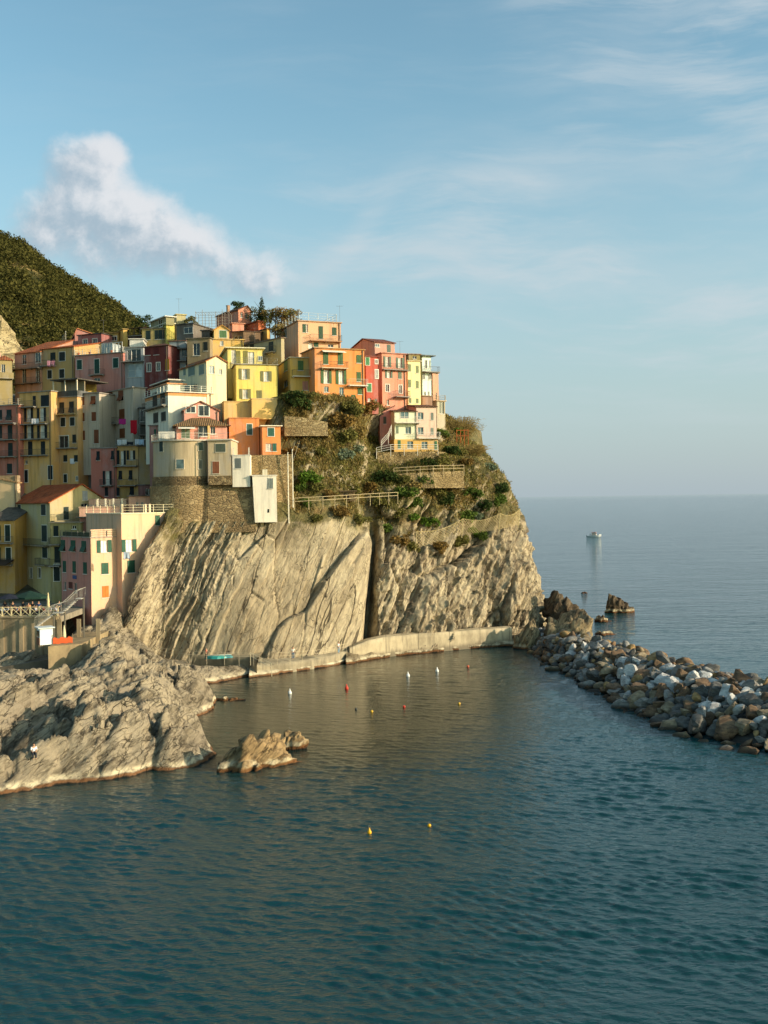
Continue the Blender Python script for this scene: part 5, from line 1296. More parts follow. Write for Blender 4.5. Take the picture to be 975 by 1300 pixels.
# ------------------------------------------------------------------ harbour front
def harbour():
    zt = 9.75
    D = 128.6
    # seaward wall of the terrace
    x0, x1 = at(-90, 760, D).x, at(74, 760, D).x
    m = MB(); m.box(x0, x1, D-.9, D+.3, 1.0, zt); m.box(x0, x1+.1, D-1.05, D+.35, zt+.002, zt+.16)
    for k in range(9): m.box(x0+2+k*2.4, x0+2.5+k*2.4, D-1.06, D-.905, 2, zt-.2)
    o = m.build('terrace_wall', concrete('#a29072', 'harbour_wall')); tag(o, 'stained concrete wall holding up the restaurant terrace at the left edge', 'wall')
    m = MB(); m.box(x0, x1+.1, D+.351, D+26, 9.0, zt-.01); o = m.build('terrace', concrete('#8f8574', 'terrace_paving')); tag(o, kind='structure')
    # fence of crossed bars
    root = empty('terrace_fence', (x0, D-.3, zt+.16)); tag(root, 'cream timber fence of crossed bars along the restaurant terrace', 'fence')
    n = 14; L = (x1-x0)/n; cream = paint('#d8c79a', .6)
    for k in range(n+1):
        m = MB(); m.box(k*L-.07, k*L+.07, -.07, .07, 0, 1.2); m.build('post', cream, root)
    for k in range(n):
        m = MB(); a, b = k*L+.07, (k+1)*L-.07
        m.bar((a, 0, .12), (b, 0, 1.05), .04); m.bar((a, -.085, 1.05), (b, -.085, .12), .04); m.bar((a, 0, 1.12), (b, 0, 1.12), .05); m.bar((a, 0, .06), (b, 0, .06), .04)
        m.build('crossed_panel', cream, root)
    # stair going down from the terrace to the quay
    root = empty('stairway', at(58, 790, 126.0)); tag(root, 'grey metal stairway with tall bar railings down from the terrace to the white cabin', 'stairs')
    P = [at(44, 796, 124.6), at(66, 780, 125.0), at(80, 776, 125.4), at(95, 762, 125.8), at(104, 758, 126.2)]
    P = [p - root.location for p in P]
    m = MB()
    for a, b in zip(P, P[1:]):
        nst = max(2, int(abs(b.z-a.z)/.19)) if abs(b.z-a.z) > .6 else 1
        for k in range(nst):
            q0 = a.lerp(b, k/nst); q1 = a.lerp(b, (k+1)/nst); z = (a.z + (b.z-a.z)*(k+.5)/nst)
            m.box(q0.x, q1.x-.01, q0.y, q0.y+1.5, z-.06, z)
    m.build('tread', paint('#b8b3a6'), root)
    for off, nm in ((0, 'railing'), (1.55, 'railing')):
        m = MB()
        for a, b in zip(P, P[1:]):
            a2, b2 = a+Vector((0, off, 0)), b+Vector((0, off, 0))
            m.bar(a2+Vector((0, 0, 1.1)), b2+Vector((0, 0, 1.1)), .035)
            k = max(3, int((b-a).length/.16))
            for i in range(k+1):
                p = a2.lerp(b2, i/k); m.bar(p, p+Vector((0, 0, 1.1)), .012)
        m.build(nm, paint('#a8a396'), root)
    for p in (P[1], P[2], P[4]):
        m = MB(); m.box(p.x-.08, p.x+.08, p.y+.6, p.y+.76, p.z-6, p.z-.08); m.build('leg', paint('#6d6659'), root)
    # quay under the cabin
    q0, q1 = at(61, 811, 119.5), at(103, 806, 121.5)
    m = MB(); m.prism([(q0.x, q0.y, -1), (q1.x, q1.y, -1), (q1.x, q1.y+12, -1), (q0.x, q0.y+12, -1)], [(q0.x, q0.y, 7.3), (q1.x, q1.y, 7.3), (q1.x, q1.y+12, 7.3), (q0.x, q0.y+12, 7.3)])
    o = m.build('quay', concrete('#a08c6a', 'quay_concrete')); tag(o, kind='structure')
    q2 = at(-40, 850, 121)
    m = MB(); m.prism([(q2.x, q0.y+1.5, -1), (q0.x+.02, q0.y+1.5, -1), (q0.x+.02, q0.y+9, -1), (q2.x, q0.y+9, -1)], [(q2.x, q0.y+1.5, 4.2), (q0.x+.02, q0.y+1.5, 5.6), (q0.x+.02, q0.y+9, 5.6), (q2.x, q0.y+9, 4.2)])
    o = m.build('slipway', concrete('#6f6657', 'slipway_concrete')); tag(o, kind='structure')
    # white cabin
    c = at(57, 809, 121.6); root = empty('cabin', (c.x, c.y, 7.3), R(32)); tag(root, 'small white boarded kiosk with a projecting flat roof above the quay', 'kiosk')
    m = MB(); m.box(-.75, .75, -.75, .75, 0, 1.95); m.build('wall', paint('#d9e0de', .5), root)
    m = MB(); m.box(-1.0, .95, -1.0, .95, 1.952, 2.06); m.build('roof', paint('#c9d0cf', .5), root)
    m = MB(); m.box(-.82, -.752, -.5, .45, .95, 1.65); m.build('counter_window', glass_mat('dark'), root)
    m = MB(); m.box(-.83, -.753, -.72, .72, 0, .85); m.build('counter_panel', paint('#7a5240'), root)
    # orange barrier netting on posts
    a, b = at(67, 806, 121.2), at(92, 805, 122.2); root = empty('safety_barrier', (a.x, a.y, 7.3)); tag(root, 'orange safety netting on thin posts beside the white kiosk', 'barrier')
    d = Vector((b.x-a.x, b.y-a.y, 0)); m = MB(); n = 10
    for k in range(n):
        p, q = d*(k/n), d*((k+1)/n); s0 = .12*math.sin(k*1.7); s1 = .12*math.sin((k+1)*1.7)
        m.prism([(p.x, p.y, .05+s0*.3), (q.x, q.y, .05+s1*.3), (q.x, q.y+.02, .05+s1*.3), (p.x, p.y+.02, .05+s0*.3)], [(p.x, p.y, .72+s0), (q.x, q.y, .72+s1), (q.x, q.y+.02, .72+s1), (p.x, p.y+.02, .72+s0)])
    m.build('netting', paint('#c8562a', .8), root)
    for k in range(4):
        m = MB(); p = d*(k/3); m.box(p.x-.03, p.x+.03, p.y+.03, p.y+.09, 0, 1.15); m.build('post', paint('#8a7a60'), root)
    # folded parasols
    def folded(px, py, D, z, h, c, label):
        p = at(px, py, D); root = empty('folded_parasol', (p.x, p.y, z)); tag(root, label, 'parasol')
        m = MB(); m.lathe([(.03, 0), (.03, h*.45)], 8); m.build('pole', paint('#8d8674'), root)
        m = MB(); m.lathe([(.16, h*.3), (.2, h*.36), (.15, h*.7), (.06, h*.97), (.02, h)], 9); m.build('canopy', paint(c, .9), root)
    folded(81.5, 800, 122.5, 7.3, 2.1, '#d8c9a0', 'closed cream parasol behind the orange netting')
    folded(61, 752, 130.5, zt, 2.9, '#cdb98c', 'closed beige parasol standing among the restaurant guests')
    # open dark green parasol over the tables
    p = at(38, 752, 133); root = empty('parasol', (p.x, p.y, zt)); tag(root, 'wide dark green parasol shading the restaurant tables', 'parasol')
    m = MB(); m.lathe([(.05, 0), (.05, 2.5)], 8); m.build('pole', paint('#4d4a42'), root)
    m = MB(); ring = [(2.6*math.cos(R(a)), 1.9*math.sin(R(a)), 2.2) for a in range(0, 360, 45)]
    for i in range(8):
        a, b = ring[i], ring[(i+1) % 8]
        m.poly([a, b, (0, 0, 2.95)]); m.quad(a, b, (b[0], b[1], 1.98), (a[0], a[1], 1.98))
    m.build('canopy', paint('#17332a', .9), root)
    p = at(12, 752, 132); root = empty('parasol', (p.x, p.y, zt)); tag(root, 'navy parasol at the left end of the restaurant terrace', 'parasol')
    m = MB(); m.lathe([(.05, 0), (.05, 2.5)], 8); m.build('pole', paint('#4d4a42'), root)
    m = MB(); ring = [(1.8*math.cos(R(a)), 1.5*math.sin(R(a)), 2.1) for a in range(0, 360, 45)]
    for i in range(8):
        a, b = ring[i], ring[(i+1) % 8]
        m.poly([a, b, (0, 0, 2.7)])
    m.build('canopy', paint('#1d2230', .9), root)
    # tables
    for i, (px, D_, lab) in enumerate(((6, 130.6, 'nearest the left edge'), (22, 130.9, 'under the navy parasol'), (40, 131, 'under the dark green parasol'), (68, 130.8, 'beside the closed beige parasol'))):
        p = at(px, 752, D_); root = empty('cafe_table', (p.x, p.y, zt)); tag(root, 'small pale restaurant table ' + lab, 'table', 'restaurant tables')
        m = MB(); m.lathe([(.45, .72), (.45, .75)], 12); m.build('table_top', paint('#cfc8b8'), root)
        m = MB(); m.lathe([(.25, 0), (.04, .05), (.04, .72)], 8); m.build('leg', paint('#3a3632'), root)
harbour()

# ------------------------------------------------------------------ people
def skin_mesh(name, joints, edges, mat, parent=None, sub=1):
    me = bpy.data.meshes.new(name); me.from_pydata([j[:3] for j in joints], edges, []); me.materials.append(mat)
    o = bpy.data.objects.new(name, me); col.objects.link(o)
    md = o.modifiers.new('skin', 'SKIN'); md.use_smooth_shade = True
    for i, j in enumerate(joints): me.skin_vertices[0].data[i].radius = (j[3], j[4] if len(j) > 4 else j[3])
    me.skin_vertices[0].data[0].use_root = True
    sb = o.modifiers.new('sub', 'SUBSURF'); sb.levels = sb.render_levels = sub
    dg = bpy.context.evaluated_depsgraph_get(); ev = o.evaluated_get(dg)
    nm = bpy.data.meshes.new_from_object(ev)
    nm.materials.clear(); nm.materials.append(mat)
    o.modifiers.clear(); o.data = nm; bpy.data.meshes.remove(me)
    if parent: o.parent = parent
    return o
SKIN = paint('#b98a6c', .6); HAIR = paint('#2b2019', .8)
def person_parts(sit=False, stride=.12):
    """joint lists of body, shirt, trousers; feet at z = 0 (seat at .45 when sitting), facing -y"""
    hip = .46 if sit else .93
    J = [(0, 0, hip, .13, .10), (0, .01, hip+.25, .12, .09), (0, .01, hip+.46, .155, .09), (0, 0, hip+.57, .05), (0, -.02, hip+.66, .07, .08), (0, -.02, hip+.78, .075, .09)]
    Ed = [(0, 1), (1, 2), (2, 3), (3, 4), (4, 5)]
    arms, legs = [], []
    for sx in (-1, 1):
        n = len(J)
        if sit: J += [(sx*.19, 0, hip+.48, .05), (sx*.24, -.08, hip+.24, .042), (sx*.14, -.30, hip+.14, .035), (sx*.12, -.38, hip+.13, .03)]
        else: J += [(sx*.19, 0, hip+.48, .05), (sx*.25, .02, hip+.22, .042), (sx*.24, -.08, hip-.02, .035), (sx*.23, -.12, hip-.10, .03)]
        Ed += [(2, n), (n, n+1), (n+1, n+2), (n+2, n+3)]
        n = len(J); f = sx*stride
        if sit: J += [(sx*.10, -.05, hip-.02, .085), (sx*.12, -.44, hip, .065), (sx*.12, -.46, .08, .045), (sx*.12, -.60, .04, .035)]
        else: J += [(sx*.10, 0, hip-.07, .085), (sx*.10, -f*.5, .50, .062), (sx*.10, f*.6, .09, .045), (sx*.10, f*.6-.14, .04, .035)]
        Ed += [(0, n), (n, n+1), (n+1, n+2), (n+2, n+3)]
    return J, Ed
def make_person(label, loc, rz, shirt, trousers, sit=False, long=True, group=None, stride=.12, hair=HAIR):
    root = empty('person', loc, rz); tag(root, label, 'person', group)
    J, Ed = person_parts(sit, stride)
    skin_mesh('body', J, Ed, SKIN, root)
    grow = lambda q, k: (q[0], q[1], q[2], q[3]+k, (q[4] if len(q) > 4 else q[3])+k)
    sidx = [0, 1, 2, 6, 7, 14, 15]; mp = {a: i for i, a in enumerate(sidx)}
    skin_mesh('shirt', [grow(J[i], .022) for i in sidx], [(mp[a], mp[b]) for a, b in Ed if a in mp and b in mp], paint(shirt, .9), root)
    tidx = [0, 10, 11, 12, 18, 19, 20] if long else [0, 10, 11, 18, 19]; mp = {a: i for i, a in enumerate(tidx)}
    skin_mesh('trousers', [grow(J[i], .028) for i in tidx], [(mp[a], mp[b]) for a, b in Ed if a in mp and b in mp], paint(trousers, .9), root)
    h = J[5]; skin_mesh('hair', [(h[0], h[1]+.03, h[2]-.06, .085, .08), (h[0], h[1]+.02, h[2]+.03, .09, .09)], [(0, 1)], hair, root)
    return root
ZT = 9.75
def guest(px, D, shirt, trousers, label, sit=True, rz=0.0):
    p = at(px, 750, D)
    make_person(label, (p.x, p.y, ZT), rz, shirt, trousers, sit, group='guests on the restaurant terrace')
    if sit:
        root = empty('cafe_chair', (p.x, p.y, ZT), rz); tag(root, ('dark chair of the ' + label.replace('person ', 'guest ', 1).replace(' sitting', '')).replace(' of the terrace', ''), 'chair', 'restaurant chairs')
        m = MB(); m.box(-.22, .22, -.22, .2, .30, .34); m.build('seat', paint('#3a2d22'), root)
        m = MB(); m.box(-.22, .22, .205, .24, .36, .85); m.build('backrest', paint('#3a2d22'), root)
        for x, y in ((-.2, -.2), (.17, -.2), (-.2, .2), (.17, .2)):
            m = MB(); m.box(x, x+.03, y-.015, y+.015, 0, .298); m.build('leg', paint('#3a2d22'), root)
guest(3, 130.0, '#9db4c4', '#2b3140', 'person in a pale blue shirt sitting at the left edge of the terrace', True, R(40))
guest(10, 130.3, '#d5d8d8', '#2a2a2e', 'person in a white shirt sitting under the navy parasol', True, R(-50))
guest(16, 131.4, '#20242c', '#2a2a2e', 'person in black standing behind the crossed fence', False, R(20))
guest(20, 129.8, '#2d5f8a', '#33302d', 'person in a bright blue top sitting near the navy parasol', True, R(160))
guest(24.5, 130.4, '#b06a48', '#2a2a2e', 'person in a rust jumper sitting at the fence', True, R(60))
guest(29, 131.8, '#2a2d35', '#23252b', 'person in dark clothes standing beside the dark green parasol', False, R(-30))
guest(33, 129.9, '#8a8f96', '#23252b', 'person in a grey top sitting left of the dark green parasol', True, R(-70))
guest(36, 129.5, '#d0905c', '#5a3a2a', 'person in an orange top standing at the terrace fence', False, R(180))
guest(45, 130.2, '#c8ccd2', '#30384a', 'person in a light grey shirt sitting under the dark green parasol', True, R(80))
guest(49, 131.6, '#31446a', '#23252b', 'person in a navy jumper standing by the closed beige parasol', False, R(10))
guest(64, 130.0, '#b9c0ca', '#2a2d33', 'person in a pale jacket sitting right of the closed beige parasol', True, R(-40))
guest(71, 130.4, '#9fa6b8', '#3a3d45', 'person in a lilac grey top sitting at the right end of the terrace', True, R(50))
guest(6, 132.5, '#3a2f38', '#2a2a2e', 'person in a plum coat standing at the back of the terrace on the left', False, R(15))
guest(13, 129.6, '#b9a48a', '#3a332d', 'person in a beige top sitting by the crossed fence', True, R(170))
guest(41, 131.5, '#1f2126', '#23252b', 'person in a black coat standing under the dark green parasol', False, R(-15))
guest(54, 129.7, '#7a2f2a', '#2a2a2e', 'person in a dark red top sitting by the closed parasol', True, R(150))
guest(75, 131.6, '#3f4a55', '#23252b', 'person in a slate jacket standing at the top of the stairway', False, R(40))
loc, _ = hit(43, 958, shore_bvh)
if loc: make_person('person in a white shirt sitting alone on the shore rocks', loc - Vector((0, 0, .3)), R(25), '#e6e6e4', '#2c2f36', True)

# ------------------------------------------------------------------ breakwater
def boulder_mats():
    out = {}
    for nm, a, b, c in (('chalky white', '#cdcac3', '#9d9b96', '#5f5e5c'), ('pale grey', '#94918a', '#6d6a65', '#454340'), ('dark grey', '#6a6862', '#4c4a46', '#2e2c2a'), ('brown', '#82694f', '#574535', '#352b22'), ('ochre', '#a5885c', '#7f6642', '#4f3d26'), ('tan', '#9a8a70', '#716450', '#463e33')):
        m, t = new_mat('boulder_' + nm.replace(' ', '_'))
        g = t.n('ShaderNodeNewGeometry').outputs['Position']
        rnd = t.n('ShaderNodeObjectInfo').outputs['Random']
        off = t.n('ShaderNodeVectorMath', {0: g, 1: t.n('ShaderNodeCombineXYZ', {0: t.math('MULTIPLY', rnd, 40.0), 1: 0.0, 2: 0.0}).outputs[0]}, operation='ADD').outputs[0]
        n1 = t.noise(t.mapping(off, rot=(.5, .4, 0), sc=(1.0, 1.0, 2.6)), 1.0, 6, .66, .5); n2 = t.noise(off, 5, 5, .7)
        k = t.mix(t.maprange(n1, .36, .62), lin(a), lin(b)); k = t.mix(t.maprange(n1, .58, .76, 0, .9), k, lin(c))
        k = t.mix(t.maprange(n2, .5, .75, 0, .5), k, lin(c))
        z = t.n('ShaderNodeSeparateXYZ', {0: g}).outputs[2]
        k = t.mix(t.maprange(t.math('ADD', z, t.math('MULTIPLY', n1, .7)), 0.9, 0.45, 0, .8), k, lin('#2a2119'))
        finish(t, k, .85, bump(t, t.math('ADD', t.math('MULTIPLY', n1, 1.2), t.math('MULTIPLY', n2, .4)), .8, .14), .25)
        out[nm] = m
    return out
BM = boulder_mats()
def boulder_mesh(seed, sub=3, planes=12, rough=.035):
    rng = np.random.default_rng(seed)
    bm = bmesh.new(); bmesh.ops.create_icosphere(bm, subdivisions=sub, radius=1.0)
    v = np.array([x.co[:] for x in bm.verts])
    r = np.full(len(v), 1.25)
    for _ in range(planes):
        n = rng.normal(size=3); n /= np.linalg.norm(n); d = rng.uniform(.5, .95)
        c = v @ n
        lim = np.where(c > 1e-3, d/np.maximum(c, 1e-3), 9)
        k = 46.0
        r = -np.log(np.exp(-k*r) + np.exp(-k*np.minimum(lim, 4)))/k
    q = v*r[:, None]
    q = q*(1 + rough*fbm(q*1.8 + seed*7, 3, seed)[:, None] +   .03*facets(q*2.4 + seed, seed+9)[0][:, None] +   .015*fbm(q*6 + seed, 2, seed+9)[:, None])
    q *= np.array([1.0, rng.uniform(.7, .95), rng.uniform(.55, .8)])
    for x, p in zip(bm.verts, q): x.co = p
    me = bpy.data.meshes.new('boulder'); bm.to_mesh(me); bm.free()
    me.polygons.foreach_set('use_smooth', [True]*len(me.polygons)); me.set_sharp_from_angle(angle=R(22))
    return me
BVAR = {nm: [boulder_mesh(100+20*i+k) for k in range(5)] for i, nm in enumerate(BM)}
for nm, ms in BVAR.items():
    for me in ms: me.materials.append(BM[nm])
CEN = np.array([(25.5, 166, 3.4, 2.8), (28, 155, 5, 3.0), (30, 146, 6.8, 3.2), (33.2, 131, 8, 3.4), (35.5, 119, 8.4, 3.5), (37.4, 111, 9.6, 3.7), (41.5, 103, 10.8, 3.9), (48, 100, 10.6, 4.0), (56, 98, 10.6, 4.0)])
for _ in range(3):      # round off the bends
    CEN = np.concatenate([CEN[:1]] + [np.array([a*.75+b*.25, a*.25+b*.75]) for a, b in zip(CEN, CEN[1:])] + [CEN[-1:]])
def bw_frame(s):
    i = np.concatenate([[0], np.cumsum(np.hypot(*np.diff(CEN[:, :2], axis=0).T))])
    g = [np.interp(s, i, CEN[:, k]) for k in range(4)]
    h = [np.interp(s+.5, i, CEN[:, k]) for k in range(2)]; l = [np.interp(s-.5, i, CEN[:, k]) for k in range(2)]
    d = np.array([h[0]-l[0], h[1]-l[1]]); d /= max(np.linalg.norm(d), 1e-6)
    return g, d, i[-1]
def breakwater():
    _, _, L = bw_frame(0)
    # rubble core
    rows = []
    for s in np.linspace(0, L, 60):
        (x, y, w, h), d, _ = bw_frame(s); n = np.array([d[1], -d[0]])   # n points to the cove's side when going seaward
        row = []
        for a in np.linspace(-1, 1, 25):
            zz = (h-.9)*(1-abs(a)**2.0) - .7
            row.append((x + n[0]*a*w, y + n[1]*a*w, zz))
        rows.append(row)
    P = np.array(rows); q = P.reshape(-1, 3); P[..., 2] += (.5*fbm(q/1.3, 3, 5)).reshape(P.shape[:2])
    o = grid_obj('rubble_core', P, BM['dark grey']); tag(o, 'loose dark rubble filling the gaps between the boulders of the breakwater', 'rubble', kind='stuff')
    rng = random.Random(11)
    s = 0.4; todo = []
    pos_words = ("at the breakwater's cove waterline", "low on the breakwater's cove side", "midway up the breakwater's cove side", "high on the breakwater's cove side", "on the breakwater's crest", "on the breakwater's seaward side")
    while s < L:
        (x, y, w, h), d, _ = bw_frame(s); n = np.array([d[1], -d[0]])
        size = 0.66 + .42*s/L
        a = 1.08
        while a > -0.5:
            sz = size*rng.choice((.45, .55, .7, .85, 1.0, 1.0, 1.25, 1.6))
            aa = a + rng.uniform(-.05, .05); ss = rng.uniform(-.6, .6)
            X, Y = x + n[0]*aa*w + d[0]*ss, y + n[1]*aa*w + d[1]*ss
            zz = (h-.35)*(1-min(abs(aa), 1.1)**1.9) - .05 + rng.uniform(-.25, .35)
            if X/Y < .68:
                nm = rng.choices(list(BM), ((2.6 if .4 < s/L < .85 else 1.0) if -.2 < aa < .7 else .25, 1.8, 3.0, 2.8 if aa > .4 else 1.8, .45 + (.5 if aa < 0 else 0), 1.7))[0]
                band = 0 if aa > .88 else 1 if aa > .62 else 2 if aa > .36 else 3 if aa > .12 else 4 if aa > -.2 else 5
                word = 'large ' if sz > 1.16*size else 'small ' if sz < .7*size else ''
                sec = ('by the cliff rocks', 'just past the cliff rocks', 'in its first third', 'in its middle', 'past its middle', 'where it widens', 'near the right edge')[min(6, int(s/L*7))]
                k = rng.uniform(.85, 1.15)
                todo.append(((sz/Y*(.5 if aa < -.2 else 1)) if X/Y < (975-CX)/FPX + .02 else 0.0, nm, rng.choice(BVAR[nm]), (X, Y, zz), (rng.uniform(-.9, .9), rng.uniform(-.9, .9), rng.uniform(0, 6.3)), (sz*k, sz, sz*rng.uniform(.85, 1.1)), f'{word}{nm} boulder {pos_words[band]} {sec}'))
            a -= (sz*1.36)/w*rng.uniform(.85, 1.1)
        s += size*1.36*(.6 if s/L > .55 else 1)
    todo.sort(key=lambda q: -q[0])
    for _, nm, me, loc, rot, sc, label in todo[:298]:
        b = bpy.data.objects.new('boulder', me); col.objects.link(b)
        b.location = loc; b.rotation_euler = rot; b.scale = sc
        tag(b, label, 'boulder', 'boulders of the breakwater')
    # the many smallest stones between them, as one mass
    from mathutils import Euler
    names = list(BM); vs, fs, mi = [], [], []; base = 0
    for _, nm, me, loc, rot, sc, label in todo[298:]:
        M = Matrix.Translation(loc) @ Euler(rot).to_matrix().to_4x4() @ Matrix.Diagonal((*sc, 1))
        v = np.zeros(len(me.vertices)*3); me.vertices.foreach_get('co', v); v = v.reshape(-1, 3)
        Mn = np.array(M); vs.append(v @ Mn[:3, :3].T + Mn[:3, 3])
        f = np.zeros(len(me.polygons)*3, np.int32); me.polygons.foreach_get('vertices', f); fs.append(f + base); mi.append(np.full(len(me.polygons), names.index(nm), np.int32)); base += len(v)
    if vs:
        V = np.concatenate(vs); F = np.concatenate(fs); I = np.concatenate(mi)
        me = bpy.data.meshes.new('small_stones'); me.vertices.add(len(V)); me.vertices.foreach_set('co', V.reshape(-1).astype(np.float32))
        me.loops.add(len(F)); me.polygons.add(len(I)); me.loops.foreach_set('vertex_index', F); me.polygons.foreach_set('loop_start', (np.arange(len(I))*3).astype(np.int32))
        for nm in names: me.materials.append(BM[nm])
        me.polygons.foreach_set('material_index', I); me.polygons.foreach_set('use_smooth', np.ones(len(I), bool)); me.update(calc_edges=True)
        o = bpy.data.objects.new('small_stones', me); col.objects.link(o); tag(o, 'smaller grey and brown stones wedged between the boulders of the breakwater', 'stones', kind='stuff')
    return len(todo)
nb = breakwater(); print('BOULDERS', nb)

# ------------------------------------------------------------------ sea rocks
def sea_rock(label, px, py, D, w, h, dep, seed, mat, rz=0.0, skew=0.0, sub=5, z=-.5, name='sea_rock', point=1.0):
    c = at(px, py, D) if D else atz(px, py, 0.0)
    rng = np.random.default_rng(seed)
    bm = bmesh.new(); bmesh.ops.create_icosphere(bm, subdivisions=sub, radius=1.0)
    v = np.array([x.co[:] for x in bm.verts]); r = np.full(len(v), 1.2)
    for _ in range(16):
        n = rng.normal(size=3); n /= np.linalg.norm(n); c_ = v @ n
        r = np.minimum(r, np.where(c_ > 1e-3, rng.uniform(.6, 1.0)/np.maximum(c_, 1e-3), 9))
    q = v*r[:, None]; q[:, 2] = np.where(q[:, 2] > 0, q[:, 2]**point, q[:, 2])
    q = q*np.array([w/2, dep/2, h]); q[:, 0] += skew*q[:, 2]
    st = q[:, 0]*math.sin(STRATA) - q[:, 2]*math.cos(STRATA)
    l = q[:, 0]*math.cos(STRATA) + q[:, 2]*math.sin(STRATA)
    w1, w2, cid = worley(np.stack([st/(w*.12) + seed, l/(w*.35), q[:, 1]/(w*.25)], 1), seed)
    nn = q/np.maximum(np.linalg.norm(q, axis=1, keepdims=True), 1e-6)
    q = q + nn*(w*.085*((cid-.5)*2*sstep(0, .12, w2-w1)) - w*.035*np.exp(-((w2-w1)/.1)**2) + w*.06*fbm(q/(w*.2)+seed, 4, seed))[:, None]
    for x, p in zip(bm.verts, q): x.co = p
    me = bpy.data.meshes.new(name); bm.to_mesh(me); bm.free()
    me.materials.append(mat); me.polygons.foreach_set('use_smooth', [True]*len(me.polygons))
    o = bpy.data.objects.new(name, me); col.objects.link(o); o.location = (c.x, c.y, z); o.rotation_euler = (0, 0, rz)
    tag(o, label, 'rock'); return o
M_dark = rock_mat('dark_sea_rock', '#75654f', '#5a4d3d', '#332b22', strata_rot=R(60), sc=1.6)
M_isle = rock_mat('islet_rock', '#a18760', '#8a7150', '#4c3d2b', strata_rot=R(45), sc=1.5)
M_east = rock_mat('east_rock', '#a3906c', '#82725a', '#4f4536', strata_rot=R(62), sc=1.2)
sea_rock('long tan rock standing alone in the cove, larger of the pair', 331, 972, 0, 6.6, 3.4, 3.6, 3, M_isle, R(24), .35)
sea_rock('small round rock just right of the long tan rock in the cove', 373, 950, 0, 2.5, 2.2, 2.2, 5, M_isle, .4, 0)
sea_rock('flat dark rock awash off the tip of the shore rocks', 293, 889, 0, 3.4, .9, 1.6, 8, M_isle, 0, 0)
sea_rock('wedge-shaped dark rock rising from the open sea', 787, 777, 0, 6.8, 4.6, 5.0, 13, M_dark, .2, -.35)
sea_rock('big craggy rock at the foot of the headland where the breakwater starts', 729, 806, 160, 9.4, 6.6, 8.0, 41, M_east, .3, -.10, z=-.8)
sea_rock('dark shaded rock between the sea wall and the big craggy rock', 676, 812, 162, 5.6, 6.6, 5.0, 24, M_east, .9, .1, z=-.6)
sea_rock('dark jagged rock peeping out behind the big craggy rock', 714, 758, 172, 7.0, 4.0, 5, 27, M_dark, -.2, -.4, z=3.6)
sea_rock('low brown rock at the seaward foot of the big craggy rock', 762, 789, 0, 4.4, 1.6, 3, 31, M_dark, .5, 0)
sea_rock('small flat rock barely out of the water beyond the craggy rock', 741, 753, 0, 3.0, .7, 3, 33, M_dark, .5, 0)
sea_rock('low rock beside the start of the breakwater on the open sea side', 768, 806, 0, 4.0, 1.2, 3, 36, M_dark, .2, 0)

# ------------------------------------------------------------------ boat and buoys
def boat():
    c = atz(754, 682, 0); root = empty('fishing_boat', (c.x, c.y, 0), R(-25)); tag(root, 'small white motor boat with a red and white cabin out on the open sea', 'boat')
    L, W = 6.6, 2.3; root.scale = (1.25, 1.25, 1.25); m = MB(); sec = []
    for x, w, zk, zs in ((-3.3, .9, -.2, .75), (-1.5, 1.1, -.3, .8), (.8, 1.1, -.3, .95), (2.4, .7, -.2, 1.2), (3.4, .06, .3, 1.5)):
        sec.append([(x, -w, zs), (x, -w*.75, zk+.25), (x, 0, zk), (x, w*.75, zk+.25), (x, w, zs)])
    for a, b in zip(sec, sec[1:]):
        for k in range(4): m.quad(a[k], b[k], b[k+1], a[k+1])
        m.quad(a[0], a[4], b[4], b[0])
    m.poly(sec[0]); m.build('hull', paint('#ecebe6', .4), root)
    m = MB(); m.prism([(-.9, -.75, .8), (1.3, -.7, .9), (1.3, .7, .9), (-.9, .75, .8)], [(-.8, -.7, 2.1), (.9, -.6, 2.2), (.9, .6, 2.2), (-.8, .7, 2.1)]); cb = m.build('cabin', paint('#c9b8a8', .4), root)
    m = MB(); m.box(-1.1, 1.1, -.85, .85, 2.21, 2.3); m.build('cabin_roof', paint('#b5543c', .5), cb)
    m = MB(); m.box(.95, 1.14, -.5, .5, 1.55, 2.0); m.build('windscreen', glass_mat('dark'), cb)
    m = MB(); m.bar((-1.2, 0, .8), (-1.2, 0, 3.6), .04); m.bar((-1.2, 0, 3.4), (1.0, 0, 2.4), .015); m.build('mast', paint('#c8c4bb'), root)
    m = MB(); m.box(-3.5, -3.3, -.25, .25, .1, 1.0); m.build('outboard_motor', paint('#2b2b2e'), root)
    make_person('person in a dark jacket standing in the stern of the white boat', Vector((c.x, c.y, .6)) + Vector((-2.2*math.cos(R(-25)), -2.2*math.sin(R(-25)), 0)), R(60), '#3a2c2c', '#2a2a30')
boat()
def buoy(px, py, c, label, r=.22, cone=True):
    r *= .82
    p = atz(px, py, 0); root = empty('buoy', (p.x, p.y, -.05)); tag(root, label, 'buoy', 'mooring buoys in the cove')
    m = MB(); m.lathe([(r*.4, -.3*r), (r*.85, .15*r), (r, .7*r), (r*.9, 1.2*r), (r*.55, 1.6*r)] + ([(r*.3, 2.3*r), (r*.18, 2.9*r)] if cone else [(r*.2, 1.75*r)]), 14); m.build('float', paint(c, .35), root, True)
    m = MB(); zt = (2.9 if cone else 1.75)*r; n = 10
    for k in range(n):
        a, b = 2*math.pi*k/n, 2*math.pi*(k+1)/n
        m.bar((.07*math.cos(a), 0, zt+.06+.07*math.sin(a)), (.07*math.cos(b), 0, zt+.06+.07*math.sin(b)), .016)
    m.build('ring', paint('#6d6a62', .4), root)
buoy(469, 1058, '#e0a512', 'bright yellow pear-shaped buoy nearest the bottom of the photo', .20)
buoy(545, 1049, '#e0a512', 'round yellow buoy floating right of the pear-shaped one', .17, False)
buoy(472, 904, '#d6a832', 'small yellow buoy in mid cove beside the dark one', .20, False)
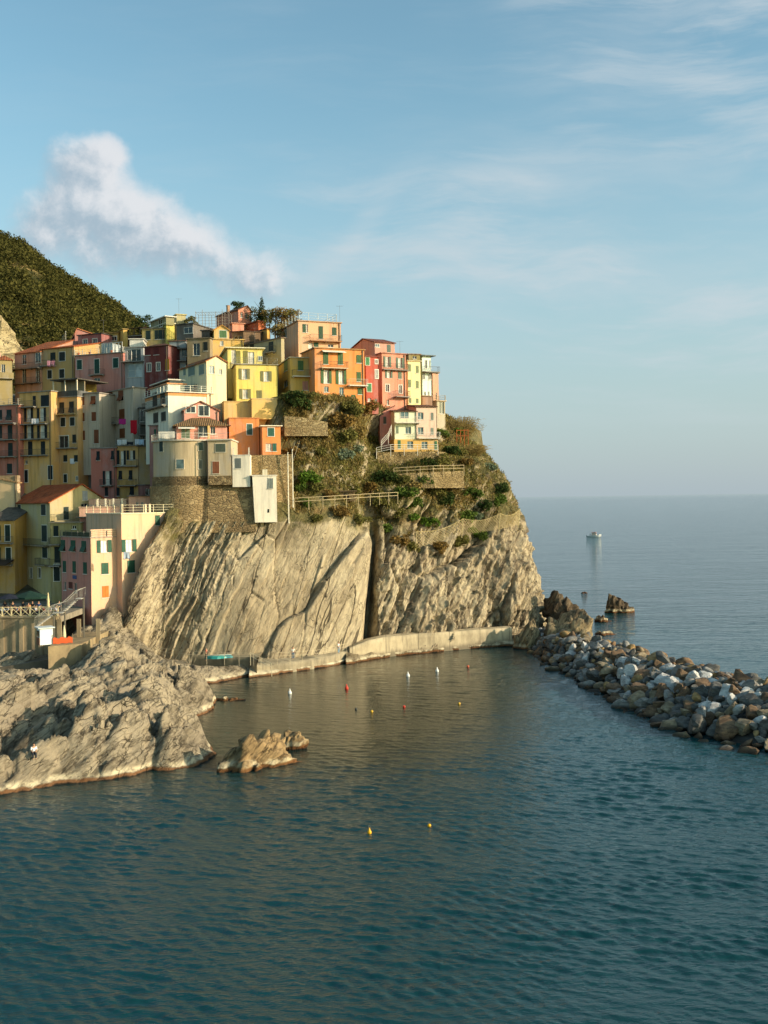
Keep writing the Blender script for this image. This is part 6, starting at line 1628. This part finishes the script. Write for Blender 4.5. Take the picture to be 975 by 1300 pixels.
buoy(583, 894, '#d6a832', 'small yellow buoy farthest to the right in the cove', .19, False)
buoy(452, 901, '#3a3d38', 'small dark buoy in the middle of the cove', .19, False)
buoy(440, 875, '#c23a22', 'tall red buoy left of the white ones', .30)
buoy(513, 898, '#c23a22', 'small red buoy in mid cove right of the yellow one', .20, False)
buoy(594, 847, '#b8583a', 'faded red buoy close to the sea wall', .24, False)
buoy(368, 881, '#e2e0d8', 'tall white buoy off the landing, left of the red one', .30)
buoy(518, 859, '#e2e0d8', 'white buoy near the sea wall, left of its twin', .30)
buoy(555, 853, '#e2e0d8', 'white buoy near the sea wall, right of its twin', .30)
# ------------------------------------------------------------------ plants
def leaf_mat(a, b, c):
    key = ('leaf', a, b, c)
    if key in _cache: return _cache[key]
    m, t = new_mat('foliage')
    g = t.n('ShaderNodeNewGeometry')
    isl = g.outputs['Random Per Island']
    k = t.ramp(isl, [(0.0, lin(a)), (.5, lin(b)), (1.0, lin(c))])
    big = t.noise(g.outputs['Position'], .8, 3, .6)
    k = t.mix(t.maprange(big, .4, .7, 0, .5), k, lin(c))
    d = t.n('ShaderNodeBsdfDiffuse', {'Color': k}); tr = t.n('ShaderNodeBsdfTranslucent', {'Color': k})
    mx = t.n('ShaderNodeMixShader', {0: .25, 1: d.outputs[0], 2: tr.outputs[0]})
    t.n('ShaderNodeOutputMaterial', {0: mx.outputs[0]})
    _cache[key] = m
    return m
LEAVES = {'green': leaf_mat('#4d5f2c', '#6a7d3a', '#364820'), 'bright': leaf_mat('#4f6a26', '#688434', '#33481c'), 'dark': leaf_mat('#38462a', '#4c5c30', '#27321a'),
          'olive': leaf_mat('#6b6838', '#868048', '#4a4a28'), 'grey': leaf_mat('#6d7a62', '#8a957a', '#4d5a48'), 'dry': leaf_mat('#8a7848', '#a8935c', '#635330'), 'rust': leaf_mat('#7a6238', '#957a45', '#574628')}
BARK = paint('#5d4a38', .9)
def leaf_cloud(rng, n, blobs, size, blade=1.0):
    """n leaf-like quads spread through soft blobs [(centre, radii)]"""
    B = np.array([list(c)+list(r) for c, r in blobs]); vol = (B[:, 3]*B[:, 4]*B[:, 5])**.8
    i = rng.choice(len(B), n, p=vol/vol.sum())
    d = rng.normal(size=(n, 3)); d /= np.linalg.norm(d, axis=1, keepdims=True)
    rr = rng.uniform(.25, 1.0, n)**.45
    c = B[i, :3] + d*rr[:, None]*B[i, 3:]
    u = rng.normal(size=(n, 3)) + d*.3; u /= np.linalg.norm(u, axis=1, keepdims=True)
    w = np.cross(u, rng.normal(size=(n, 3))); w /= np.linalg.norm(w, axis=1, keepdims=True)
    s = size*rng.uniform(.6, 1.4, n)
    a = u*(s*blade)[:, None]; b = w*(s*.55)[:, None]
    V = np.stack([c - a, c + b*.9 - a*.1, c + a, c - b*.9 + a*.1], 1).reshape(-1, 3)
    return V
def quads_obj(name, V, mat, parent=None):
    n = len(V)//4
    me = bpy.data.meshes.new(name); me.vertices.add(len(V)); me.vertices.foreach_set('co', V.reshape(-1).astype(np.float32))
    me.loops.add(len(V)); me.polygons.add(n); me.loops.foreach_set('vertex_index', np.arange(len(V)).astype(np.int32)); me.polygons.foreach_set('loop_start', (np.arange(n)*4).astype(np.int32))
    me.materials.append(mat); me.update(calc_edges=True)
    o = bpy.data.objects.new(name, me); col.objects.link(o)
    if parent: o.parent = parent
    return o
nrng = np.random.default_rng(5)
def shrub(px, py, r_px, kind, label, flat=.75, group='shrubs on the headland', sink=.25, dens=1.0):
    p, n = hit(px, py)
    if p is None: return
    r = 1.3*r_px*p.y/FPX; root = empty('shrub', p - Vector((0, 0, r*sink))); tag(root, label, 'shrub', group)
    blobs = [((0, 0, r*.55), (r*.7, r*.7, r*.55*flat))]
    for _ in range(6):
        a = nrng.uniform(0, 6.28); k = nrng.uniform(.35, .8)
        blobs.append(((r*k*math.cos(a), r*k*math.sin(a), r*nrng.uniform(.25, .95)*flat), (r*.42*nrng.uniform(.6, 1.2), r*.42, r*.36*nrng.uniform(.6, 1.2))))
    V = leaf_cloud(nrng, int((350 + 260*r)*dens), blobs, max(.10, .085*r+.05))
    quads_obj('foliage', V, LEAVES[kind], root)
    m = MB()
    for _ in range(4):
        a = nrng.uniform(0, 6.28); m.bar((0, 0, -.2), (r*.5*math.cos(a), r*.5*math.sin(a), r*.7), (.05*r+.01, .012))
    m.build('stem', BARK, root)
SH = [(512, 612, 10, 'olive', 'olive bush in front of the stone wall, left end'), (540, 614, 12, 'green', 'green bush in front of the stone wall, middle'), (572, 612, 11, 'dark', 'dark bush in front of the stone wall, right end'), (528, 620, 9, 'dry', 'dry tuft below the stone wall of the upper path'), (556, 606, 8, 'bright', 'bright green creeper on the stone wall of the upper path'), (390, 545, 9, 'green', 'green creeper on the old terrace wall under the mustard house'), (410, 552, 9, 'dry', 'dry bush at the right end of the old terrace wall'), (372, 538, 8, 'olive', 'olive tuft hanging over the old terrace wall'), (375, 512, 17, 'dark', 'dark rounded bush under the mustard yellow house'), (398, 506, 9, 'olive', 'olive tuft on the ledge under the large orange house'), (364, 507, 10, 'olive', 'olive bush against the wall left of the dark rounded bush'),
      (428, 540, 18, 'rust', 'big rusty bush hanging below the large orange house'), (447, 523, 15, 'olive', 'olive scrub on the steep bank below the orange house'), (463, 522, 13, 'rust', 'russet bush below the narrow red house'), (440, 560, 16, 'olive', 'olive bush in the gully left of the lone cliff house'),
      (457, 552, 13, 'dry', 'dry brown bush left of the lone cliff house'), (436, 580, 12, 'grey', 'grey-leaved agave clump in the gully'), (452, 573, 11, 'grey', 'second grey agave clump by the stair of the cliff house'), (468, 560, 9, 'olive', 'small olive bush beside the outside stair'),
      (391, 610, 14, 'bright', 'bright green bush low beside the retaining wall'), (380, 622, 10, 'green', 'green bush at the corner of the retaining wall'), (404, 622, 10, 'olive', 'olive bush right of the bright green one by the retaining wall'), (486, 609, 14, 'dark', 'dark green bush on the path left of the upper handrail'),
      (448, 624, 11, 'olive', 'olive bush above the lower wooden handrail'), (470, 622, 11, 'rust', 'russet bush at the end of the lower wooden handrail'), (514, 630, 13, 'green', 'green bush under the stone wall of the upper path'), (527, 640, 11, 'green', 'green bush left of the pale rock ledge'),
      (553, 628, 12, 'olive', 'olive bush in the middle of the upper slope'), (565, 636, 12, 'dark', 'dark ivy-like bush on the pale rock ledge'), (543, 664, 12, 'bright', 'vivid green bush above the net fence, right of its twin'), (524, 660, 10, 'bright', 'vivid green bush above the net fence, left of its twin'),
      (589, 659, 14, 'green', 'broad green bush behind the middle post of the net fence'), (603, 657, 9, 'grey', 'spiky grey agave behind the net fence'), (593, 627, 10, 'green', 'green bush below the seaward end of the handrail'), (604, 630, 9, 'green', 'second green bush below the seaward end of the handrail'),
      (612, 644, 12, 'dark', 'dark bush on the seaward shoulder'), (632, 637, 12, 'green', 'green bush near the skyline of the seaward shoulder'), (636, 622, 10, 'dark', 'dark bush on the skyline of the seaward shoulder'), (622, 596, 9, 'grey', 'grey green bush on the skyline above the sea'),
      (557, 587, 13, 'olive', 'olive bush on the stone wall below the cliff house'), (543, 590, 10, 'dark', 'dark bush under the terrace of the cliff house'), (571, 576, 11, 'dark', 'dark bush right of the cliff house terrace'), (584, 577, 8, 'olive', 'olive bush at the foot of the reeds'), (590, 590, 9, 'rust', 'brown bush on the slope under the reeds'),
      (583, 550, 8, 'bright', 'green bush on the skyline beside the reeds'), (561, 552, 8, 'green', 'green bush next to the stone terrace house'), (483, 640, 10, 'olive', 'olive scrub above the dark cleft'), (505, 652, 11, 'olive', 'olive bush left of the vivid green pair'),
      (416, 630, 9, 'rust', 'russet tuft on the lower handrail path'), (490, 676, 11, 'green', 'green bush at the top of the dark cleft'), (503, 690, 11, 'rust', 'russet bush left of the net fence'), (521, 697, 11, 'olive', 'olive bush at the first post of the net fence'),
      (583, 690, 11, 'olive', 'olive bush below the net fence'), (612, 682, 10, 'green', 'green bush at the seaward end of the net fence'), (560, 697, 11, 'rust', 'russet bush below the net fence, in the middle'), (598, 676, 8, 'bright', 'leafy green shoot on the net fence'),
      (385, 640, 9, 'green', 'green bush under the lower handrail near the retaining wall'), (430, 652, 12, 'rust', 'russet scrub on the edge of the bare slab'), (400, 660, 9, 'olive', 'olive scrub on the edge of the bare slab'), (455, 664, 12, 'olive', 'olive scrub right above the bare slab'), (372, 575, 8, 'rust', 'dry bush on the wall behind the tangerine block'), (405, 575, 9, 'olive', 'olive tuft on the cliff face under the orange house')]
for a in SH: shrub(*a)
# reeds on the skyline
def reeds(px, py, h_px, w_px, label):
    p, _ = hit(px, py)
    if p is None: p = at(px, py, 180)
    h = h_px*p.y/FPX; w = w_px*p.y/FPX; root = empty('reed_clump', p); tag(root, label, 'reeds')
    V = []
    for _ in range(420):
        a, b = nrng.normal(size=2); x0 = a*w*.22; x1 = x0 + a*w*.35 + h*.22; y0 = b*w*.2; hh = h*nrng.uniform(.45, 1.0)
        q0, q1 = Vector((x0, y0, -.3)), Vector((x1, y0+b*.3, hh)); t_ = nrng.uniform(.02, .035)
        V += [(q0.x-t_, q0.y, q0.z), (q0.x+t_, q0.y, q0.z), (q1.x+.012, q1.y, q1.z), (q1.x-.012, q1.y, q1.z)]
        for k in range(3):
            f = nrng.uniform(.5, 1); c = q0.lerp(q1, f); dx = nrng.normal()*.5
            V += [tuple(c), (c.x+dx*.5, c.y+.05, c.z+.12), (c.x+dx, c.y+.1, c.z-.02), (c.x+dx*.5, c.y, c.z+.04)]
    quads_obj('stalks', np.array(V, float), LEAVES['dry'], root)
reeds(585, 556, 28, 18, 'tall dry feathery reeds leaning against the sky beside the lone cliff house')
reeds(602, 578, 14, 10, 'bare twiggy reeds on the skyline lower down the slope')
# dry ground cover on the old terraces
def ground_cover():
    me = headland.data
    n = len(me.polygons); cen = np.zeros(n*3); me.polygons.foreach_get('center', cen); cen = cen.reshape(-1, 3)
    nor = np.zeros(n*3); me.polygons.foreach_get('normal', nor); nor = nor.reshape(-1, 3)
    ok = (cen[:, 2] > 18.0) & (cen[:, 1] < 205) & (cen[:, 0]/cen[:, 1]*FPX + CX > 362) & (cen[:, 2] < 41)
    v = fbm(cen/4.5, 5, 77) + .55*nor[:, 2] + .06*(np.clip(cen[:, 2], 18, 27) - 23)
    pr = ok*np.clip((v-.12)*2.6, 0, 1)*np.interp(cen[:, 0]/cen[:, 1]*FPX + CX, [585, 640], [1, .25])
    idx = nrng.choice(n, 19000, p=pr/pr.sum())
    c = cen[idx] + nrng.normal(size=(len(idx), 3))*.12
    kinds = .12 + fbm(c/6, 3, 88) + nrng.normal(size=len(idx))*.25
    for nm, mask, mt, s in (('dry_grass', kinds < 0.0, LEAVES['dry'], .26), ('low_scrub', kinds >= 0.0, LEAVES['olive'], .20)):
        cc = c[mask]; k = len(cc); V = []
        u = nrng.normal(size=(k, 5, 3))*.5 + np.array([0, -.3, .75]); u /= np.linalg.norm(u, axis=2, keepdims=True)
        w = np.cross(u, nrng.normal(size=(k, 5, 3))); w /= np.linalg.norm(w, axis=2, keepdims=True)
        L = s*nrng.uniform(.6, 1.7, (k, 5, 1)); b = cc[:, None, :] + nrng.normal(size=(k, 5, 3))*.15
        V = np.stack([b - w*L*.18, b + w*L*.18, b + u*L + w*L*.10, b + u*L - w*L*.10], 2).reshape(-1, 3)
        o = quads_obj(nm, V, mt)
        tag(o, 'dry brown grass over the old terraces of the headland' if nm == 'dry_grass' else 'low olive scrub creeping over the old terraces of the headland', 'ground cover', kind='stuff')
ground_cover()
# the wood on the hill, one mass
def wood():
    n = 4800
    X = nrng.uniform(-330, -60, n*3); Y = 262 + (nrng.uniform(0, 1, n*3)**.8)*185
    u = X/Y*FPX + CX
    clump = fbm(np.stack([X, Y, 0*X], 1)/np.array([22, 34, 1]), 4, 44)
    keep = (u > -60) & (u < 260) & (clump + nrng.normal(size=len(X))*.16 > -.22)
    X, Y = X[keep][:n], Y[keep][:n]
    Z = hill_surface(X, Y)
    V = []
    for x, y, z in zip(X, Y, Z):
        r = nrng.uniform(1.0, 2.6)*(1.25 if nrng.random() < .2 else 1)
        blobs = [((x, y, z + r*.7), (r, r, r*.85)), ((x + r*nrng.normal()*.4, y + r*nrng.normal()*.4, z + r*1.2), (r*.6, r*.6, r*.6))]
        V.append(leaf_cloud(nrng, 46, blobs, .34*r**.5))
    o = quads_obj('woods', np.concatenate(V), leaf_mat('#454524', '#625d33', '#2c2f18'))
    tag(o, 'dense evergreen scrub wood covering the hill behind the village', 'woods', kind='stuff')
wood()
# trees on the skyline between the orange block and the peach house
def tree(px, py, D, h, kind, label, conifer=False, dens=1.0):
    p = at(px, py + 12, D); root = empty('tree', p); tag(root, label, 'tree', 'trees on the skyline')
    m = MB(); m.bar((0, 0, -2), (.1, 0, h*.55), (.16, .09), 7)
    tips = []
    for k in range(6):
        a = k*1.05 + nrng.uniform(-.3, .3); e = (h*.22*math.cos(a), h*.22*math.sin(a), h*nrng.uniform(.6, .85)); m.bar((.05, 0, h*nrng.uniform(.3, .55)), e, (.06, .02), 5); tips.append(e)
    m.build('trunk', BARK, root)
    if conifer: blobs = [((0, 0, h*f), (h*.20*(1.05-f)+.1, h*.20*(1.05-f)+.1, h*.10)) for f in (.3, .42, .54, .66, .78, .9)]
    else: blobs = [((nrng.normal()*h*.2, nrng.normal()*h*.2, h*f), (h*.2, h*.2, h*.14)) for f in (.15, .3, .45, .55)] + [(e, (h*.17*nrng.uniform(.7, 1.2), h*.15, h*.12)) for e in tips] + [((0, 0, h*.78), (h*.16, h*.16, h*.14))]
    quads_obj('crown', leaf_cloud(nrng, int(1000*dens), blobs, .16), LEAVES[kind], root)
for a in ((*B(745, 130), 190, 6.2, 'dark', 'dark pointed conifer right of the topmost gabled house', True), (*B(715, 150), 191, 5.0, 'olive', 'bushy olive tree just right of the topmost gabled house'), (*B(790, 160), 190, 5.2, 'rust', 'brownish tree right of the pointed conifer'),
          (*B(825, 175), 188, 5.6, 'olive', 'thin olive tree over the yellow wing'), (*B(868, 160), 187, 5.4, 'rust', 'russet tree left of the large peach house'), (*B(905, 150), 188, 4.6, 'olive', 'olive tree half hidden by the large peach house'), (*B(935, 140), 189, 4.4, 'dry', 'pale dry tree behind the peach house roof'),
          (*B(840, 230), 180, 4.2, 'dry', 'tawny shrubby tree below the others, left of the peach house'), (*B(596, 60), 196, 3.6, 'dark', 'little tree showing behind the chimney of the topmost house'), (*B(300, 150), 194, 3.4, 'olive', 'scruffy tree behind the pergola on the skyline'), (*B(20, 170), 200, 4.5, 'dark', 'dark tree behind the olive house at the end of the hill')): tree(*a)

# ------------------------------------------------------------------ rails and small things on the cliff
def rail(label, pts, h=1.1, name='handrail', colr='#b5a27c', rails=(1.0, .55), step=1.8, r=.045):
    P = []
    for q in pts:
        if len(q) == 2: p, _ = hit(*q); p = p or at(q[0], q[1], 165)
        else: p = at(*q)
        P.append(p)
    root = empty(name, P[0]); tag(root, label, 'railing' if name == 'handrail' else 'fence'); mt = paint(colr, .7)
    P = [p - P[0] for p in P]
    for a, b in zip(P, P[1:]):
        n = max(1, int((b-a).length/step))
        for k in range(n + (1 if b is P[-1] else 0)):
            p = a.lerp(b, k/n); m = MB(); m.bar((p.x, p.y, p.z-.7), (p.x, p.y, p.z+h*1.04), r*1.2, 5); m.build('post', mt, root)
    m = MB()
    for a, b in zip(P, P[1:]):
        for f in rails: m.bar(a+Vector((0, -.06, h*f)), b+Vector((0, -.06, h*f)), r, 5)
    m.build('rail', mt, root)
rail('weathered timber handrail along the upper cliff path under the lone house', [(500, 603, 164.3), (550, 600, 165.3), (589, 599, 168.1)])
rail('long pale timber handrail across the lower cliff path right of the slender tower', [(374, 642, 149.0), (410, 640, 150.0), (440, 638, 152.5), (470, 636, 155.5), (505, 634, 159.0)])
rail('white handrail around the terrace of the lone cliff house', [(478, 577, 166.6), (496, 573, 166.7), (530, 573, 168.0), (556, 573, 168.6)], colr='#cfcabd', name='handrail', rails=(1.0, .66, .33))
rail('white handrail of the outside stair climbing to the lone cliff house', [(484, 568, 167.6), (493, 558, 168.4), (497, 548, 169.0)], colr='#cfcabd', rails=(1.0, .66, .33))
rail('thin rail along the path at the foot of the slab', [(200, 832, 137.6), (240, 836, 136.2), (285, 838, 135.4), (322, 839, 135.3)], colr='#b3a58a', r=.025, h=1.0)
rail('thin rail sloping down from the path to the landing', [(318, 838, 136.6), (345, 852, 133.8)], colr='#cdbf9f', r=.03, h=1.0)
rail('thin rail along the lower path below the slab joints', [(352, 838, 139), (400, 835, 141.5), (440, 826, 146)], colr='#b8a98a', r=.022, h=1.0)
def net_fence():
    pts = [(527, 696), (586, 679), (633, 672), (658, 666)]
    P = []
    for q in pts:
        p, _ = hit(*q); p = p if p is not None else at(q[0], q[1], 168); P.append(p + (Vector((0, 0, CAMZ)) - p).normalized()*1.3)
    root = empty('net_fence', P[0]); tag(root, 'sagging rockfall net strung between leaning posts across the eastern slope', 'fence'); P = [p-P[0] for p in P]
    mt = paint('#b3a070', .7); H_ = 2.7
    for p in P:
        m = MB(); m.bar(p-Vector((0, 0, .5)), p+Vector((.25, -.5, H_)), .07, 6); m.build('post', paint('#c2b287', .7), root)
    m = MB()
    for a, b in zip(P, P[1:]):
        n = 16
        def top(f, v): q = a.lerp(b, f); sag = .7*math.sin(math.pi*f); return Vector((q.x+.25*v, q.y-.35-.3*v, q.z + (H_-sag)*v))
        for k in range(n):
            for j in range(5):
                v0, v1 = j/5, (j+1)/5
                m.bar(top(k/n, v0), top((k+1)/n, v1), .022, 3); m.bar(top(k/n, v1), top((k+1)/n, v0), .022, 3)
            m.bar(top(k/n, 1), top((k+1)/n, 1), .03, 3)
    m.build('net', mt, root)
net_fence()
def pole(px, py0, py1, D, label):
    a, b = at(px, py1, D), at(px, py0, D); root = empty('utility_pole', a); tag(root, label, 'pole')
    h = b.z - a.z; m = MB(); m.bar((0, 0, -.5), (0, 0, h), (.10, .07), 8); m.build('shaft', paint('#d2cab4', .6), root)
    m = MB(); m.bar((0, 0, h*.75), (1.1, 0, h*1.15), .035); m.build('strut', paint('#a89d84', .6), root)
pole(366.5, 574, 660, 148.6, 'pale utility pole at the right end of the retaining wall')
pole(372, 570, 640, 149.6, 'second thinner utility pole by the lower handrail')
# cliff-side hut
p, _ = hit(441, 634)
if p is not None:
    root = empty('hut', p - Vector((0, 0, .3))); tag(root, 'tiny stone hut with a flat wooden roof on the lower cliff path', 'hut')
    m = MB(); m.box(-1.1, 1.1, -.7, 1.2, 0, 1.5); m.build('wall', masonry('#a08c68', '#6d5a40', 2.2), root)
    m = MB(); m.box(-1.4, 1.4, -1.0, 1.4, 1.502, 1.64); m.build('roof', paint('#6d5a44', .8), root)
    m = MB(); m.box(-.5, .3, -.73, -.703, .2, 1.2); m.build('door', paint('#2a221a', .8), root)
# orange gate posts by the reeds
p, _ = hit(580, 562)
if p is not None:
    root = empty('trellis', p); tag(root, 'rust coloured timber trellis beside the lone cliff house', 'trellis'); mt = paint('#a85a2c', .7)
    for k in range(4):
        m = MB(); m.box(k*.7-.06, k*.7+.06, -.05, .05, -.8, 2.4); m.build('post', mt, root)
    m = MB(); m.box(-.1, 2.2, -.051-.05, -.052, 2.2, 2.34); m.box(-.1, 2.2, -.1, -.052, 1.2, 1.3); m.build('cross_rail', mt, root)
# boats and gear on the path below the slab
def kayaks():
    for i, (px, c, lab) in enumerate(((270, '#2f8a86', 'turquoise rowing dinghy upturned on the path, leftmost of three'), (277, '#3f9a92', 'turquoise dinghy upturned on the path, middle of three'), (284, '#2f7a80', 'dull teal dinghy upturned on the path, rightmost of three'))):
        p = at(px, 833, 139.0); root = empty('dinghy', (p.x, p.y + .3*i, 2.62), R(12*i-10)); tag(root, lab, 'dinghy', 'dinghies on the path')
        m = MB(); secs = []
        for x, w, hh in ((-1.15, .05, .12), (-.8, .34, .34), (0, .5, .45), (.8, .4, .38), (1.15, .1, .15)):
            secs.append([(x, -w, 0), (x, -w*.8, hh*.7), (x, 0, hh), (x, w*.8, hh*.7), (x, w, 0)])
        for a, b in zip(secs, secs[1:]):
            for k in range(4): m.quad(a[k], b[k], b[k+1], a[k+1])
        m.poly(secs[0]); m.poly(secs[-1]); m.build('hull', paint(c, .4), root)
        m = MB(); m.bar((-1.1, 0, .13), (1.1, 0, .16), .03) if False else m.box(-1.0, 1.0, -.02, .02, .38, .49); m.build('keel', paint('#c9c2b0', .5), root)
kayaks()
for px, py, D, sh, tr, lab in ((262, 832, 137.4, '#a84a3a', '#33302d', 'person in a red top on the path left of the dinghies'), (372, 836, 140.5, '#ded9cc', '#6a7a8a', 'person in white standing on the lower path'), (430, 826, 145.0, '#dfe3e6', '#8aa0b0', 'person in pale blue and white near the end of the lower path')):
    p = at(px, py, D); make_person(lab, (p.x, p.y, 2.62 if px < 300 else 2.15), R(px), sh, tr)

# ------------------------------------------------------------------ rooftop things and laundry
def laundry(fr, x, y, w, h, D, c, label, seed=0, name='cloth'):
    px, py = fr(x, y); s = fr(1, 0)[0]-fr(0, 0)[0]
    W, Hh = w*s*D/FPX, h*s*D/FPX; p = at(px, py, D)
    n, k = 14, 6; P = np.zeros((k, n, 3))
    for j in range(k):
        for i in range(n):
            f, g = i/(n-1), j/(k-1)
            P[j, i] = (W*(f-.5), .06*math.sin(f*11+seed)*g, -Hh*g*(1-.06*math.sin(f*7+seed)))
    P2 = P.copy(); P2[..., 1] += .012
    o = grid_obj(name, np.concatenate([P, P2[::-1]], 0), paint(c, .9)); o.location = p
    tag(o, label, 'laundry', 'laundry hung from balconies')
laundry(A, 218, 738, 44, 36, 171.2, '#d9dde2', 'white cloth hanging from a balcony of the tall yellow apartment block')
laundry(A, 303, 380, 22, 36, 189, '#c98a98', 'pink towel on the balcony of the dull yellow house, left of its twin')
laundry(A, 328, 380, 22, 34, 189, '#c07f90', 'pink towel on the balcony of the dull yellow house, right of its twin')
laundry(A, 757, 740, 44, 34, 169.2, '#b52a78', 'magenta cloth drying below a rust brown shutter')
laundry(A, 827, 748, 40, 84, 166.3, '#c0182a', 'long bright red towel hanging beside the beige block')
laundry(K, 372, 565, 40, 50, 164.2, '#c9ccce', 'white sheet at the left end of the laundry terrace', 1)
laundry(K, 418, 563, 44, 46, 164.2, '#d3d3d0', 'white sheet in the middle of the laundry terrace', 2)
laundry(K, 535, 560, 40, 52, 164.2, '#c6ced8', 'white shirt-like cloth right of the dark clothes', 3)
laundry(K, 574, 562, 44, 50, 164.2, '#a9bfd6', 'pale blue sheet at the right end of the laundry terrace', 4)
laundry(K, 470, 585, 60, 26, 164.2, '#22242e', 'dark clothes hanging low in the middle of the laundry terrace', 5)
laundry(E, 411, 98, 36, 30, 170.8, '#d5d6d8', 'white cloth under a window of the narrow yellow block', 2)
laundry(E, 712, 624, 36, 40, 136.5, '#b9c3cf', 'light blue and white washing below a green shuttered window of the apricot wing', 4)
laundry(K, 805, 490, 150, 66, 149.2, '#cfc9bd', 'pale screen cloth along the rail of the round tower terrace', 1, 'screen_cloth')
# pergola frames on the skyline
def pergola():
    a, b = at(*B(335, 190), 186), at(*B(530, 170), 184); root = empty('pergola', a); tag(root, 'open scaffold-like pergola of pale posts on the skyline left of the salmon houses', 'pergola'); mt = paint('#8d867a', .6)
    L = b.x - a.x
    for k in range(6):
        x = L*k/5
        for yy in (0, 3.0):
            m = MB(); m.bar((x, yy, -1.5), (x, yy, 3.4 + .3*math.sin(k*2.0)), .045, 5); m.build('post', mt, root)
    m = MB()
    for z in (1.1, 2.2, 3.2):
        m.bar((0, 0, z), (L, 0, z), .03); m.bar((0, 3, z), (L, 3, z), .03)
    for k in range(14): m.bar((L*k/13, -.2, 3.22), (L*k/13, 3.2, 3.22), .025)
    m.build('beam', mt, root)
pergola()
def antenna(fr, x, y, D, h, label):
    p = at(*fr(x, y), D); root = empty('aerial', p); tag(root, label, 'aerial', 'roof aerials'); mt = paint('#77736b', .4)
    m = MB(); m.bar((0, 0, -.8), (0, 0, h), .025); m.build('mast', mt, root)
    m = MB()
    for k in range(6): m.bar((-.5+.2*k, -.25+.02*k, h-.1), (-.5+.2*k, .25-.02*k, h-.1), .012)
    m.bar((-.6, 0, h-.1), (.6, 0, h-.1), .014); m.build('receiver', mt, root)
antenna(Cc, 290, 105, 174, 2.4, 'television aerial on the peach house'); antenna(B, 230, 92, 194, 3.0, 'aerial on the pale rooftop box'); antenna(Cc, 600, 268, 178, 1.8, 'aerial over the coral pink house'); antenna(A, 640, 190, 199, 2.0, 'aerial at the ochre house'); antenna(B, 700, 235, 170, 1.6, 'short aerial on the grey olive house')

scene.cycles.use_denoising = True
scene.cycles.max_bounces = 6
scene.cycles.diffuse_bounces = 3
scene.cycles.glossy_bounces = 3
scene.cycles.transmission_bounces = 2
scene.cycles.transparent_max_bounces = 4
scene.cycles.caustics_reflective = False
scene.cycles.caustics_refractive = False
scene.cycles.sample_clamp_indirect = 4.0
